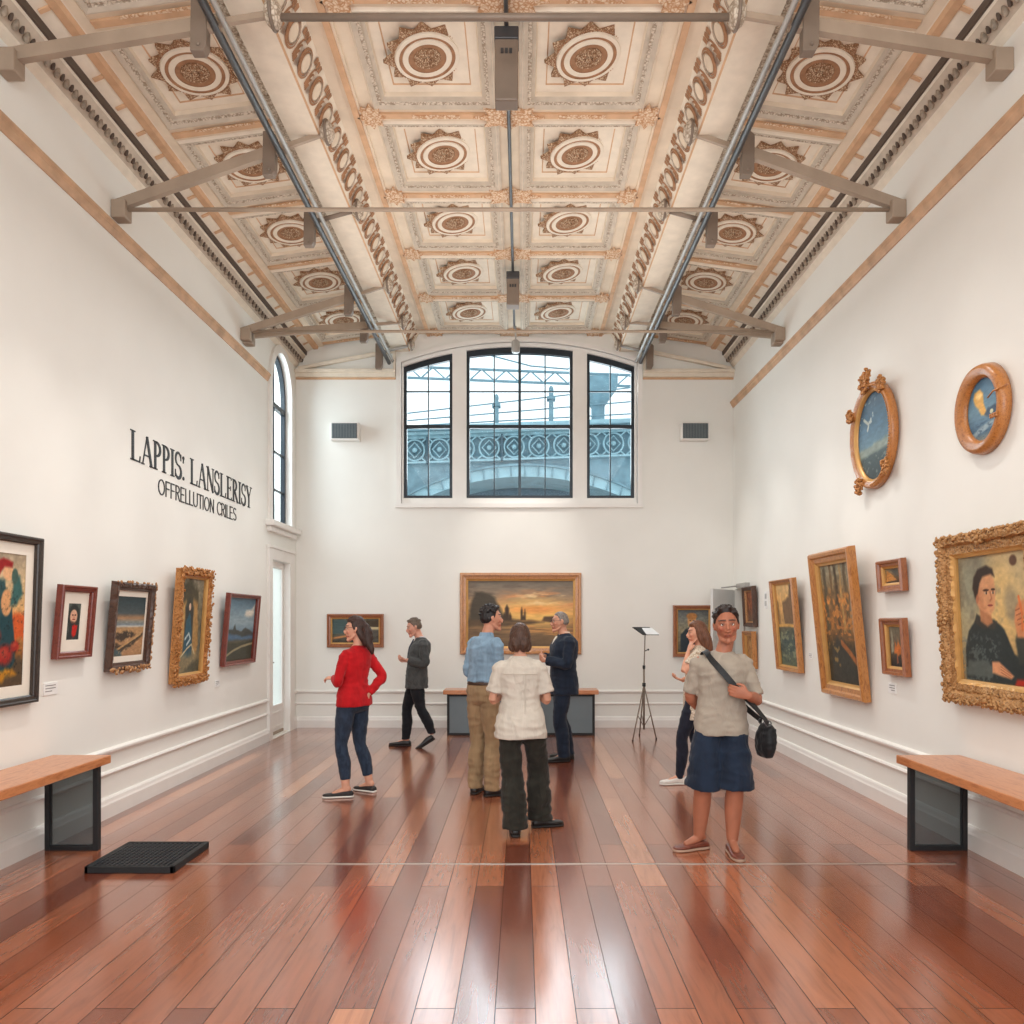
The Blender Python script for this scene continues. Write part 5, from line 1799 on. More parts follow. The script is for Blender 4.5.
picture('R', 6.43, 1.84, 2.11, 0.42, p_tent(), [M['fr_brown'], M['gilt_line']], [(o * 0.55, f * 0.8, m) for o, f, m in tp], 'smallest brown framed picture, upper one of the pair left of the large portrait', tilt=math.radians(4))
picture('R', 6.36, 1.14, 1.62, 0.38, p_campfire(), [M['fr_brown'], M['gilt_line']], [(o * 0.55, f * 0.8, m) for o, f, m in tp], 'small upright brown framed picture, lower one of the pair left of the large portrait', tilt=math.radians(4))
# ------------------------------------------------------------------ people
UP = V((0, 0, 1))


def fwd_of(deg):
    a = math.radians(deg)
    return V((math.cos(a), math.sin(a), 0))


def right_of(deg):
    a = math.radians(deg)
    return V((math.sin(a), -math.cos(a), 0))


def loft(mb, rings, n=20, p=2.0, caps=True):
    """rings: (centre, axis a, axis b) with the half lengths in the axes; closed rounded ends"""
    rs = list(rings)
    if caps in (True, 'start'):
        c0, a0, b0 = rs[0]
        c1, a1, b1 = rs[1]
        d = (c0 - c1).normalized() * min(a0.length, b0.length) * 0.5
        rs = [(c0 + d, a0 * 0.2, b0 * 0.2), (c0 + d * 0.75, a0 * 0.65, b0 * 0.65), (c0 + d * 0.35, a0 * 0.92, b0 * 0.92)] + rs
    if caps in (True, 'end'):
        c0, a0, b0 = rs[-1]
        c1, a1, b1 = rs[-2]
        d = (c0 - c1).normalized() * min(a0.length, b0.length) * 0.5
        rs = rs + [(c0 + d * 0.35, a0 * 0.92, b0 * 0.92), (c0 + d * 0.75, a0 * 0.65, b0 * 0.65), (c0 + d, a0 * 0.2, b0 * 0.2)]
    vs, fs = [], []
    for c, a, b in rs:
        for k in range(n):
            t = 2 * PI * k / n
            ct, st = math.cos(t), math.sin(t)
            ct = math.copysign(abs(ct) ** (2 / p), ct)
            st = math.copysign(abs(st) ** (2 / p), st)
            vs.append(c + a * ct + b * st)
    for i in range(len(rs) - 1):
        for k in range(n):
            k2 = (k + 1) % n
            fs.append((i * n + k, i * n + k2, (i + 1) * n + k2, (i + 1) * n + k))
    fs.append(tuple(range(n - 1, -1, -1)))
    fs.append(tuple((len(rs) - 1) * n + k for k in range(n)))
    mb.add(vs, fs, 0, True)


def cat_rom(pts, t):
    n = len(pts) - 1
    i = min(int(t * n), n - 1)
    u = t * n - i
    p0, p1, p2, p3 = pts[max(i - 1, 0)], pts[i], pts[i + 1], pts[min(i + 2, n)]
    return 0.5 * ((2 * p1) + (p2 - p0) * u + (2 * p0 - 5 * p1 + 4 * p2 - p3) * u * u + (3 * p1 - p0 - 3 * p2 + p3) * u ** 3)


def limb(mb, pts, rad, ref=None, n=16, m=None, caps=True, p=2.0):
    """tapering limb through pts; rad is a list of r or (across, along ref)"""
    pts = [V(q) for q in pts]
    rad = [(r, r) if not isinstance(r, tuple) else r for r in rad]
    L = sum((pts[i + 1] - pts[i]).length for i in range(len(pts) - 1))
    m = m or max(4, int(L / 0.03))
    ref = V(ref) if ref is not None else V((0.3, -1, 0.2))
    rings = []
    ra = [V((r[0], r[1], 0)) for r in rad]
    tt = [i / m for i in range(m + 1)]
    for t in tt:
        c = cat_rom(pts, t)
        d = (cat_rom(pts, min(1, t + 0.02)) - cat_rom(pts, max(0, t - 0.02))).normalized()
        a = d.cross(ref)
        if a.length < 0.1: a = d.cross(V((1, 0.2, 0)))
        a.normalize()
        b = a.cross(d).normalized()
        r = cat_rom(ra, t)
        rings.append((c, a * max(r.x, 0.003), b * max(r.y, 0.003)))
    loft(mb, rings, n, p, caps)


def fuse(mb, voxel, smooth=4, name='m'):
    """melts overlapping closed pieces into one continuous skin"""
    o = link_mesh(name, mb.mesh(name, M['wall']))
    r = o.modifiers.new('r', 'REMESH')
    r.mode = 'VOXEL'
    r.voxel_size = voxel
    r.use_smooth_shade = True
    if smooth:
        s = o.modifiers.new('s', 'SMOOTH')
        s.factor = 0.5
        s.iterations = smooth
    dg = bpy.context.evaluated_depsgraph_get()
    me = bpy.data.meshes.new_from_object(o.evaluated_get(dg))
    old = o.data
    bpy.data.objects.remove(o)
    bpy.data.meshes.remove(old)
    me.materials.clear()
    me.name = name
    for p_ in me.polygons: p_.use_smooth = True
    return me


def wrinkle(me, amp, sc=(7, 7, 16), seed=0.0, zfun=None):
    nn = [v.normal.copy() for v in me.vertices]
    for v, n_ in zip(me.vertices, nn):
        q = V((v.co.x * sc[0] + seed, v.co.y * sc[1], v.co.z * sc[2]))
        e = 1 - abs(noise.noise(q)) * 2
        e2 = noise.noise(q * 2.3)
        k = zfun(v.co.z) if zfun else 1.0
        v.co += n_ * ((e - 0.55) + 0.35 * e2) * amp * k
    me.update()


def sstep(a, b, x):
    t = max(0.0, min(1.0, (x - a) / (b - a)))
    return t * t * (3 - 2 * t)


class Head:
    def __init__(s, c, yaw, pitch, roll, k):
        s.c, s.k = V(c), k
        F, R = fwd_of(yaw), right_of(yaw)
        p_ = math.radians(pitch)
        s.F = (F * math.cos(p_) + UP * math.sin(p_)).normalized()
        s.U = s.F.cross(R).normalized() * -1
        s.R = R
        if roll:
            q = Matrix.Rotation(math.radians(roll), 3, s.F)
            s.R, s.U = q @ s.R, q @ s.U

    def P(s, r, f, u):
        return s.c + (s.R * r + s.F * f + s.U * u) * s.k

    def local(s, p):
        d = (V(p) - s.c) / s.k
        return d.dot(s.R), d.dot(s.F), d.dot(s.U)

    def surf(s, r, f, u):
        """point of the skull for a unit direction (right, forward, up)"""
        x, y, z = r * 0.073, f * 0.094, u * 0.114
        if u < 0:
            t = -u
            x *= 1 - 0.36 * t ** 1.3
            y *= (1 - 0.06 * t) if f > 0 else (1 - 0.42 * t)
            if f < 0: z *= 0.9
        if f > 0: y = min(y, 0.087 + 0.004 * f)
        return x, y, z

    def sphere(s, mb, fn, n=40, m=28):
        vs, fs = [], []
        for i in range(m + 1):
            ph = PI * i / m
            for k in range(n):
                t = 2 * PI * k / n
                r, f, u = math.sin(ph) * math.cos(t), math.sin(ph) * math.sin(t), math.cos(ph)
                vs.append(s.P(*fn(r, f, u)))
        for i in range(m):
            for k in range(n):
                k2 = (k + 1) % n
                fs.append((i * n + k, (i + 1) * n + k, (i + 1) * n + k2, i * n + k2))
        mb.add(vs, fs, 0, True)

    def skin(s, mb, female=False):
        s.sphere(mb, s.surf)
        P, k = s.P, s.k
        L = lambda pts, rad, **kw: limb(mb, [P(*q) for q in pts], [r * k for r in rad], s.U, 10, caps=True, **kw)
        L([(0, 0.080, 0.03), (0, 0.098, 0.0), (0, 0.112, -0.026), (0, 0.098, -0.036)], [0.008, 0.009, 0.013, 0.009], m=8)
        for sg in (-1, 1):
            limb(mb, [P(sg * 0.018, 0.083, 0.016), P(sg * 0.031, 0.0855, 0.0205), P(sg * 0.045, 0.078, 0.015)], [0.0035 * k, 0.005 * k, 0.0035 * k], s.U, 8, 6)
            mb.ball(P(sg * 0.012, 0.098, -0.032), 0.009 * k, 0, 10, 7)
            mb.ball(P(sg * 0.038, 0.064, -0.014), 0.021 * k, 0, 12, 8)
            limb(mb, [P(sg * 0.006, 0.087, 0.034), P(sg * 0.028, 0.085, 0.038), P(sg * 0.05, 0.068, 0.030)], [0.008 * k, 0.009 * k, 0.007 * k], s.U, 8, 6)
            limb(mb, [P(sg * 0.070, -0.002, 0.028), P(sg * 0.080, -0.014, 0.010), P(sg * 0.074, -0.004, -0.024)], [(0.010 * k, 0.012 * k), (0.008 * k, 0.016 * k), (0.008 * k, 0.008 * k)], s.F, 8, 6)
            limb(mb, [P(sg * 0.054, 0.0, -0.05), P(sg * 0.040, 0.045, -0.088), P(0, 0.070, -0.100)], [0.010 * k, 0.011 * k, 0.016 * k], s.U, 10, 8)
        mb.ball(P(0, 0.076, -0.098), (0.019 if female else 0.022) * k, 0, 12, 8)
        L([(-0.024, 0.080, -0.058), (0, 0.094, -0.055), (0.024, 0.080, -0.058)], [0.004, 0.007, 0.004], m=8)
        L([(-0.022, 0.079, -0.067), (0, 0.091, -0.069), (0.022, 0.079, -0.067)], [0.004, 0.0075, 0.004], m=8)


def hand(mb, w, d, n, right, k=1.0, curl=0.45, spread=0.0):
    """palm, four bent fingers of different lengths and a side thumb"""
    w, d = V(w), V(d).normalized()
    n = (V(n) - d * V(n).dot(d)).normalized()
    s = d.cross(n) * (1 if right else -1)           # towards the thumb
    limb(mb, [w - d * 0.01 * k, w + d * 0.03 * k, w + d * 0.085 * k], [(0.024 * k, 0.017 * k), (0.036 * k, 0.015 * k), (0.040 * k, 0.012 * k)], n, 12, 6)
    for off, ln, cv in ((0.030, 0.070, 0.9), (0.010, 0.080, 1.0), (-0.010, 0.074, 1.05), (-0.029, 0.058, 1.15)):
        p = w + d * 0.082 * k + s * off * k
        pts, a, dirv = [p - d * 0.02 * k, p], 0.0, d
        for seg, fr in enumerate((0.45, 0.32, 0.23)):
            a += curl * cv * (0.7 if seg == 0 else 1.0)
            dirv = d * math.cos(a) + n * math.sin(a) + s * (off * spread)
            p = p + dirv * ln * fr * k
            pts.append(p)
        limb(mb, pts, [0.009 * k, 0.0095 * k, 0.0088 * k, 0.0082 * k, 0.007 * k], n, 8, 8)
    b = w + d * 0.022 * k + s * 0.026 * k
    limb(mb, [b - s * 0.01 * k, b + s * 0.022 * k + d * 0.022 * k + n * 0.006 * k, b + s * 0.028 * k + d * 0.05 * k + n * 0.016 * k, b + s * 0.022 * k + d * 0.07 * k + n * 0.022 * k], [0.013 * k, 0.012 * k, 0.0105 * k, 0.008 * k], n, 8, 8)


def ik(a, c, l1, l2, pole):
    a, c = V(a), V(c)
    d = c - a
    L = min(d.length, (l1 + l2) * 0.999)
    dn = d.normalized()
    x = (l1 * l1 - l2 * l2 + L * L) / (2 * L)
    h = math.sqrt(max(0, l1 * l1 - x * x))
    p = V(pole)
    p = (p - dn * p.dot(dn)).normalized()
    return a + dn * x + p * h


TORSO_M = [(-0.20, 0.10, 0.080, 0.0), (-0.10, 0.155, 0.105, -0.008), (0.0, 0.168, 0.116, -0.012), (0.2, 0.158, 0.110, 0.0), (0.4, 0.150, 0.104, 0.006), (0.6, 0.160, 0.114, 0.010), (0.8, 0.176, 0.116, 0.006), (0.93, 0.166, 0.100, 0.0), (1.0, 0.124, 0.080, -0.006), (1.06, 0.076, 0.062, -0.006), (1.14, 0.060, 0.058, 0.0)]
TORSO_F = [(-0.20, 0.10, 0.080, 0.0), (-0.10, 0.165, 0.108, -0.010), (0.0, 0.170, 0.116, -0.014), (0.2, 0.148, 0.104, 0.0), (0.4, 0.126, 0.092, 0.006), (0.6, 0.138, 0.104, 0.014), (0.76, 0.150, 0.112, 0.016), (0.92, 0.148, 0.088, 0.0), (1.0, 0.126, 0.074, -0.006), (1.07, 0.076, 0.056, -0.006), (1.14, 0.052, 0.050, 0.0)]


def interp_rows(rows, f):
    if f <= rows[0][0]: return rows[0][1:]
    for a, b in zip(rows[:-1], rows[1:]):
        if f <= b[0]:
            t = (f - a[0]) / (b[0] - a[0])
            return tuple(a[i] + (b[i] - a[i]) * t for i in range(1, len(a)))
    return rows[-1][1:]


def ease(a, b, t):
    return a + (b - a) * t


class Person:
    def __init__(s, label, loc, pelvis, yaw_p, chest, yaw_c, head, yaw_h, pitch=0, roll=0, k=1.0, female=False, skin=(214, 160, 130), hair=(50, 34, 26), wide=1.0, hk=1.0):
        s.root = empty('person', (loc[0], loc[1], 0), label=label, cat='person')
        s.k, s.female, s.wide = k, female, wide
        s.pelvis, s.chest = V(pelvis), V(chest)
        s.yp, s.yc = yaw_p, yaw_c
        s.rows = TORSO_F if female else TORSO_M
        s.H = Head(head, yaw_h, pitch, roll, hk * k)
        s.skin_c, s.hair_c = skin, hair
        s.arms, s.legs = {}, {}
        sw = (0.147 if female else 0.166) * k * wide
        for sd, sg in (('R', 1), ('L', -1)):
            s.arms[sd] = [s.chest + right_of(yaw_c) * (sg * sw) - UP * 0.036 * k]
            s.legs[sd] = [s.pelvis + right_of(yaw_p) * (sg * 0.088 * k * wide) - UP * 0.02 * k]
        s.hands = []

    def frame(s, f):
        t = max(0.0, min(1.0, f))
        t = t * t * (3 - 2 * t)
        y = ease(s.yp, s.yc, t)
        c = s.pelvis.lerp(s.chest, max(0, f)) if f >= 0 else s.pelvis + UP * (f * (s.chest - s.pelvis).length)
        if f > 1:
            c = s.chest + (s.chest - s.pelvis) * (f - 1)
            nb = s.H.P(0, -0.02, -0.10)
            t2 = (f - 1) / 0.14
            c = c.lerp(V((nb.x, nb.y, c.z)), min(1, t2) * 0.5)
        return c, right_of(y), fwd_of(y)

    def torso(s, mb, f0, f1, m=0.0, flare=0.0, md=None, n=26, top=0.0, caps=True):
        md = m if md is None else md
        rings, N = [], 22
        for i in range(N + 1):
            f = f0 + (f1 - f0) * i / N
            w, d, o = interp_rows(s.rows, f)
            if f < 0.0 and (m > 0):                    # garments do not close at the crotch
                w, d, o = interp_rows(s.rows, -0.0 if f1 > 0.5 else max(f, -0.08))
            c, R, F = s.frame(f)
            e = flare * max(0, 1 - i / (N * 0.45))
            mm = m * (1 - 0.6 * sstep(0.95, 1.1, f)) + e + top * sstep(0.85, 1.0, f)
            mdd = md * (1 - 0.6 * sstep(0.95, 1.1, f)) + e
            rings.append((c + F * o * s.k, R * (w * s.k * s.wide + mm), F * (d * s.k * s.wide + mdd)))
        loft(mb, rings, n, 2.35, caps)

    def arm(s, sd, elbow, wrist):
        s.arms[sd] = [s.arms[sd][0], V(elbow), V(wrist)]

    def leg(s, sd, ankle, pole, l1=0.43, l2=0.42, bend=1.008):
        h = s.legs[sd][0]
        a = V(ankle)
        q = (a - h).length * bend / (l1 + l2)
        kn = ik(h, a, l1 * q, l2 * q, pole)
        s.legs[sd] = [h, kn, a]

    def arm_path(s, sd):
        a, e, w = s.arms[sd]
        return [a, a.lerp(e, 0.5), e, e.lerp(w, 0.4), w]

    cover = (1.0, 1.0)
    ARM_R = [0.050, 0.047, 0.040, 0.041, (0.029, 0.024)]
    LEG_R = [0.088, 0.082, 0.058, 0.060, 0.037]

    def arm_rad(s, add=0.0):
        q = s.k * (0.86 if s.female else 1.0)
        return [tuple(x * q + add for x in r) if isinstance(r, tuple) else (r * q + add, r * q + add) for r in s.ARM_R]

    def leg_path(s, sd):
        h, kn, a = s.legs[sd]
        back = (h.lerp(a, 0.72) - kn.lerp(a, 0.42))
        calf = kn.lerp(a, 0.42) + (back.normalized() * 0.012 if back.length > 0.01 else V((0, 0, 0)))
        return [h, h.lerp(kn, 0.5), kn, calf, a]

    def body(s, hand_specs=(), shrink=1.0, voxel=0.0056):
        mb = MB()
        ca_, cl_ = s.cover
        s.torso(mb, -0.2, 1.12, -0.012)
        nb = s.frame(1.02)[0]
        limb(mb, [nb - UP * 0.02, s.H.P(0, -0.022, -0.085), s.H.P(0, -0.012, -0.03)], [(0.060 * s.k * (0.84 if s.female else 1)), 0.051 * s.k * (0.86 if s.female else 1), 0.05 * s.k], s.H.F)
        s.H.skin(mb, s.female)
        for sd in 'RL':
            if len(s.arms[sd]) == 3:
                sh = s.arms[sd][0]
                limb(mb, [s.chest.lerp(sh, 0.5) - UP * 0.018, sh] + s.arm_path(sd)[1:], [0.044 * s.k] + [(r[0] - 0.010 * (q * 0.25 < ca_ - 0.1), r[1] - 0.010 * (q * 0.25 < ca_ - 0.1)) for q, r in enumerate(s.arm_rad())], s.H.F)
            if len(s.legs[sd]) == 3:
                limb(mb, s.leg_path(sd), [r * s.k - (0.014 if q * 0.25 < cl_ - 0.1 else 0) for q, r in enumerate(s.LEG_R)], fwd_of(s.yp))
        for sd, d, n_, curl in hand_specs:
            hand(mb, s.arms[sd][2], d, n_, sd == 'R', s.k * (0.9 if s.female else 1.0), curl)
        for sd, (t, ank, L) in getattr(s, 'feet', {}).items():
            limb(mb, [ank - t * 0.03, ank + t * 0.05 - UP * 0.03, ank + t * (L * 0.55) - UP * 0.05], [0.03, 0.028, 0.02], UP, 12)
        me = fuse(mb, voxel, 3, 'body')
        sk = [x / 255 for x in s.skin_c]
        lips = [sk[0] * 0.88, sk[1] * 0.66, sk[2] * 0.66]
        hr = [x / 255 for x in s.hair_c]
        col = np.ones((len(me.vertices), 4), np.float32)
        for i, v in enumerate(me.vertices):
            c = list(sk)
            r, f, u = s.H.local(v.co)
            if abs(r) < 0.1 and abs(u) < 0.13 and abs(f) < 0.13:
                ar = abs(r)
                if f > 0.04:
                    b = sstep(0.0068, 0.0028, abs(u - (0.038 - 0.12 * max(0, ar - 0.034)))) * sstep(0.006, 0.012, ar) * sstep(0.058, 0.050, ar)
                    e = sstep(0.022, 0.008, math.hypot(ar - 0.031, (u - 0.013) * 1.3))  # eye sockets: shade put into the skin colour
                    l = sstep(0.028, 0.02, ar) * sstep(0.0125, 0.008, abs(u + 0.0625))
                    ch = sstep(0.03, 0.0, math.hypot(ar - 0.04, u + 0.02)) * 0.12
                    mo = sstep(0.003, 0.0012, abs(u + 0.0625)) * sstep(0.024, 0.018, ar) * 0.4
                    c = [x * (1 - 0.28 * e) for x in c]
                    c = [c[0], c[1] * (1 - ch), c[2] * (1 - ch)]
                    c = [ease(x, y, l * 0.6) * (1 - mo) for x, y in zip(c, lips)]
                    c = [ease(x, y, b * 0.75) for x, y in zip(c, hr)]
            n_ = 1 + 0.05 * noise.noise(v.co * 22)
            col[i, :3] = [max(0, min(1, x * n_)) for x in c]
        a = col[:, :3]
        col[:, :3] = np.where(a <= 0.04045, a / 12.92, ((a + 0.055) / 1.055) ** 2.4)
        ca = me.color_attributes.new('Col', 'FLOAT_COLOR', 'POINT')
        ca.data.foreach_set('color', col.ravel())
        me.materials.append(M['skin'])
        s.bodyo = link_mesh('body', me, s.root)
        # eyes
        for sg in (-1, 1):
            e = MB()
            e.ball(s.H.P(sg * 0.031, 0.0755, 0.011), 0.0112 * s.H.k, 0, 14, 10)
            e.ball(s.H.P(sg * 0.0312, 0.0812, 0.011), 0.0064 * s.H.k, 1, 10, 8)
            e.build('eye', [M['eye_white'], M['iris']], s.root)
        return s

    def put(s, me, name, mat, label=None, parent=None):
        me.materials.append(mat)
        o = link_mesh(name, me, parent or s.root)
        if label: o['label'] = label
        return o

    def top(s, name, mat, f_hem, m=0.018, flare=0.01, sleeve=1.0, cuff=0.012, f_neck=1.06, amp=0.005, label=None, sl_m=0.012, top=0.0, hem_extra=(), sc=(7, 7, 16), p_sleeve=None):
        mb = MB()
        s.torso(mb, f_hem, f_neck, m, flare, m * 1.1, 26, top, 'end')
        for sd in 'RL':
            if len(s.arms[sd]) < 3: continue
            pts = s.arm_path(sd)
            full = [cat_rom(pts, t / 16) for t in range(17)]
            rr = s.arm_rad(sl_m)
            rv = [V((r[0], r[1], 0)) for r in rr]
            n_ = max(3, int(16 * sleeve))
            P_ = [s.chest.lerp(pts[0], 0.45) - UP * 0.016] + full[:n_ + 1]
            R_ = [(0.048 * s.k + sl_m, 0.048 * s.k + sl_m)] + [(cat_rom(rv, t / 16).x + cuff * (t / n_) ** 2, cat_rom(rv, t / 16).y + cuff * (t / n_) ** 2) for t in range(n_ + 1)]
            limb(mb, P_, R_, s.H.F, 18, len(P_) * 2, 'start')
        for fn in hem_extra: fn(mb)
        me = fuse(mb, 0.0085, 3, name)
        wrinkle(me, amp, sc, s.root.location.x * 3)
        return s.put(me, name, mat, label)

    def trousers(s, name, mat, to=1.0, m=0.012, hem=0.0, f_top=0.22, amp=0.005, label=None, widen=None, sc=(7, 7, 14), knee=0.0):
        mb = MB()
        s.torso(mb, -0.16, f_top, m, 0.0, m)
        for sd in 'RL':
            if len(s.legs[sd]) < 3: continue
            pts = s.leg_path(sd)
            rr = [r * s.k + m for r in s.LEG_R]
            if widen: rr = [r + w for r, w in zip(rr, widen)]
            N = 20
            n_ = int(N * to)
            rv = [V((r, r, 0)) for r in rr]
            P_ = [cat_rom(pts, t / N) for t in range(n_ + 1)]
            R_ = [(cat_rom(rv, t / N).x + hem * (t / n_) ** 3,) * 2 for t in range(n_ + 1)]
            P_[0] = P_[0] - UP * 0.01
            if to > 0.98:                              # break over the shoe
                P_.append(P_[-1] - UP * 0.028 * s.k)
                R_.append((R_[-1][0] + 0.004,) * 2)
            limb(mb, P_, R_, fwd_of(s.yp), 20, len(P_) * 2, 'start')
        me = fuse(mb, 0.0085, 3, name)
        wrinkle(me, amp, sc, s.root.location.x * 5)
        return s.put(me, name, mat, label)

    def shoe(s, sd, t, mat, sole, L=0.27, name='shoe', pitch=0.0, high=1.0, open_top=False, label=None):
        """foot along horizontal direction t under the ankle; pitch lifts the heel"""
        k = s.k
        a = s.legs[sd][2]
        t = V(t); t.z = 0; t.normalize()
        r = t.cross(UP)
        x0, x1 = -0.07 * k, L - 0.07 * k
        base = V((a.x, a.y, 0.0))
        st = [(0.0, 0.55, 0.55), (0.05, 0.75, 0.85), (0.16, 0.86, 1.0), (0.32, 0.84, 1.0), (0.45, 0.88, 0.82), (0.6, 1.0, 0.6), (0.75, 1.04, 0.48), (0.88, 0.9, 0.42), (0.96, 0.62, 0.34), (1.0, 0.3, 0.24)]
        hw, hh = 0.044 * k, 0.085 * k * high
        piv = base + t * (x0 + 0.72 * L)
        M_ = Matrix.Translation(piv) @ Matrix.Rotation(math.radians(pitch), 4, r) @ Matrix.Translation(-piv)

        def ringpts(fr, w, h, zb, zt, n=18):
            c = base + t * (x0 + L * fr)
            out = []
            for q in range(n):
                an = 2 * PI * q / n
                ca, sa = math.cos(an), math.sin(an)
                out.append(M_ @ (c + r * (w * math.copysign(abs(ca) ** 0.7, ca)) + UP * (zb + (zt - zb) * (0.5 + 0.5 * math.copysign(abs(sa) ** 0.6, sa)))))
            return out

        def build(nm, hs, parent, mt, wk):
            mb = MB()
            vs, fs = [], []
            n = 18
            for fr, w, zb, zt in hs:
                vs += ringpts(fr, w * hw * wk, 0, zb, zt)
            for i in range(len(hs) - 1):
                for q in range(n):
                    q2 = (q + 1) % n
                    fs.append((i * n + q, i * n + q2, (i + 1) * n + q2, (i + 1) * n + q))
            fs.append(tuple(range(n - 1, -1, -1)))
            fs.append(tuple((len(hs) - 1) * n + q for q in range(n)))
            mb.add(vs, fs, 0, True)
            return mb.build(nm, mt, parent)
        so = 0.022 * k
        up = build(name, [(f, w, so * 0.7, so + (hh - so) * h) for f, w, h in st], s.root, mat, 1.0)
        if label: up['label'] = label
        build('sole', [(f * 1.02 - 0.01, w, 0.0, so) for f, w, h in st], up, sole, 1.08)
        return up

    def hair(s, name, mat, fn, strands=(), amp=0.004, voxel=0.006, tufts=0):
        mb = MB()

        def pos(r, f, u):
            x, y, z = s.H.surf(r, f, u)
            th = fn(r, f, u)
            l = math.sqrt(x * x + y * y + z * z)
            q = 1 + th / l
            return x * q, y * q, z * q
        s.H.sphere(mb, pos, 56, 40)
        rr = random.Random(5)
        while tufts > 0:
            z_, t_ = rr.uniform(-0.3, 1), rr.random() * 2 * PI
            q_ = math.sqrt(1 - z_ * z_)
            d_ = (q_ * math.cos(t_), q_ * math.sin(t_), z_)
            th = fn(*d_)
            if th < 0.011: continue
            a_ = pos(*d_)
            b_ = (a_[0] * 1.02 + rr.uniform(0, 0.014), a_[1] * 1.0 + 0.018 * (1 if d_[1] > 0.3 else -1), a_[2] + 0.006)
            limb(mb, [s.H.P(*a_), s.H.P(*b_)], [0.011 * s.H.k, 0.005 * s.H.k], s.H.F, 8, 3)
            tufts -= 1
        for pts, rad in strands:
            limb(mb, [s.H.P(*q) for q in pts], rad, s.H.F, 12)
        me = fuse(mb, voxel, 2, name)
        wrinkle(me, amp, (60, 60, 14), 3.0)
        return s.put(me, name, mat)


def hair_short(T=0.016, front=0.60, back=-0.42, side=0.02, top=1.0):
    pts = [(1.0, front), (0.58, front), (0.42, 0.60), (0.3, 0.40), (0.2, 0.12), (0.08, side), (-0.2, -0.22), (-0.6, back), (-1.0, back)]

    def fn(r, f, u):
        ub = back
        for (f0, u0), (f1, u1) in zip(pts[:-1], pts[1:]):
            if f <= f0 and f >= f1:
                ub = u0 + (u1 - u0) * (f0 - f) / (f0 - f1)
        m = sstep(ub - 0.10, ub + 0.12, u)
        return -0.014 + m * (0.014 + T * (0.6 + 0.4 * sstep(0.2, 0.8, u) * top))
    return fn


M['skin'] = m_vcol('skin', 0.5, 0.1, 0.4)
M['eye_white'] = m_plain('eye_white', rgb(228, 224, 216), 0.25, 0, 0.02)
M['iris'] = m_plain('dark_brown_iris', rgb(46, 32, 24), 0.2, 0, 0.1)


def m_hair(name, c):
    t = NT(name)
    wv = t.n('ShaderNodeTexNoise', Scale=30.0, Detail=4.0)
    t.l(t.coords((6, 6, 0.7)), wv.inputs['Vector'])
    lo = tuple(x * 0.55 for x in c[:3]) + (1,)
    hi = tuple(min(1, x * 1.7) for x in c[:3]) + (1,)
    col = t.ramp(wv.outputs['Fac'], [(0.3, lo), (0.7, hi)])
    p = t.principled(col, 0.45, 0, 0, 0.4)
    t.bump(p, wv.outputs['Fac'], 0.6, 0.006)
    return t.m


def glasses(s, mat):
    mb = MB()
    for sg in (-1, 1):
        mb.tube([s.H.P(sg * 0.033 + 0.023 * math.cos(t), 0.103, 0.012 + 0.017 * math.sin(t)) for t in [2 * PI * q / 18 for q in range(18)]], 0.0016, 5, 0, True, True)
        mb.tube([s.H.P(sg * 0.056, 0.101, 0.016), s.H.P(sg * 0.078, 0.06, 0.018), s.H.P(sg * 0.082, -0.005, 0.018)], 0.0016, 5)
    mb.tube([s.H.P(-0.010, 0.104, 0.014), s.H.P(0, 0.112, 0.016), s.H.P(0.010, 0.104, 0.014)], 0.0016, 5)
    return mb.build('glasses', mat, s.root)


def neck_ring(s, name, mat, f, r, w, label=None, dz=0.0, opn=0.25):
    """collar standing round the neck"""
    c, R, F = s.frame(f)
    mb = MB()
    A, B, C = [], [], []
    n = 30
    for q in range(n + 1):
        t = PI / 2 + opn + (2 * PI - 2 * opn) * q / n
        e = R * (r * math.cos(t)) + F * (r * 1.02 * math.sin(t))
        fr = max(0, math.sin(t))
        A.append(c + e * 0.95 + UP * (w * (0.75 - 0.4 * fr) + dz))
        B.append(c + e * 1.10 + UP * (-w * 0.2 - w * 0.7 * fr + dz))
        C.append(c + e * 0.92 + UP * (-w * 0.4 - w * 0.5 * fr + dz))
    mb.strip(A, B)
    mb.strip(C, A)
    return s.put(mb.mesh(name, mat), name, mat, label) if False else mb.build(name, mat, s.root)


def band(s, name, mat, f0, f1, m, parent=None):
    mb = MB()
    rings = []
    for i in range(4):
        f = f0 + (f1 - f0) * i / 3
        w, d, o = interp_rows(s.rows, f)
        c, R, F = s.frame(f)
        rings.append((c + F * o * s.k, R * (w * s.k * s.wide + m), F * (d * s.k * s.wide + m)))
    loft(mb, rings, 28, 2.35, False)
    return mb.build(name, mat, s.root)


M['black_leather'] = m_plain('black_shoe_leather', rgb(30, 28, 28), 0.35, 0, 0.2, 20)
M['dark_sole'] = m_plain('dark_sole', rgb(38, 34, 32), 0.7, 0, 0.1)
M['white_sole'] = m_plain('white_rubber_sole', rgb(226, 222, 214), 0.6, 0, 0.06)

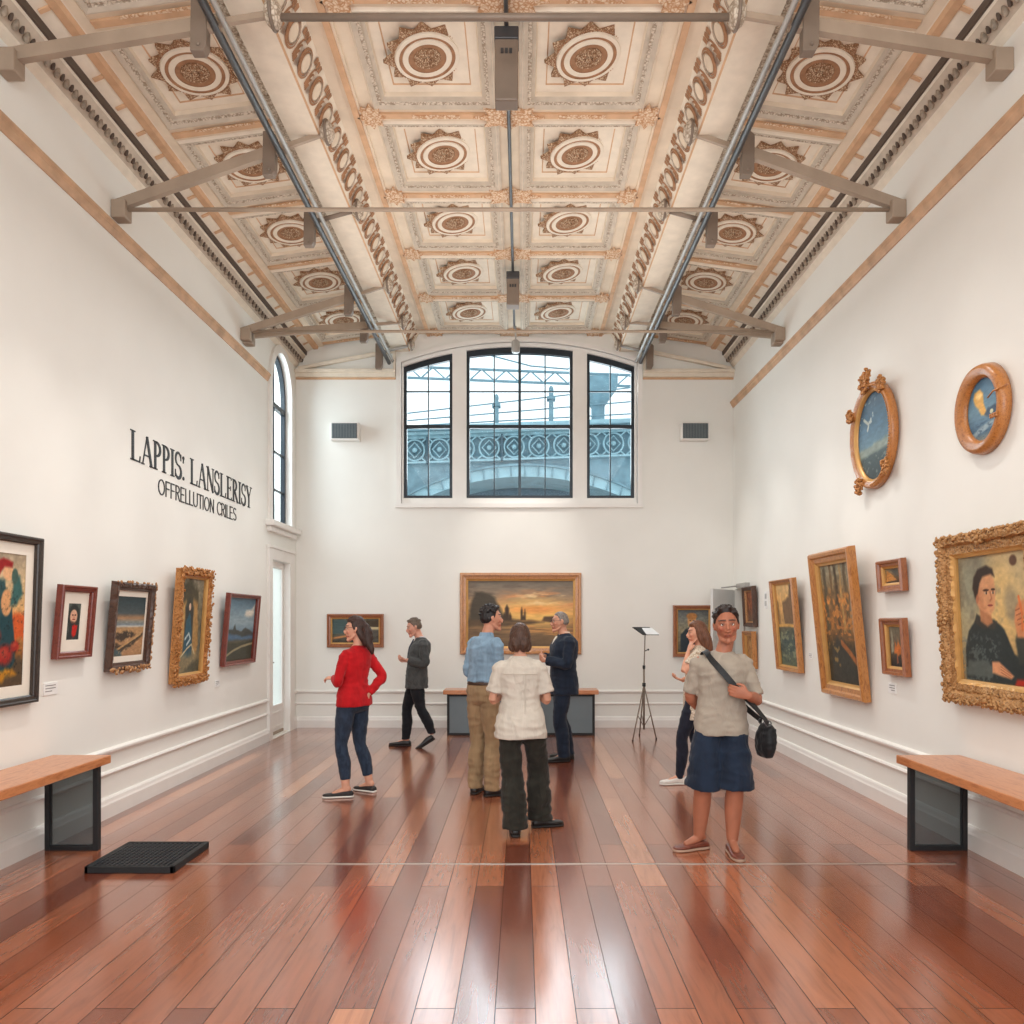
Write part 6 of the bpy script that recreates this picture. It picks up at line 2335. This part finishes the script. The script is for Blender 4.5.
# ---- 1 woman in red
p = Person('woman in a red sweater and blue jeans, elbow out, long dark hair, facing left', (-1.475, 7.0), (0.04, 0.0, 0.875), 150, (0.07, 0.015, 1.315), 145, (0.066, 0.0, 1.515), 182, -2, 0, 0.96, True, (216, 160, 134), (54, 34, 28))
p.arm('L', (-0.06, -0.17, 1.045), (-0.135, 0.02, 1.065))
p.arm('R', (0.288, 0.11, 1.075), (0.185, 0.0, 0.93))
p.leg('L', (-0.005, -0.10, 0.085), (-1, 0.2, 0))
p.leg('R', (0.165, 0.12, 0.085), (-1, 0.3, 0))
tl, tr = V((-1, -0.15, 0)), V((-0.8, 0.45, 0))
p.feet = {'L': (tl.normalized(), p.legs['L'][2], 0.2), 'R': (tr.normalized(), p.legs['R'][2], 0.2)}
p.body([('L', (-1, 0.25, 0.05), (0.2, 0.3, -1), 0.7), ('R', (-0.7, -0.5, -0.5), (-0.3, 0.9, -0.2), 0.4)])
p.top('sweater', m_fabric('red_knit', rgb(186, 20, 28), 16, (1, 1, 0.5), 0.2, 0.5, 0.015), -0.13, 0.012, 0.010, 1.0, 0.004, 1.07, 0.006, sl_m=0.009)
p.trousers('jeans', m_fabric('dark_blue_denim', rgb(44, 56, 74), 30, (1, 1, 0.5), 0.35, 0.4, 0.008), 0.93, 0.002, 0.0, 0.12, 0.004)
slip = m_plain('black_canvas_shoe', rgb(44, 40, 40), 0.7, 0, 0.5, 60)
p.shoe('L', tl, slip, M['white_sole'], 0.27, high=0.75)
p.shoe('R', tr, slip, M['white_sole'], 0.25, high=0.75)
p.hair('hair', m_hair('dark_brown_hair', rgb(54, 34, 28)), hair_short(0.02, 0.60, -0.75, -0.1), [([(0, -0.08, 0.03), (0, -0.115, -0.05), (-0.01, -0.115, -0.13), (-0.02, -0.140, -0.19), (-0.02, -0.150, -0.24)], [0.04, 0.046, 0.04, 0.03, 0.012]), ([(-0.05, -0.03, 0.0), (-0.055, -0.06, -0.07), (-0.04, -0.09, -0.15)], [0.03, 0.03, 0.018]), ([(0.05, -0.03, 0.0), (0.055, -0.06, -0.07), (0.04, -0.09, -0.15)], [0.03, 0.03, 0.018])])
glasses(p, M['dark'])

# ---- 2 man in the grey jacket, walking left
p = Person('man in a charcoal blazer and black trousers walking left, looking at his hands', (-1.275, 9.64), (0.045, 0.0, 0.86), 188, (0.115, 0.0, 1.33), 196, (0.03, 0.0, 1.505), 194, -14, 0, 0.96, False, (214, 158, 136), (92, 78, 66), 1.08, 1.0)
p.arm('L', (0.19, -0.20, 1.06), (-0.045, -0.14, 1.10))
p.arm('R', (0.10, 0.21, 1.06), (-0.07, 0.08, 1.08))
p.leg('R', (-0.09, 0.06, 0.085), (-1, 0, 0))
p.leg('L', (0.262, -0.08, 0.185), (-1, 0, -0.1))
tl, tr = V((-1, -0.1, 0)), V((-1, 0.02, 0))
p.feet = {'R': (tr.normalized(), p.legs['R'][2], 0.2)}
p.body([('L', (-1, 0.25, 0.1), (0.1, 0.4, 0.9), 0.8), ('R', (-1, -0.3, 0.0), (0, -0.3, 1), 0.8)])
p.top('blazer', m_fabric('charcoal_wool', rgb(72, 74, 74), 30, (1, 1, 0.6), 0.25, 0.4, 0.012), -0.24, 0.016, 0.008, 0.97, 0.008, 1.06, 0.007, sl_m=0.014, top=0.004)
p.trousers('trousers', m_fabric('black_wool', rgb(28, 30, 36), 14, (1, 1, 0.4), 0.25, 0.4, 0.012), 0.99, 0.006, 0.006, 0.15, 0.006)
neck_ring(p, 'shirt_collar', m_plain('white_shirt_cotton', rgb(214, 220, 226), 0.7), 1.09, 0.062, 0.03)
c, R_, F_ = p.frame(0.86)
tie = MB()
tp_ = [p.frame(f)[0] + F_ * (interp_rows(p.rows, f)[1] * p.k + 0.030) for f in (1.06, 0.98, 0.85, 0.7, 0.55)]
limb(tie, tp_, [(0.014, 0.008), (0.02, 0.008), (0.028, 0.009), (0.034, 0.009), (0.036, 0.009)], F_, 10)
tie.build('tie', m_plain('dark_blue_tie', rgb(34, 44, 62), 0.5), p.root)
p.shoe('R', tr, M['black_leather'], M['dark_sole'], 0.28)
p.shoe('L', tl, M['black_leather'], M['dark_sole'], 0.28, pitch=-32)
p.hair('hair', m_hair('greying_brown_hair', rgb(96, 82, 70)), hair_short(0.014, 0.66, -0.35, 0.05), tufts=50)

# ---- 3 man in the blue shirt, seen from behind
p = Person('man in a light blue shirt and khaki trousers seen from behind, looking right', (-0.22, 6.99), (-0.03, 0.0, 0.95), 56, (-0.005, -0.015, 1.42), 48, (0.045, 0.01, 1.612), 22, 2, 0, 1.0, False, (206, 146, 120), (30, 24, 24), 0.87)
p.arm('L', (-0.165, 0.10, 1.13), (-0.04, 0.28, 1.06))
p.arm('R', (0.115, -0.05, 1.15), (0.17, 0.18, 1.05))
p.leg('L', (-0.10, 0.07, 0.085), (0.4, 1, 0))
p.leg('R', (0.055, -0.04, 0.085), (0.4, 1, 0))
tl, tr = V((0.25, 1, 0)), V((0.9, 0.35, 0))
p.feet = {'L': (tl.normalized(), p.legs['L'][2], 0.2), 'R': (tr.normalized(), p.legs['R'][2], 0.2)}
p.body([('L', (0.7, 0.7, -0.1), (0.5, -0.4, -0.7), 0.5), ('R', (0.0, 1, -0.1), (-1, 0, -0.2), 0.5)])
shirt_m = m_fabric('light_blue_cotton', rgb(142, 172, 196), 10, (1.4, 1.4, 0.4), 0.22, 0.8, 0.02, stripe=0.25, stripe_scale=30)
p.top('shirt', shirt_m, 0.185, 0.013, 0.004, 0.97, 0.004, 1.06, 0.008, sl_m=0.012)
neck_ring(p, 'collar', shirt_m, 1.09, 0.064, 0.034)
p.trousers('trousers', m_fabric('khaki_cotton', rgb(158, 132, 100), 10, (1.4, 1.4, 0.35), 0.2, 0.7, 0.02), 1.0, 0.006, 0.004, 0.2, 0.008, widen=(-0.006, 0.0, 0.01, 0.010, 0.024))
band(p, 'belt', m_plain('brown_leather_belt', rgb(64, 44, 34), 0.5), 0.135, 0.20, 0.013)
p.shoe('L', tl, M['black_leather'], M['dark_sole'], 0.28)
p.shoe('R', tr, M['black_leather'], M['dark_sole'], 0.28)
p.hair('hair', m_hair('black_hair', rgb(30, 24, 24)), hair_short(0.018, 0.66, -0.42, 0.05, 1.3), tufts=40)

# ---- 4 person in the cream blouse, from the back
p = Person('person with bobbed brown hair in a cream short-sleeved shirt and wide black trousers, from behind', (0.125, 5.75), (-0.025, 0.0, 0.83), 88, (-0.03, 0.0, 1.275), 90, (-0.03, 0.01, 1.452), 90, -2, 0, 0.93, True, (204, 150, 124), (66, 44, 34), 1.10)
p.arm('L', (-0.235, 0.0, 1.0), (-0.14, 0.19, 1.03))
p.arm('R', (0.175, 0.0, 1.0), (0.09, 0.19, 1.03))
p.leg('L', (-0.065, -0.07, 0.085), (0, 1, 0))
p.leg('R', (0.125, 0.16, 0.085), (0.3, 1, 0))
tl, tr = V((-0.05, 1, 0)), V((1, 0.25, 0))
p.feet = {'L': (tl.normalized(), p.legs['L'][2], 0.2), 'R': (tr.normalized(), p.legs['R'][2], 0.2)}
p.cover = (0.4, 1.0)
p.body([('L', (0.9, 0.3, 0.1), (0, -1, 0), 0.5), ('R', (-0.9, 0.3, 0.1), (0, -1, 0), 0.5)])
bl = m_fabric('cream_linen', rgb(208, 199, 186), 12, (1.4, 1.4, 0.4), 0.1, 0.7, 0.02, stripe=0.12, stripe_scale=50)
ob = p.top('shirt', bl, -0.25, 0.014, 0.010, 0.40, 0.016, 1.06, 0.008, sl_m=0.015)
pl = MB()
for f0, f1 in ((0.76, 0.765),):
    pass
c9, R9, F9 = p.frame(0.8)
seam = [p.frame(0.84)[0] + R9 * x - F9 * (0.112 * p.k * p.wide + 0.015 - 0.9 * x * x) for x in [-0.13 + 0.26 * q / 12 for q in range(13)]]
pl.tube(seam, 0.004, 6)
pl.tube([p.frame(f)[0] - F9 * (interp_rows(p.rows, f)[1] * p.k * p.wide + 0.017) + R9 * 0.035 for f in (0.82, 0.6, 0.4, 0.2, 0.05)], 0.004, 6)
pl.build('yoke_seam', bl, ob)
neck_ring(p, 'collar', bl, 1.08, 0.060, 0.028)
p.trousers('trousers', m_fabric('black_olive_cotton', rgb(44, 42, 36), 9, (1.4, 1.4, 0.35), 0.3, 0.8, 0.02), 1.0, 0.008, 0.010, 0.15, 0.011, widen=(-0.004, 0.004, 0.018, 0.026, 0.042))
p.shoe('L', tl, M['black_leather'], M['dark_sole'], 0.24)
p.shoe('R', tr, M['black_leather'], M['dark_sole'], 0.25)
p.hair('hair', m_hair('brown_hair', rgb(70, 46, 34)), hair_short(0.024, 0.55, -0.80, -0.55), [([(sx * 0.060, -0.02, -0.02), (sx * 0.066, -0.03, -0.06), (sx * 0.054, -0.045, -0.088)], [0.028, 0.028, 0.018]) for sx in (-1, 1)] + [([(sx * 0.03, -0.06, 0.0), (sx * 0.03, -0.082, -0.05), (sx * 0.024, -0.076, -0.09)], [0.04, 0.034, 0.018]) for sx in (-1, 1)])

# ---- 5 man in the navy suit
p = Person('grey-haired man in a navy suit and glasses facing left with folded arms', (0.58, 8.75), (0.0, 0.0, 0.90), 184, (0.02, 0.0, 1.39), 192, (-0.03, 0.0, 1.575), 184, 0, 0, 1.0, False, (206, 150, 124), (120, 112, 106), 1.2)
p.arm('L', (0.03, -0.25, 1.10), (-0.22, -0.13, 1.15))
p.arm('R', (-0.03, 0.23, 1.10), (-0.23, 0.03, 1.19))
p.leg('L', (0.0, -0.12, 0.085), (-1, -0.2, 0))
p.leg('R', (0.06, 0.08, 0.085), (-1, 0.2, 0))
tl, tr = V((-1, -0.2, 0)), V((-1, 0.2, 0))
p.feet = {'L': (tl.normalized(), p.legs['L'][2], 0.2), 'R': (tr.normalized(), p.legs['R'][2], 0.2)}
p.body([('L', (-0.5, 0.9, 0.1), (1, 0.3, 0), 0.5), ('R', (-0.4, -0.9, -0.1), (1, -0.3, 0), 0.5)])
nv = m_fabric('navy_wool', rgb(29, 39, 55), 14, (1, 1, 0.4), 0.25, 0.5, 0.015)
p.top('suit_jacket', nv, -0.29, 0.016, 0.010, 0.97, 0.006, 1.06, 0.007, sl_m=0.014, top=0.004)
p.trousers('trousers', nv, 1.0, 0.006, 0.004, 0.15, 0.007, widen=(0, 0.004, 0.012, 0.012, 0.026))
neck_ring(p, 'shirt_collar', m_plain('cream_shirt_cotton', rgb(232, 222, 204), 0.7), 1.10, 0.066, 0.036)
F_ = p.frame(0.9)[2]
vv = MB()
limb(vv, [p.frame(f)[0] + F_ * (interp_rows(p.rows, f)[1] * p.k * p.wide + 0.010) for f in (1.04, 0.97, 0.86)], [(0.022, 0.012), (0.030, 0.014), (0.008, 0.012)], F_, 12)
vv.build('shirt_front', m_plain('cream_shirt_front', rgb(226, 216, 198), 0.7), p.root)
p.shoe('L', tl, M['black_leather'], M['dark_sole'], 0.29)
p.shoe('R', tr, M['black_leather'], M['dark_sole'], 0.28)
p.hair('hair', m_hair('short_grey_hair', rgb(122, 114, 108)), hair_short(0.008, 0.66, -0.35, 0.05))
glasses(p, M['dark'])

# ---- 6 woman with long hair, half hidden
p = Person('woman with long brown hair and patterned cream top behind the man in shorts', (1.757, 7.5), (0.05, 0.0, 0.86), 168, (0.085, 0.0, 1.305), 165, (0.075, 0.0, 1.472), 172, -4, 0, 0.94, True, (216, 158, 130), (96, 62, 44))
p.arm('L', (-0.09, -0.16, 1.10), (-0.03, -0.06, 1.29))
p.arm('R', (0.10, 0.2, 1.05), (-0.05, 0.12, 1.0))
p.leg('L', (-0.115, -0.06, 0.085), (-1, 0, 0))
p.leg('R', (0.16, 0.08, 0.085), (-1, 0, 0))
tl, tr = V((-1, -0.1, 0)), V((-1, 0.2, 0))
p.feet = {'L': (tl.normalized(), p.legs['L'][2], 0.2), 'R': (tr.normalized(), p.legs['R'][2], 0.2)}
p.cover = (0.3, 1.0)
p.body([('L', (0.35, 0.2, 1), (0.9, 0.3, -0.2), 0.4), ('R', (-0.9, -0.2, 0.3), (0.2, 0, 1), 0.5)])
pat = m_lace('cream_crochet', rgb(226, 214, 196), rgb(176, 156, 132), 60, 0.5)
p.top('blouse', pat, -0.5, 0.014, 0.008, 0.32, 0.006, 1.06, 0.005, sl_m=0.016)
p.trousers('jeans', m_fabric('black_denim', rgb(34, 38, 52), 20, (1, 1, 0.5), 0.3, 0.4, 0.01), 1.0, 0.003, 0.0, 0.12, 0.005)
wsh = m_plain('white_sneaker_canvas', rgb(226, 222, 216), 0.6, 0, 0.08, 40)
p.shoe('L', tl, wsh, M['white_sole'], 0.26)
p.shoe('R', tr, wsh, M['white_sole'], 0.26)
p.hair('hair', m_hair('chestnut_hair', rgb(104, 66, 46)), hair_short(0.022, 0.58, -0.8, -0.3), [([(sx * 0.035, -0.05, 0.03), (sx * 0.05, -0.085, -0.06), (sx * 0.05, -0.10, -0.15), (sx * 0.045, -0.115, -0.23)], [0.045, 0.045, 0.04, 0.016]) for sx in (-1, 0, 1)] + [([(-0.06, 0.0, 0.03), (-0.07, -0.02, -0.06), (-0.06, -0.05, -0.15)], [0.026, 0.026, 0.014])])

# ---- 7 man with the shoulder bag
p = Person('young man in a grey T-shirt and navy shorts facing the viewer', (1.496, 5.28), (-0.01, 0.0, 0.93), -92, (-0.008, 0.01, 1.345), -90, (0.022, -0.01, 1.56), -100, -1, 3, 1.0, False, (170, 108, 82), (40, 26, 22), 0.93, 1.05)
p.arm('R', (-0.21, 0.07, 1.07), (-0.10, 0.20, 0.95))
p.arm('L', (0.215, -0.06, 1.06), (0.115, -0.22, 1.10))
p.leg('R', (-0.150, 0.06, 0.095), (-0.3, -1, 0))
p.leg('L', (0.055, -0.04, 0.095), (0.05, -1, 0))
tr, tl = V((-1, -0.35, 0)), V((0.0, -1, 0))
p.feet = {'L': (tl.normalized(), p.legs['L'][2], 0.2), 'R': (tr.normalized(), p.legs['R'][2], 0.2)}
p.LEG_R = [0.088, 0.082, 0.058, 0.061, 0.038]
p.cover = (0.4, 0.45)
p.body([('R', (0.9, 0.2, -0.3), (0, 1, 0.2), 0.5), ('L', (-0.9, 0.1, 0.25), (0.1, 1, 0.1), 0.5)], voxel=0.005)
tee = m_fabric('taupe_grey_jersey', rgb(164, 153, 139), 8, (1.2, 1.2, 0.5), 0.12, 0.8, 0.025)
p.top('t_shirt', tee, -0.28, 0.017, 0.014, 0.44, 0.010, 1.05, 0.008, sl_m=0.006)
p.trousers('shorts', m_fabric('navy_cotton', rgb(28, 40, 58), 9, (1.4, 1.4, 0.35), 0.25, 0.7, 0.02), 0.56, 0.004, 0.014, 0.0, 0.008, widen=(-0.012, 0.022, 0.05, 0.075, 0.075))
brn = m_plain('brown_leather_loafer', rgb(112, 58, 44), 0.4, 0, 0.3, 30)
bsole = m_plain('pale_brown_sole', rgb(170, 140, 120), 0.7)
p.shoe('R', tr, brn, bsole, 0.27, name='loafer', high=0.72)
p.shoe('L', tl, brn, bsole, 0.27, name='loafer', high=0.72)
p.hair('hair', m_hair('black_brown_hair', rgb(38, 26, 22)), hair_short(0.017, 0.80, -0.35, 0.08, 1.6), tufts=70)

# his bag: a thing of its own, hanging from the right shoulder
o = empty('shoulder_bag', (1.496 + 0.265, 5.20, 0.68), label='black shoulder bag hanging on a strap across the man in shorts', cat='bag')
bo = o.location
bb = MB()
rings = []
for z, w_, d_ in ((0.0, 0.030, 0.07), (0.03, 0.042, 0.09), (0.09, 0.048, 0.098), (0.15, 0.044, 0.092), (0.19, 0.032, 0.075), (0.21, 0.014, 0.05)):
    rings.append((V((0.012 * z / 0.2, 0, z)), V((w_, 0.012, 0)), V((-0.02, d_, 0))))
loft(bb, rings, 24, 3.0)
me = fuse(bb, 0.006, 2, 'pouch')
wrinkle(me, 0.005, (14, 14, 18))
me.materials.append(m_fabric('black_nylon', rgb(26, 27, 30), 16, (1, 1, 1), 0.3, 0.6, 0.012, 0.55))
link_mesh('pouch', me, o)
fl = MB()
fl.box(0.044, -0.08, 0.08, 0.052, 0.08, 0.19)
fl.build('flap', M['dark'], o, 0.004)
bk = MB()
bk.tube([(0.0 + 0.02 * math.cos(t), -0.07, 0.225 + 0.02 * math.sin(t)) for t in [2 * PI * q / 14 for q in range(14)]], 0.004, 6, 0, True, True)
bk.tube([(0.0 + 0.02 * math.cos(t), 0.07, 0.225 + 0.02 * math.sin(t)) for t in [2 * PI * q / 14 for q in range(14)]], 0.004, 6, 0, True, True)
bk.build('strap_ring', m_plain('dark_metal_ring', rgb(90, 90, 92), 0.35, 0.7), o)
# strap: over the chest in front, over the right shoulder, down the back
sm_ = MB()
front = [(0.262, 5.13, 0.905), (0.235, 5.125, 0.94), (0.16, 5.13, 1.03), (0.06, 5.125, 1.13), (-0.03, 5.135, 1.24), (-0.095, 5.18, 1.325), (-0.12, 5.24, 1.375), (-0.125, 5.30, 1.38), (-0.115, 5.36, 1.34), (-0.05, 5.415, 1.26), (0.06, 5.425, 1.13), (0.17, 5.40, 1.0), (0.262, 5.27, 0.905)]
pts = [V((1.496 + a, b, c)) for a, b, c in front]
N = 80
A, B = [], []
cen = V((1.496, 5.285, 1.15))
tw = []
for q in range(N + 1):
    t = q / N
    c_ = cat_rom(pts, t)
    d = (cat_rom(pts, min(1, t + 0.01)) - cat_rom(pts, max(0, t - 0.01))).normalized()
    out = (c_ - V((cen.x, cen.y, c_.z - (0.25 if c_.z > 1.36 else 0)))).normalized()
    s_ = d.cross(out).normalized()
    A.append(c_ + s_ * 0.021 + out * 0.004 - bo)
    B.append(c_ - s_ * 0.021 + out * 0.004 - bo)
    tw.append(out)
sm_.strip(A, B)
so = sm_.build('strap', M['dark'], o)
sol = so.modifiers.new('thick', 'SOLIDIFY')
sol.thickness = 0.005
sol.offset = 0
# ------------------------------------------------------------------ daylight, lamps, camera
wd = bpy.data.worlds.new('world')
SC.world = wd
wd.use_nodes = True
nt = wd.node_tree
nt.nodes.clear()
wo = nt.nodes.new('ShaderNodeOutputWorld')
bg = nt.nodes.new('ShaderNodeBackground')
bg.inputs['Color'].default_value = (0.90, 0.96, 1.0, 1)
bg.inputs['Strength'].default_value = 1.7
nt.links.new(bg.outputs[0], wo.inputs['Surface'])


def area(name, loc, target, sx, sy, power, col=(1, 1, 1)):
    l = bpy.data.lights.new(name, 'AREA')
    l.shape = 'RECTANGLE'
    l.size, l.size_y, l.energy, l.color = sx, sy, power, col
    o = bpy.data.objects.new(name, l)
    COL.objects.link(o)
    o.location = loc
    o.rotation_euler = (V(target) - V(loc)).to_track_quat('-Z', 'Y').to_euler()
    return o


def spot(loc, target, power, size=38, blend=0.9, rad=0.06, col=(1.0, 0.96, 0.91)):
    l = bpy.data.lights.new('picture_spot', 'SPOT')
    l.energy, l.spot_size, l.spot_blend, l.shadow_soft_size, l.color = power, math.radians(size), blend, rad, col
    o = bpy.data.objects.new('picture_spot', l)
    COL.objects.link(o)
    o.location = loc
    o.rotation_euler = (V(target) - V(loc)).to_track_quat('-Z', 'Y').to_euler()


area('front_fill', (0, -2.2, 3.4), (0, 6, 2.2), 5.5, 4.0, 170, (0.96, 0.98, 1.0))  # unseen area light added behind the camera as soft frontal fill
for y in (2.5, 7.5):
    area('ceiling_fill', (0, y, 4.6), (0, y, 9), 4.6, 3.6, 34, (1.0, 0.96, 0.90))  # added lamp with no fixture, only brightens the ceiling
    area('overhead_fill', (0, y, 4.55), (0, y, 0), 4.0, 3.4, 62, (0.97, 0.985, 1.0))  # general fill from above, added without any lamp to carry it
area('side_window_daylight', (-HW - 0.7, 10.63, 4.1), (0, 10.4, 2.6), 0.8, 2.2, 60, (0.86, 0.94, 1.0))
area('back_window_daylight', (0.07, YB + 0.7, 4.7), (0, 6.0, 0.8), 3.4, 1.9, 120, (0.88, 0.95, 1.0))
for y, z in ((4.9, 1.6), (5.75, 1.6), (6.7, 1.5), (7.9, 1.5), (9.2, 1.5)):
    spot((-1.75, y + 0.95, 5.3), (-HW, y, z), 110)
for y, z in ((5.0, 1.6), (6.5, 1.5), (7.55, 1.5), (9.05, 1.5), (10.4, 1.5)):
    spot((1.75, y + 0.95, 5.3), (HW, y, z), 110)
spot((1.75, 7.0, 5.3), (HW, 6.86, 3.2), 24)
spot((1.75, 5.4, 5.3), (HW, 5.23, 3.0), 24)
spot((0.1, 9.6, 5.3), (0.1, YB, 2.35), 150, 44)
spot((-2.2, 9.4, 5.3), (-2.4, YB, 1.6), 30)
spot((2.2, 9.4, 5.3), (2.65, YB, 1.6), 30)

cam = bpy.data.cameras.new('camera')
co = bpy.data.objects.new('camera', cam)
COL.objects.link(co)
co.location = (0.11, 0.0, 1.6)
co.rotation_euler = (PI / 2, 0, 0)
cam.sensor_width = 36.0
cam.lens = 765 / 1024 * 36.0
cam.shift_x = -10 / 1024
cam.shift_y = 108 / 1024
cam.clip_start = 0.05
SC.camera = co
SC.view_settings.view_transform = 'Standard'
SC.view_settings.look = 'None'
SC.view_settings.exposure = 0.0
SC.cycles.use_denoising = True
SC.cycles.max_bounces = 8
SC.cycles.diffuse_bounces = 5
SC.cycles.transparent_max_bounces = 12
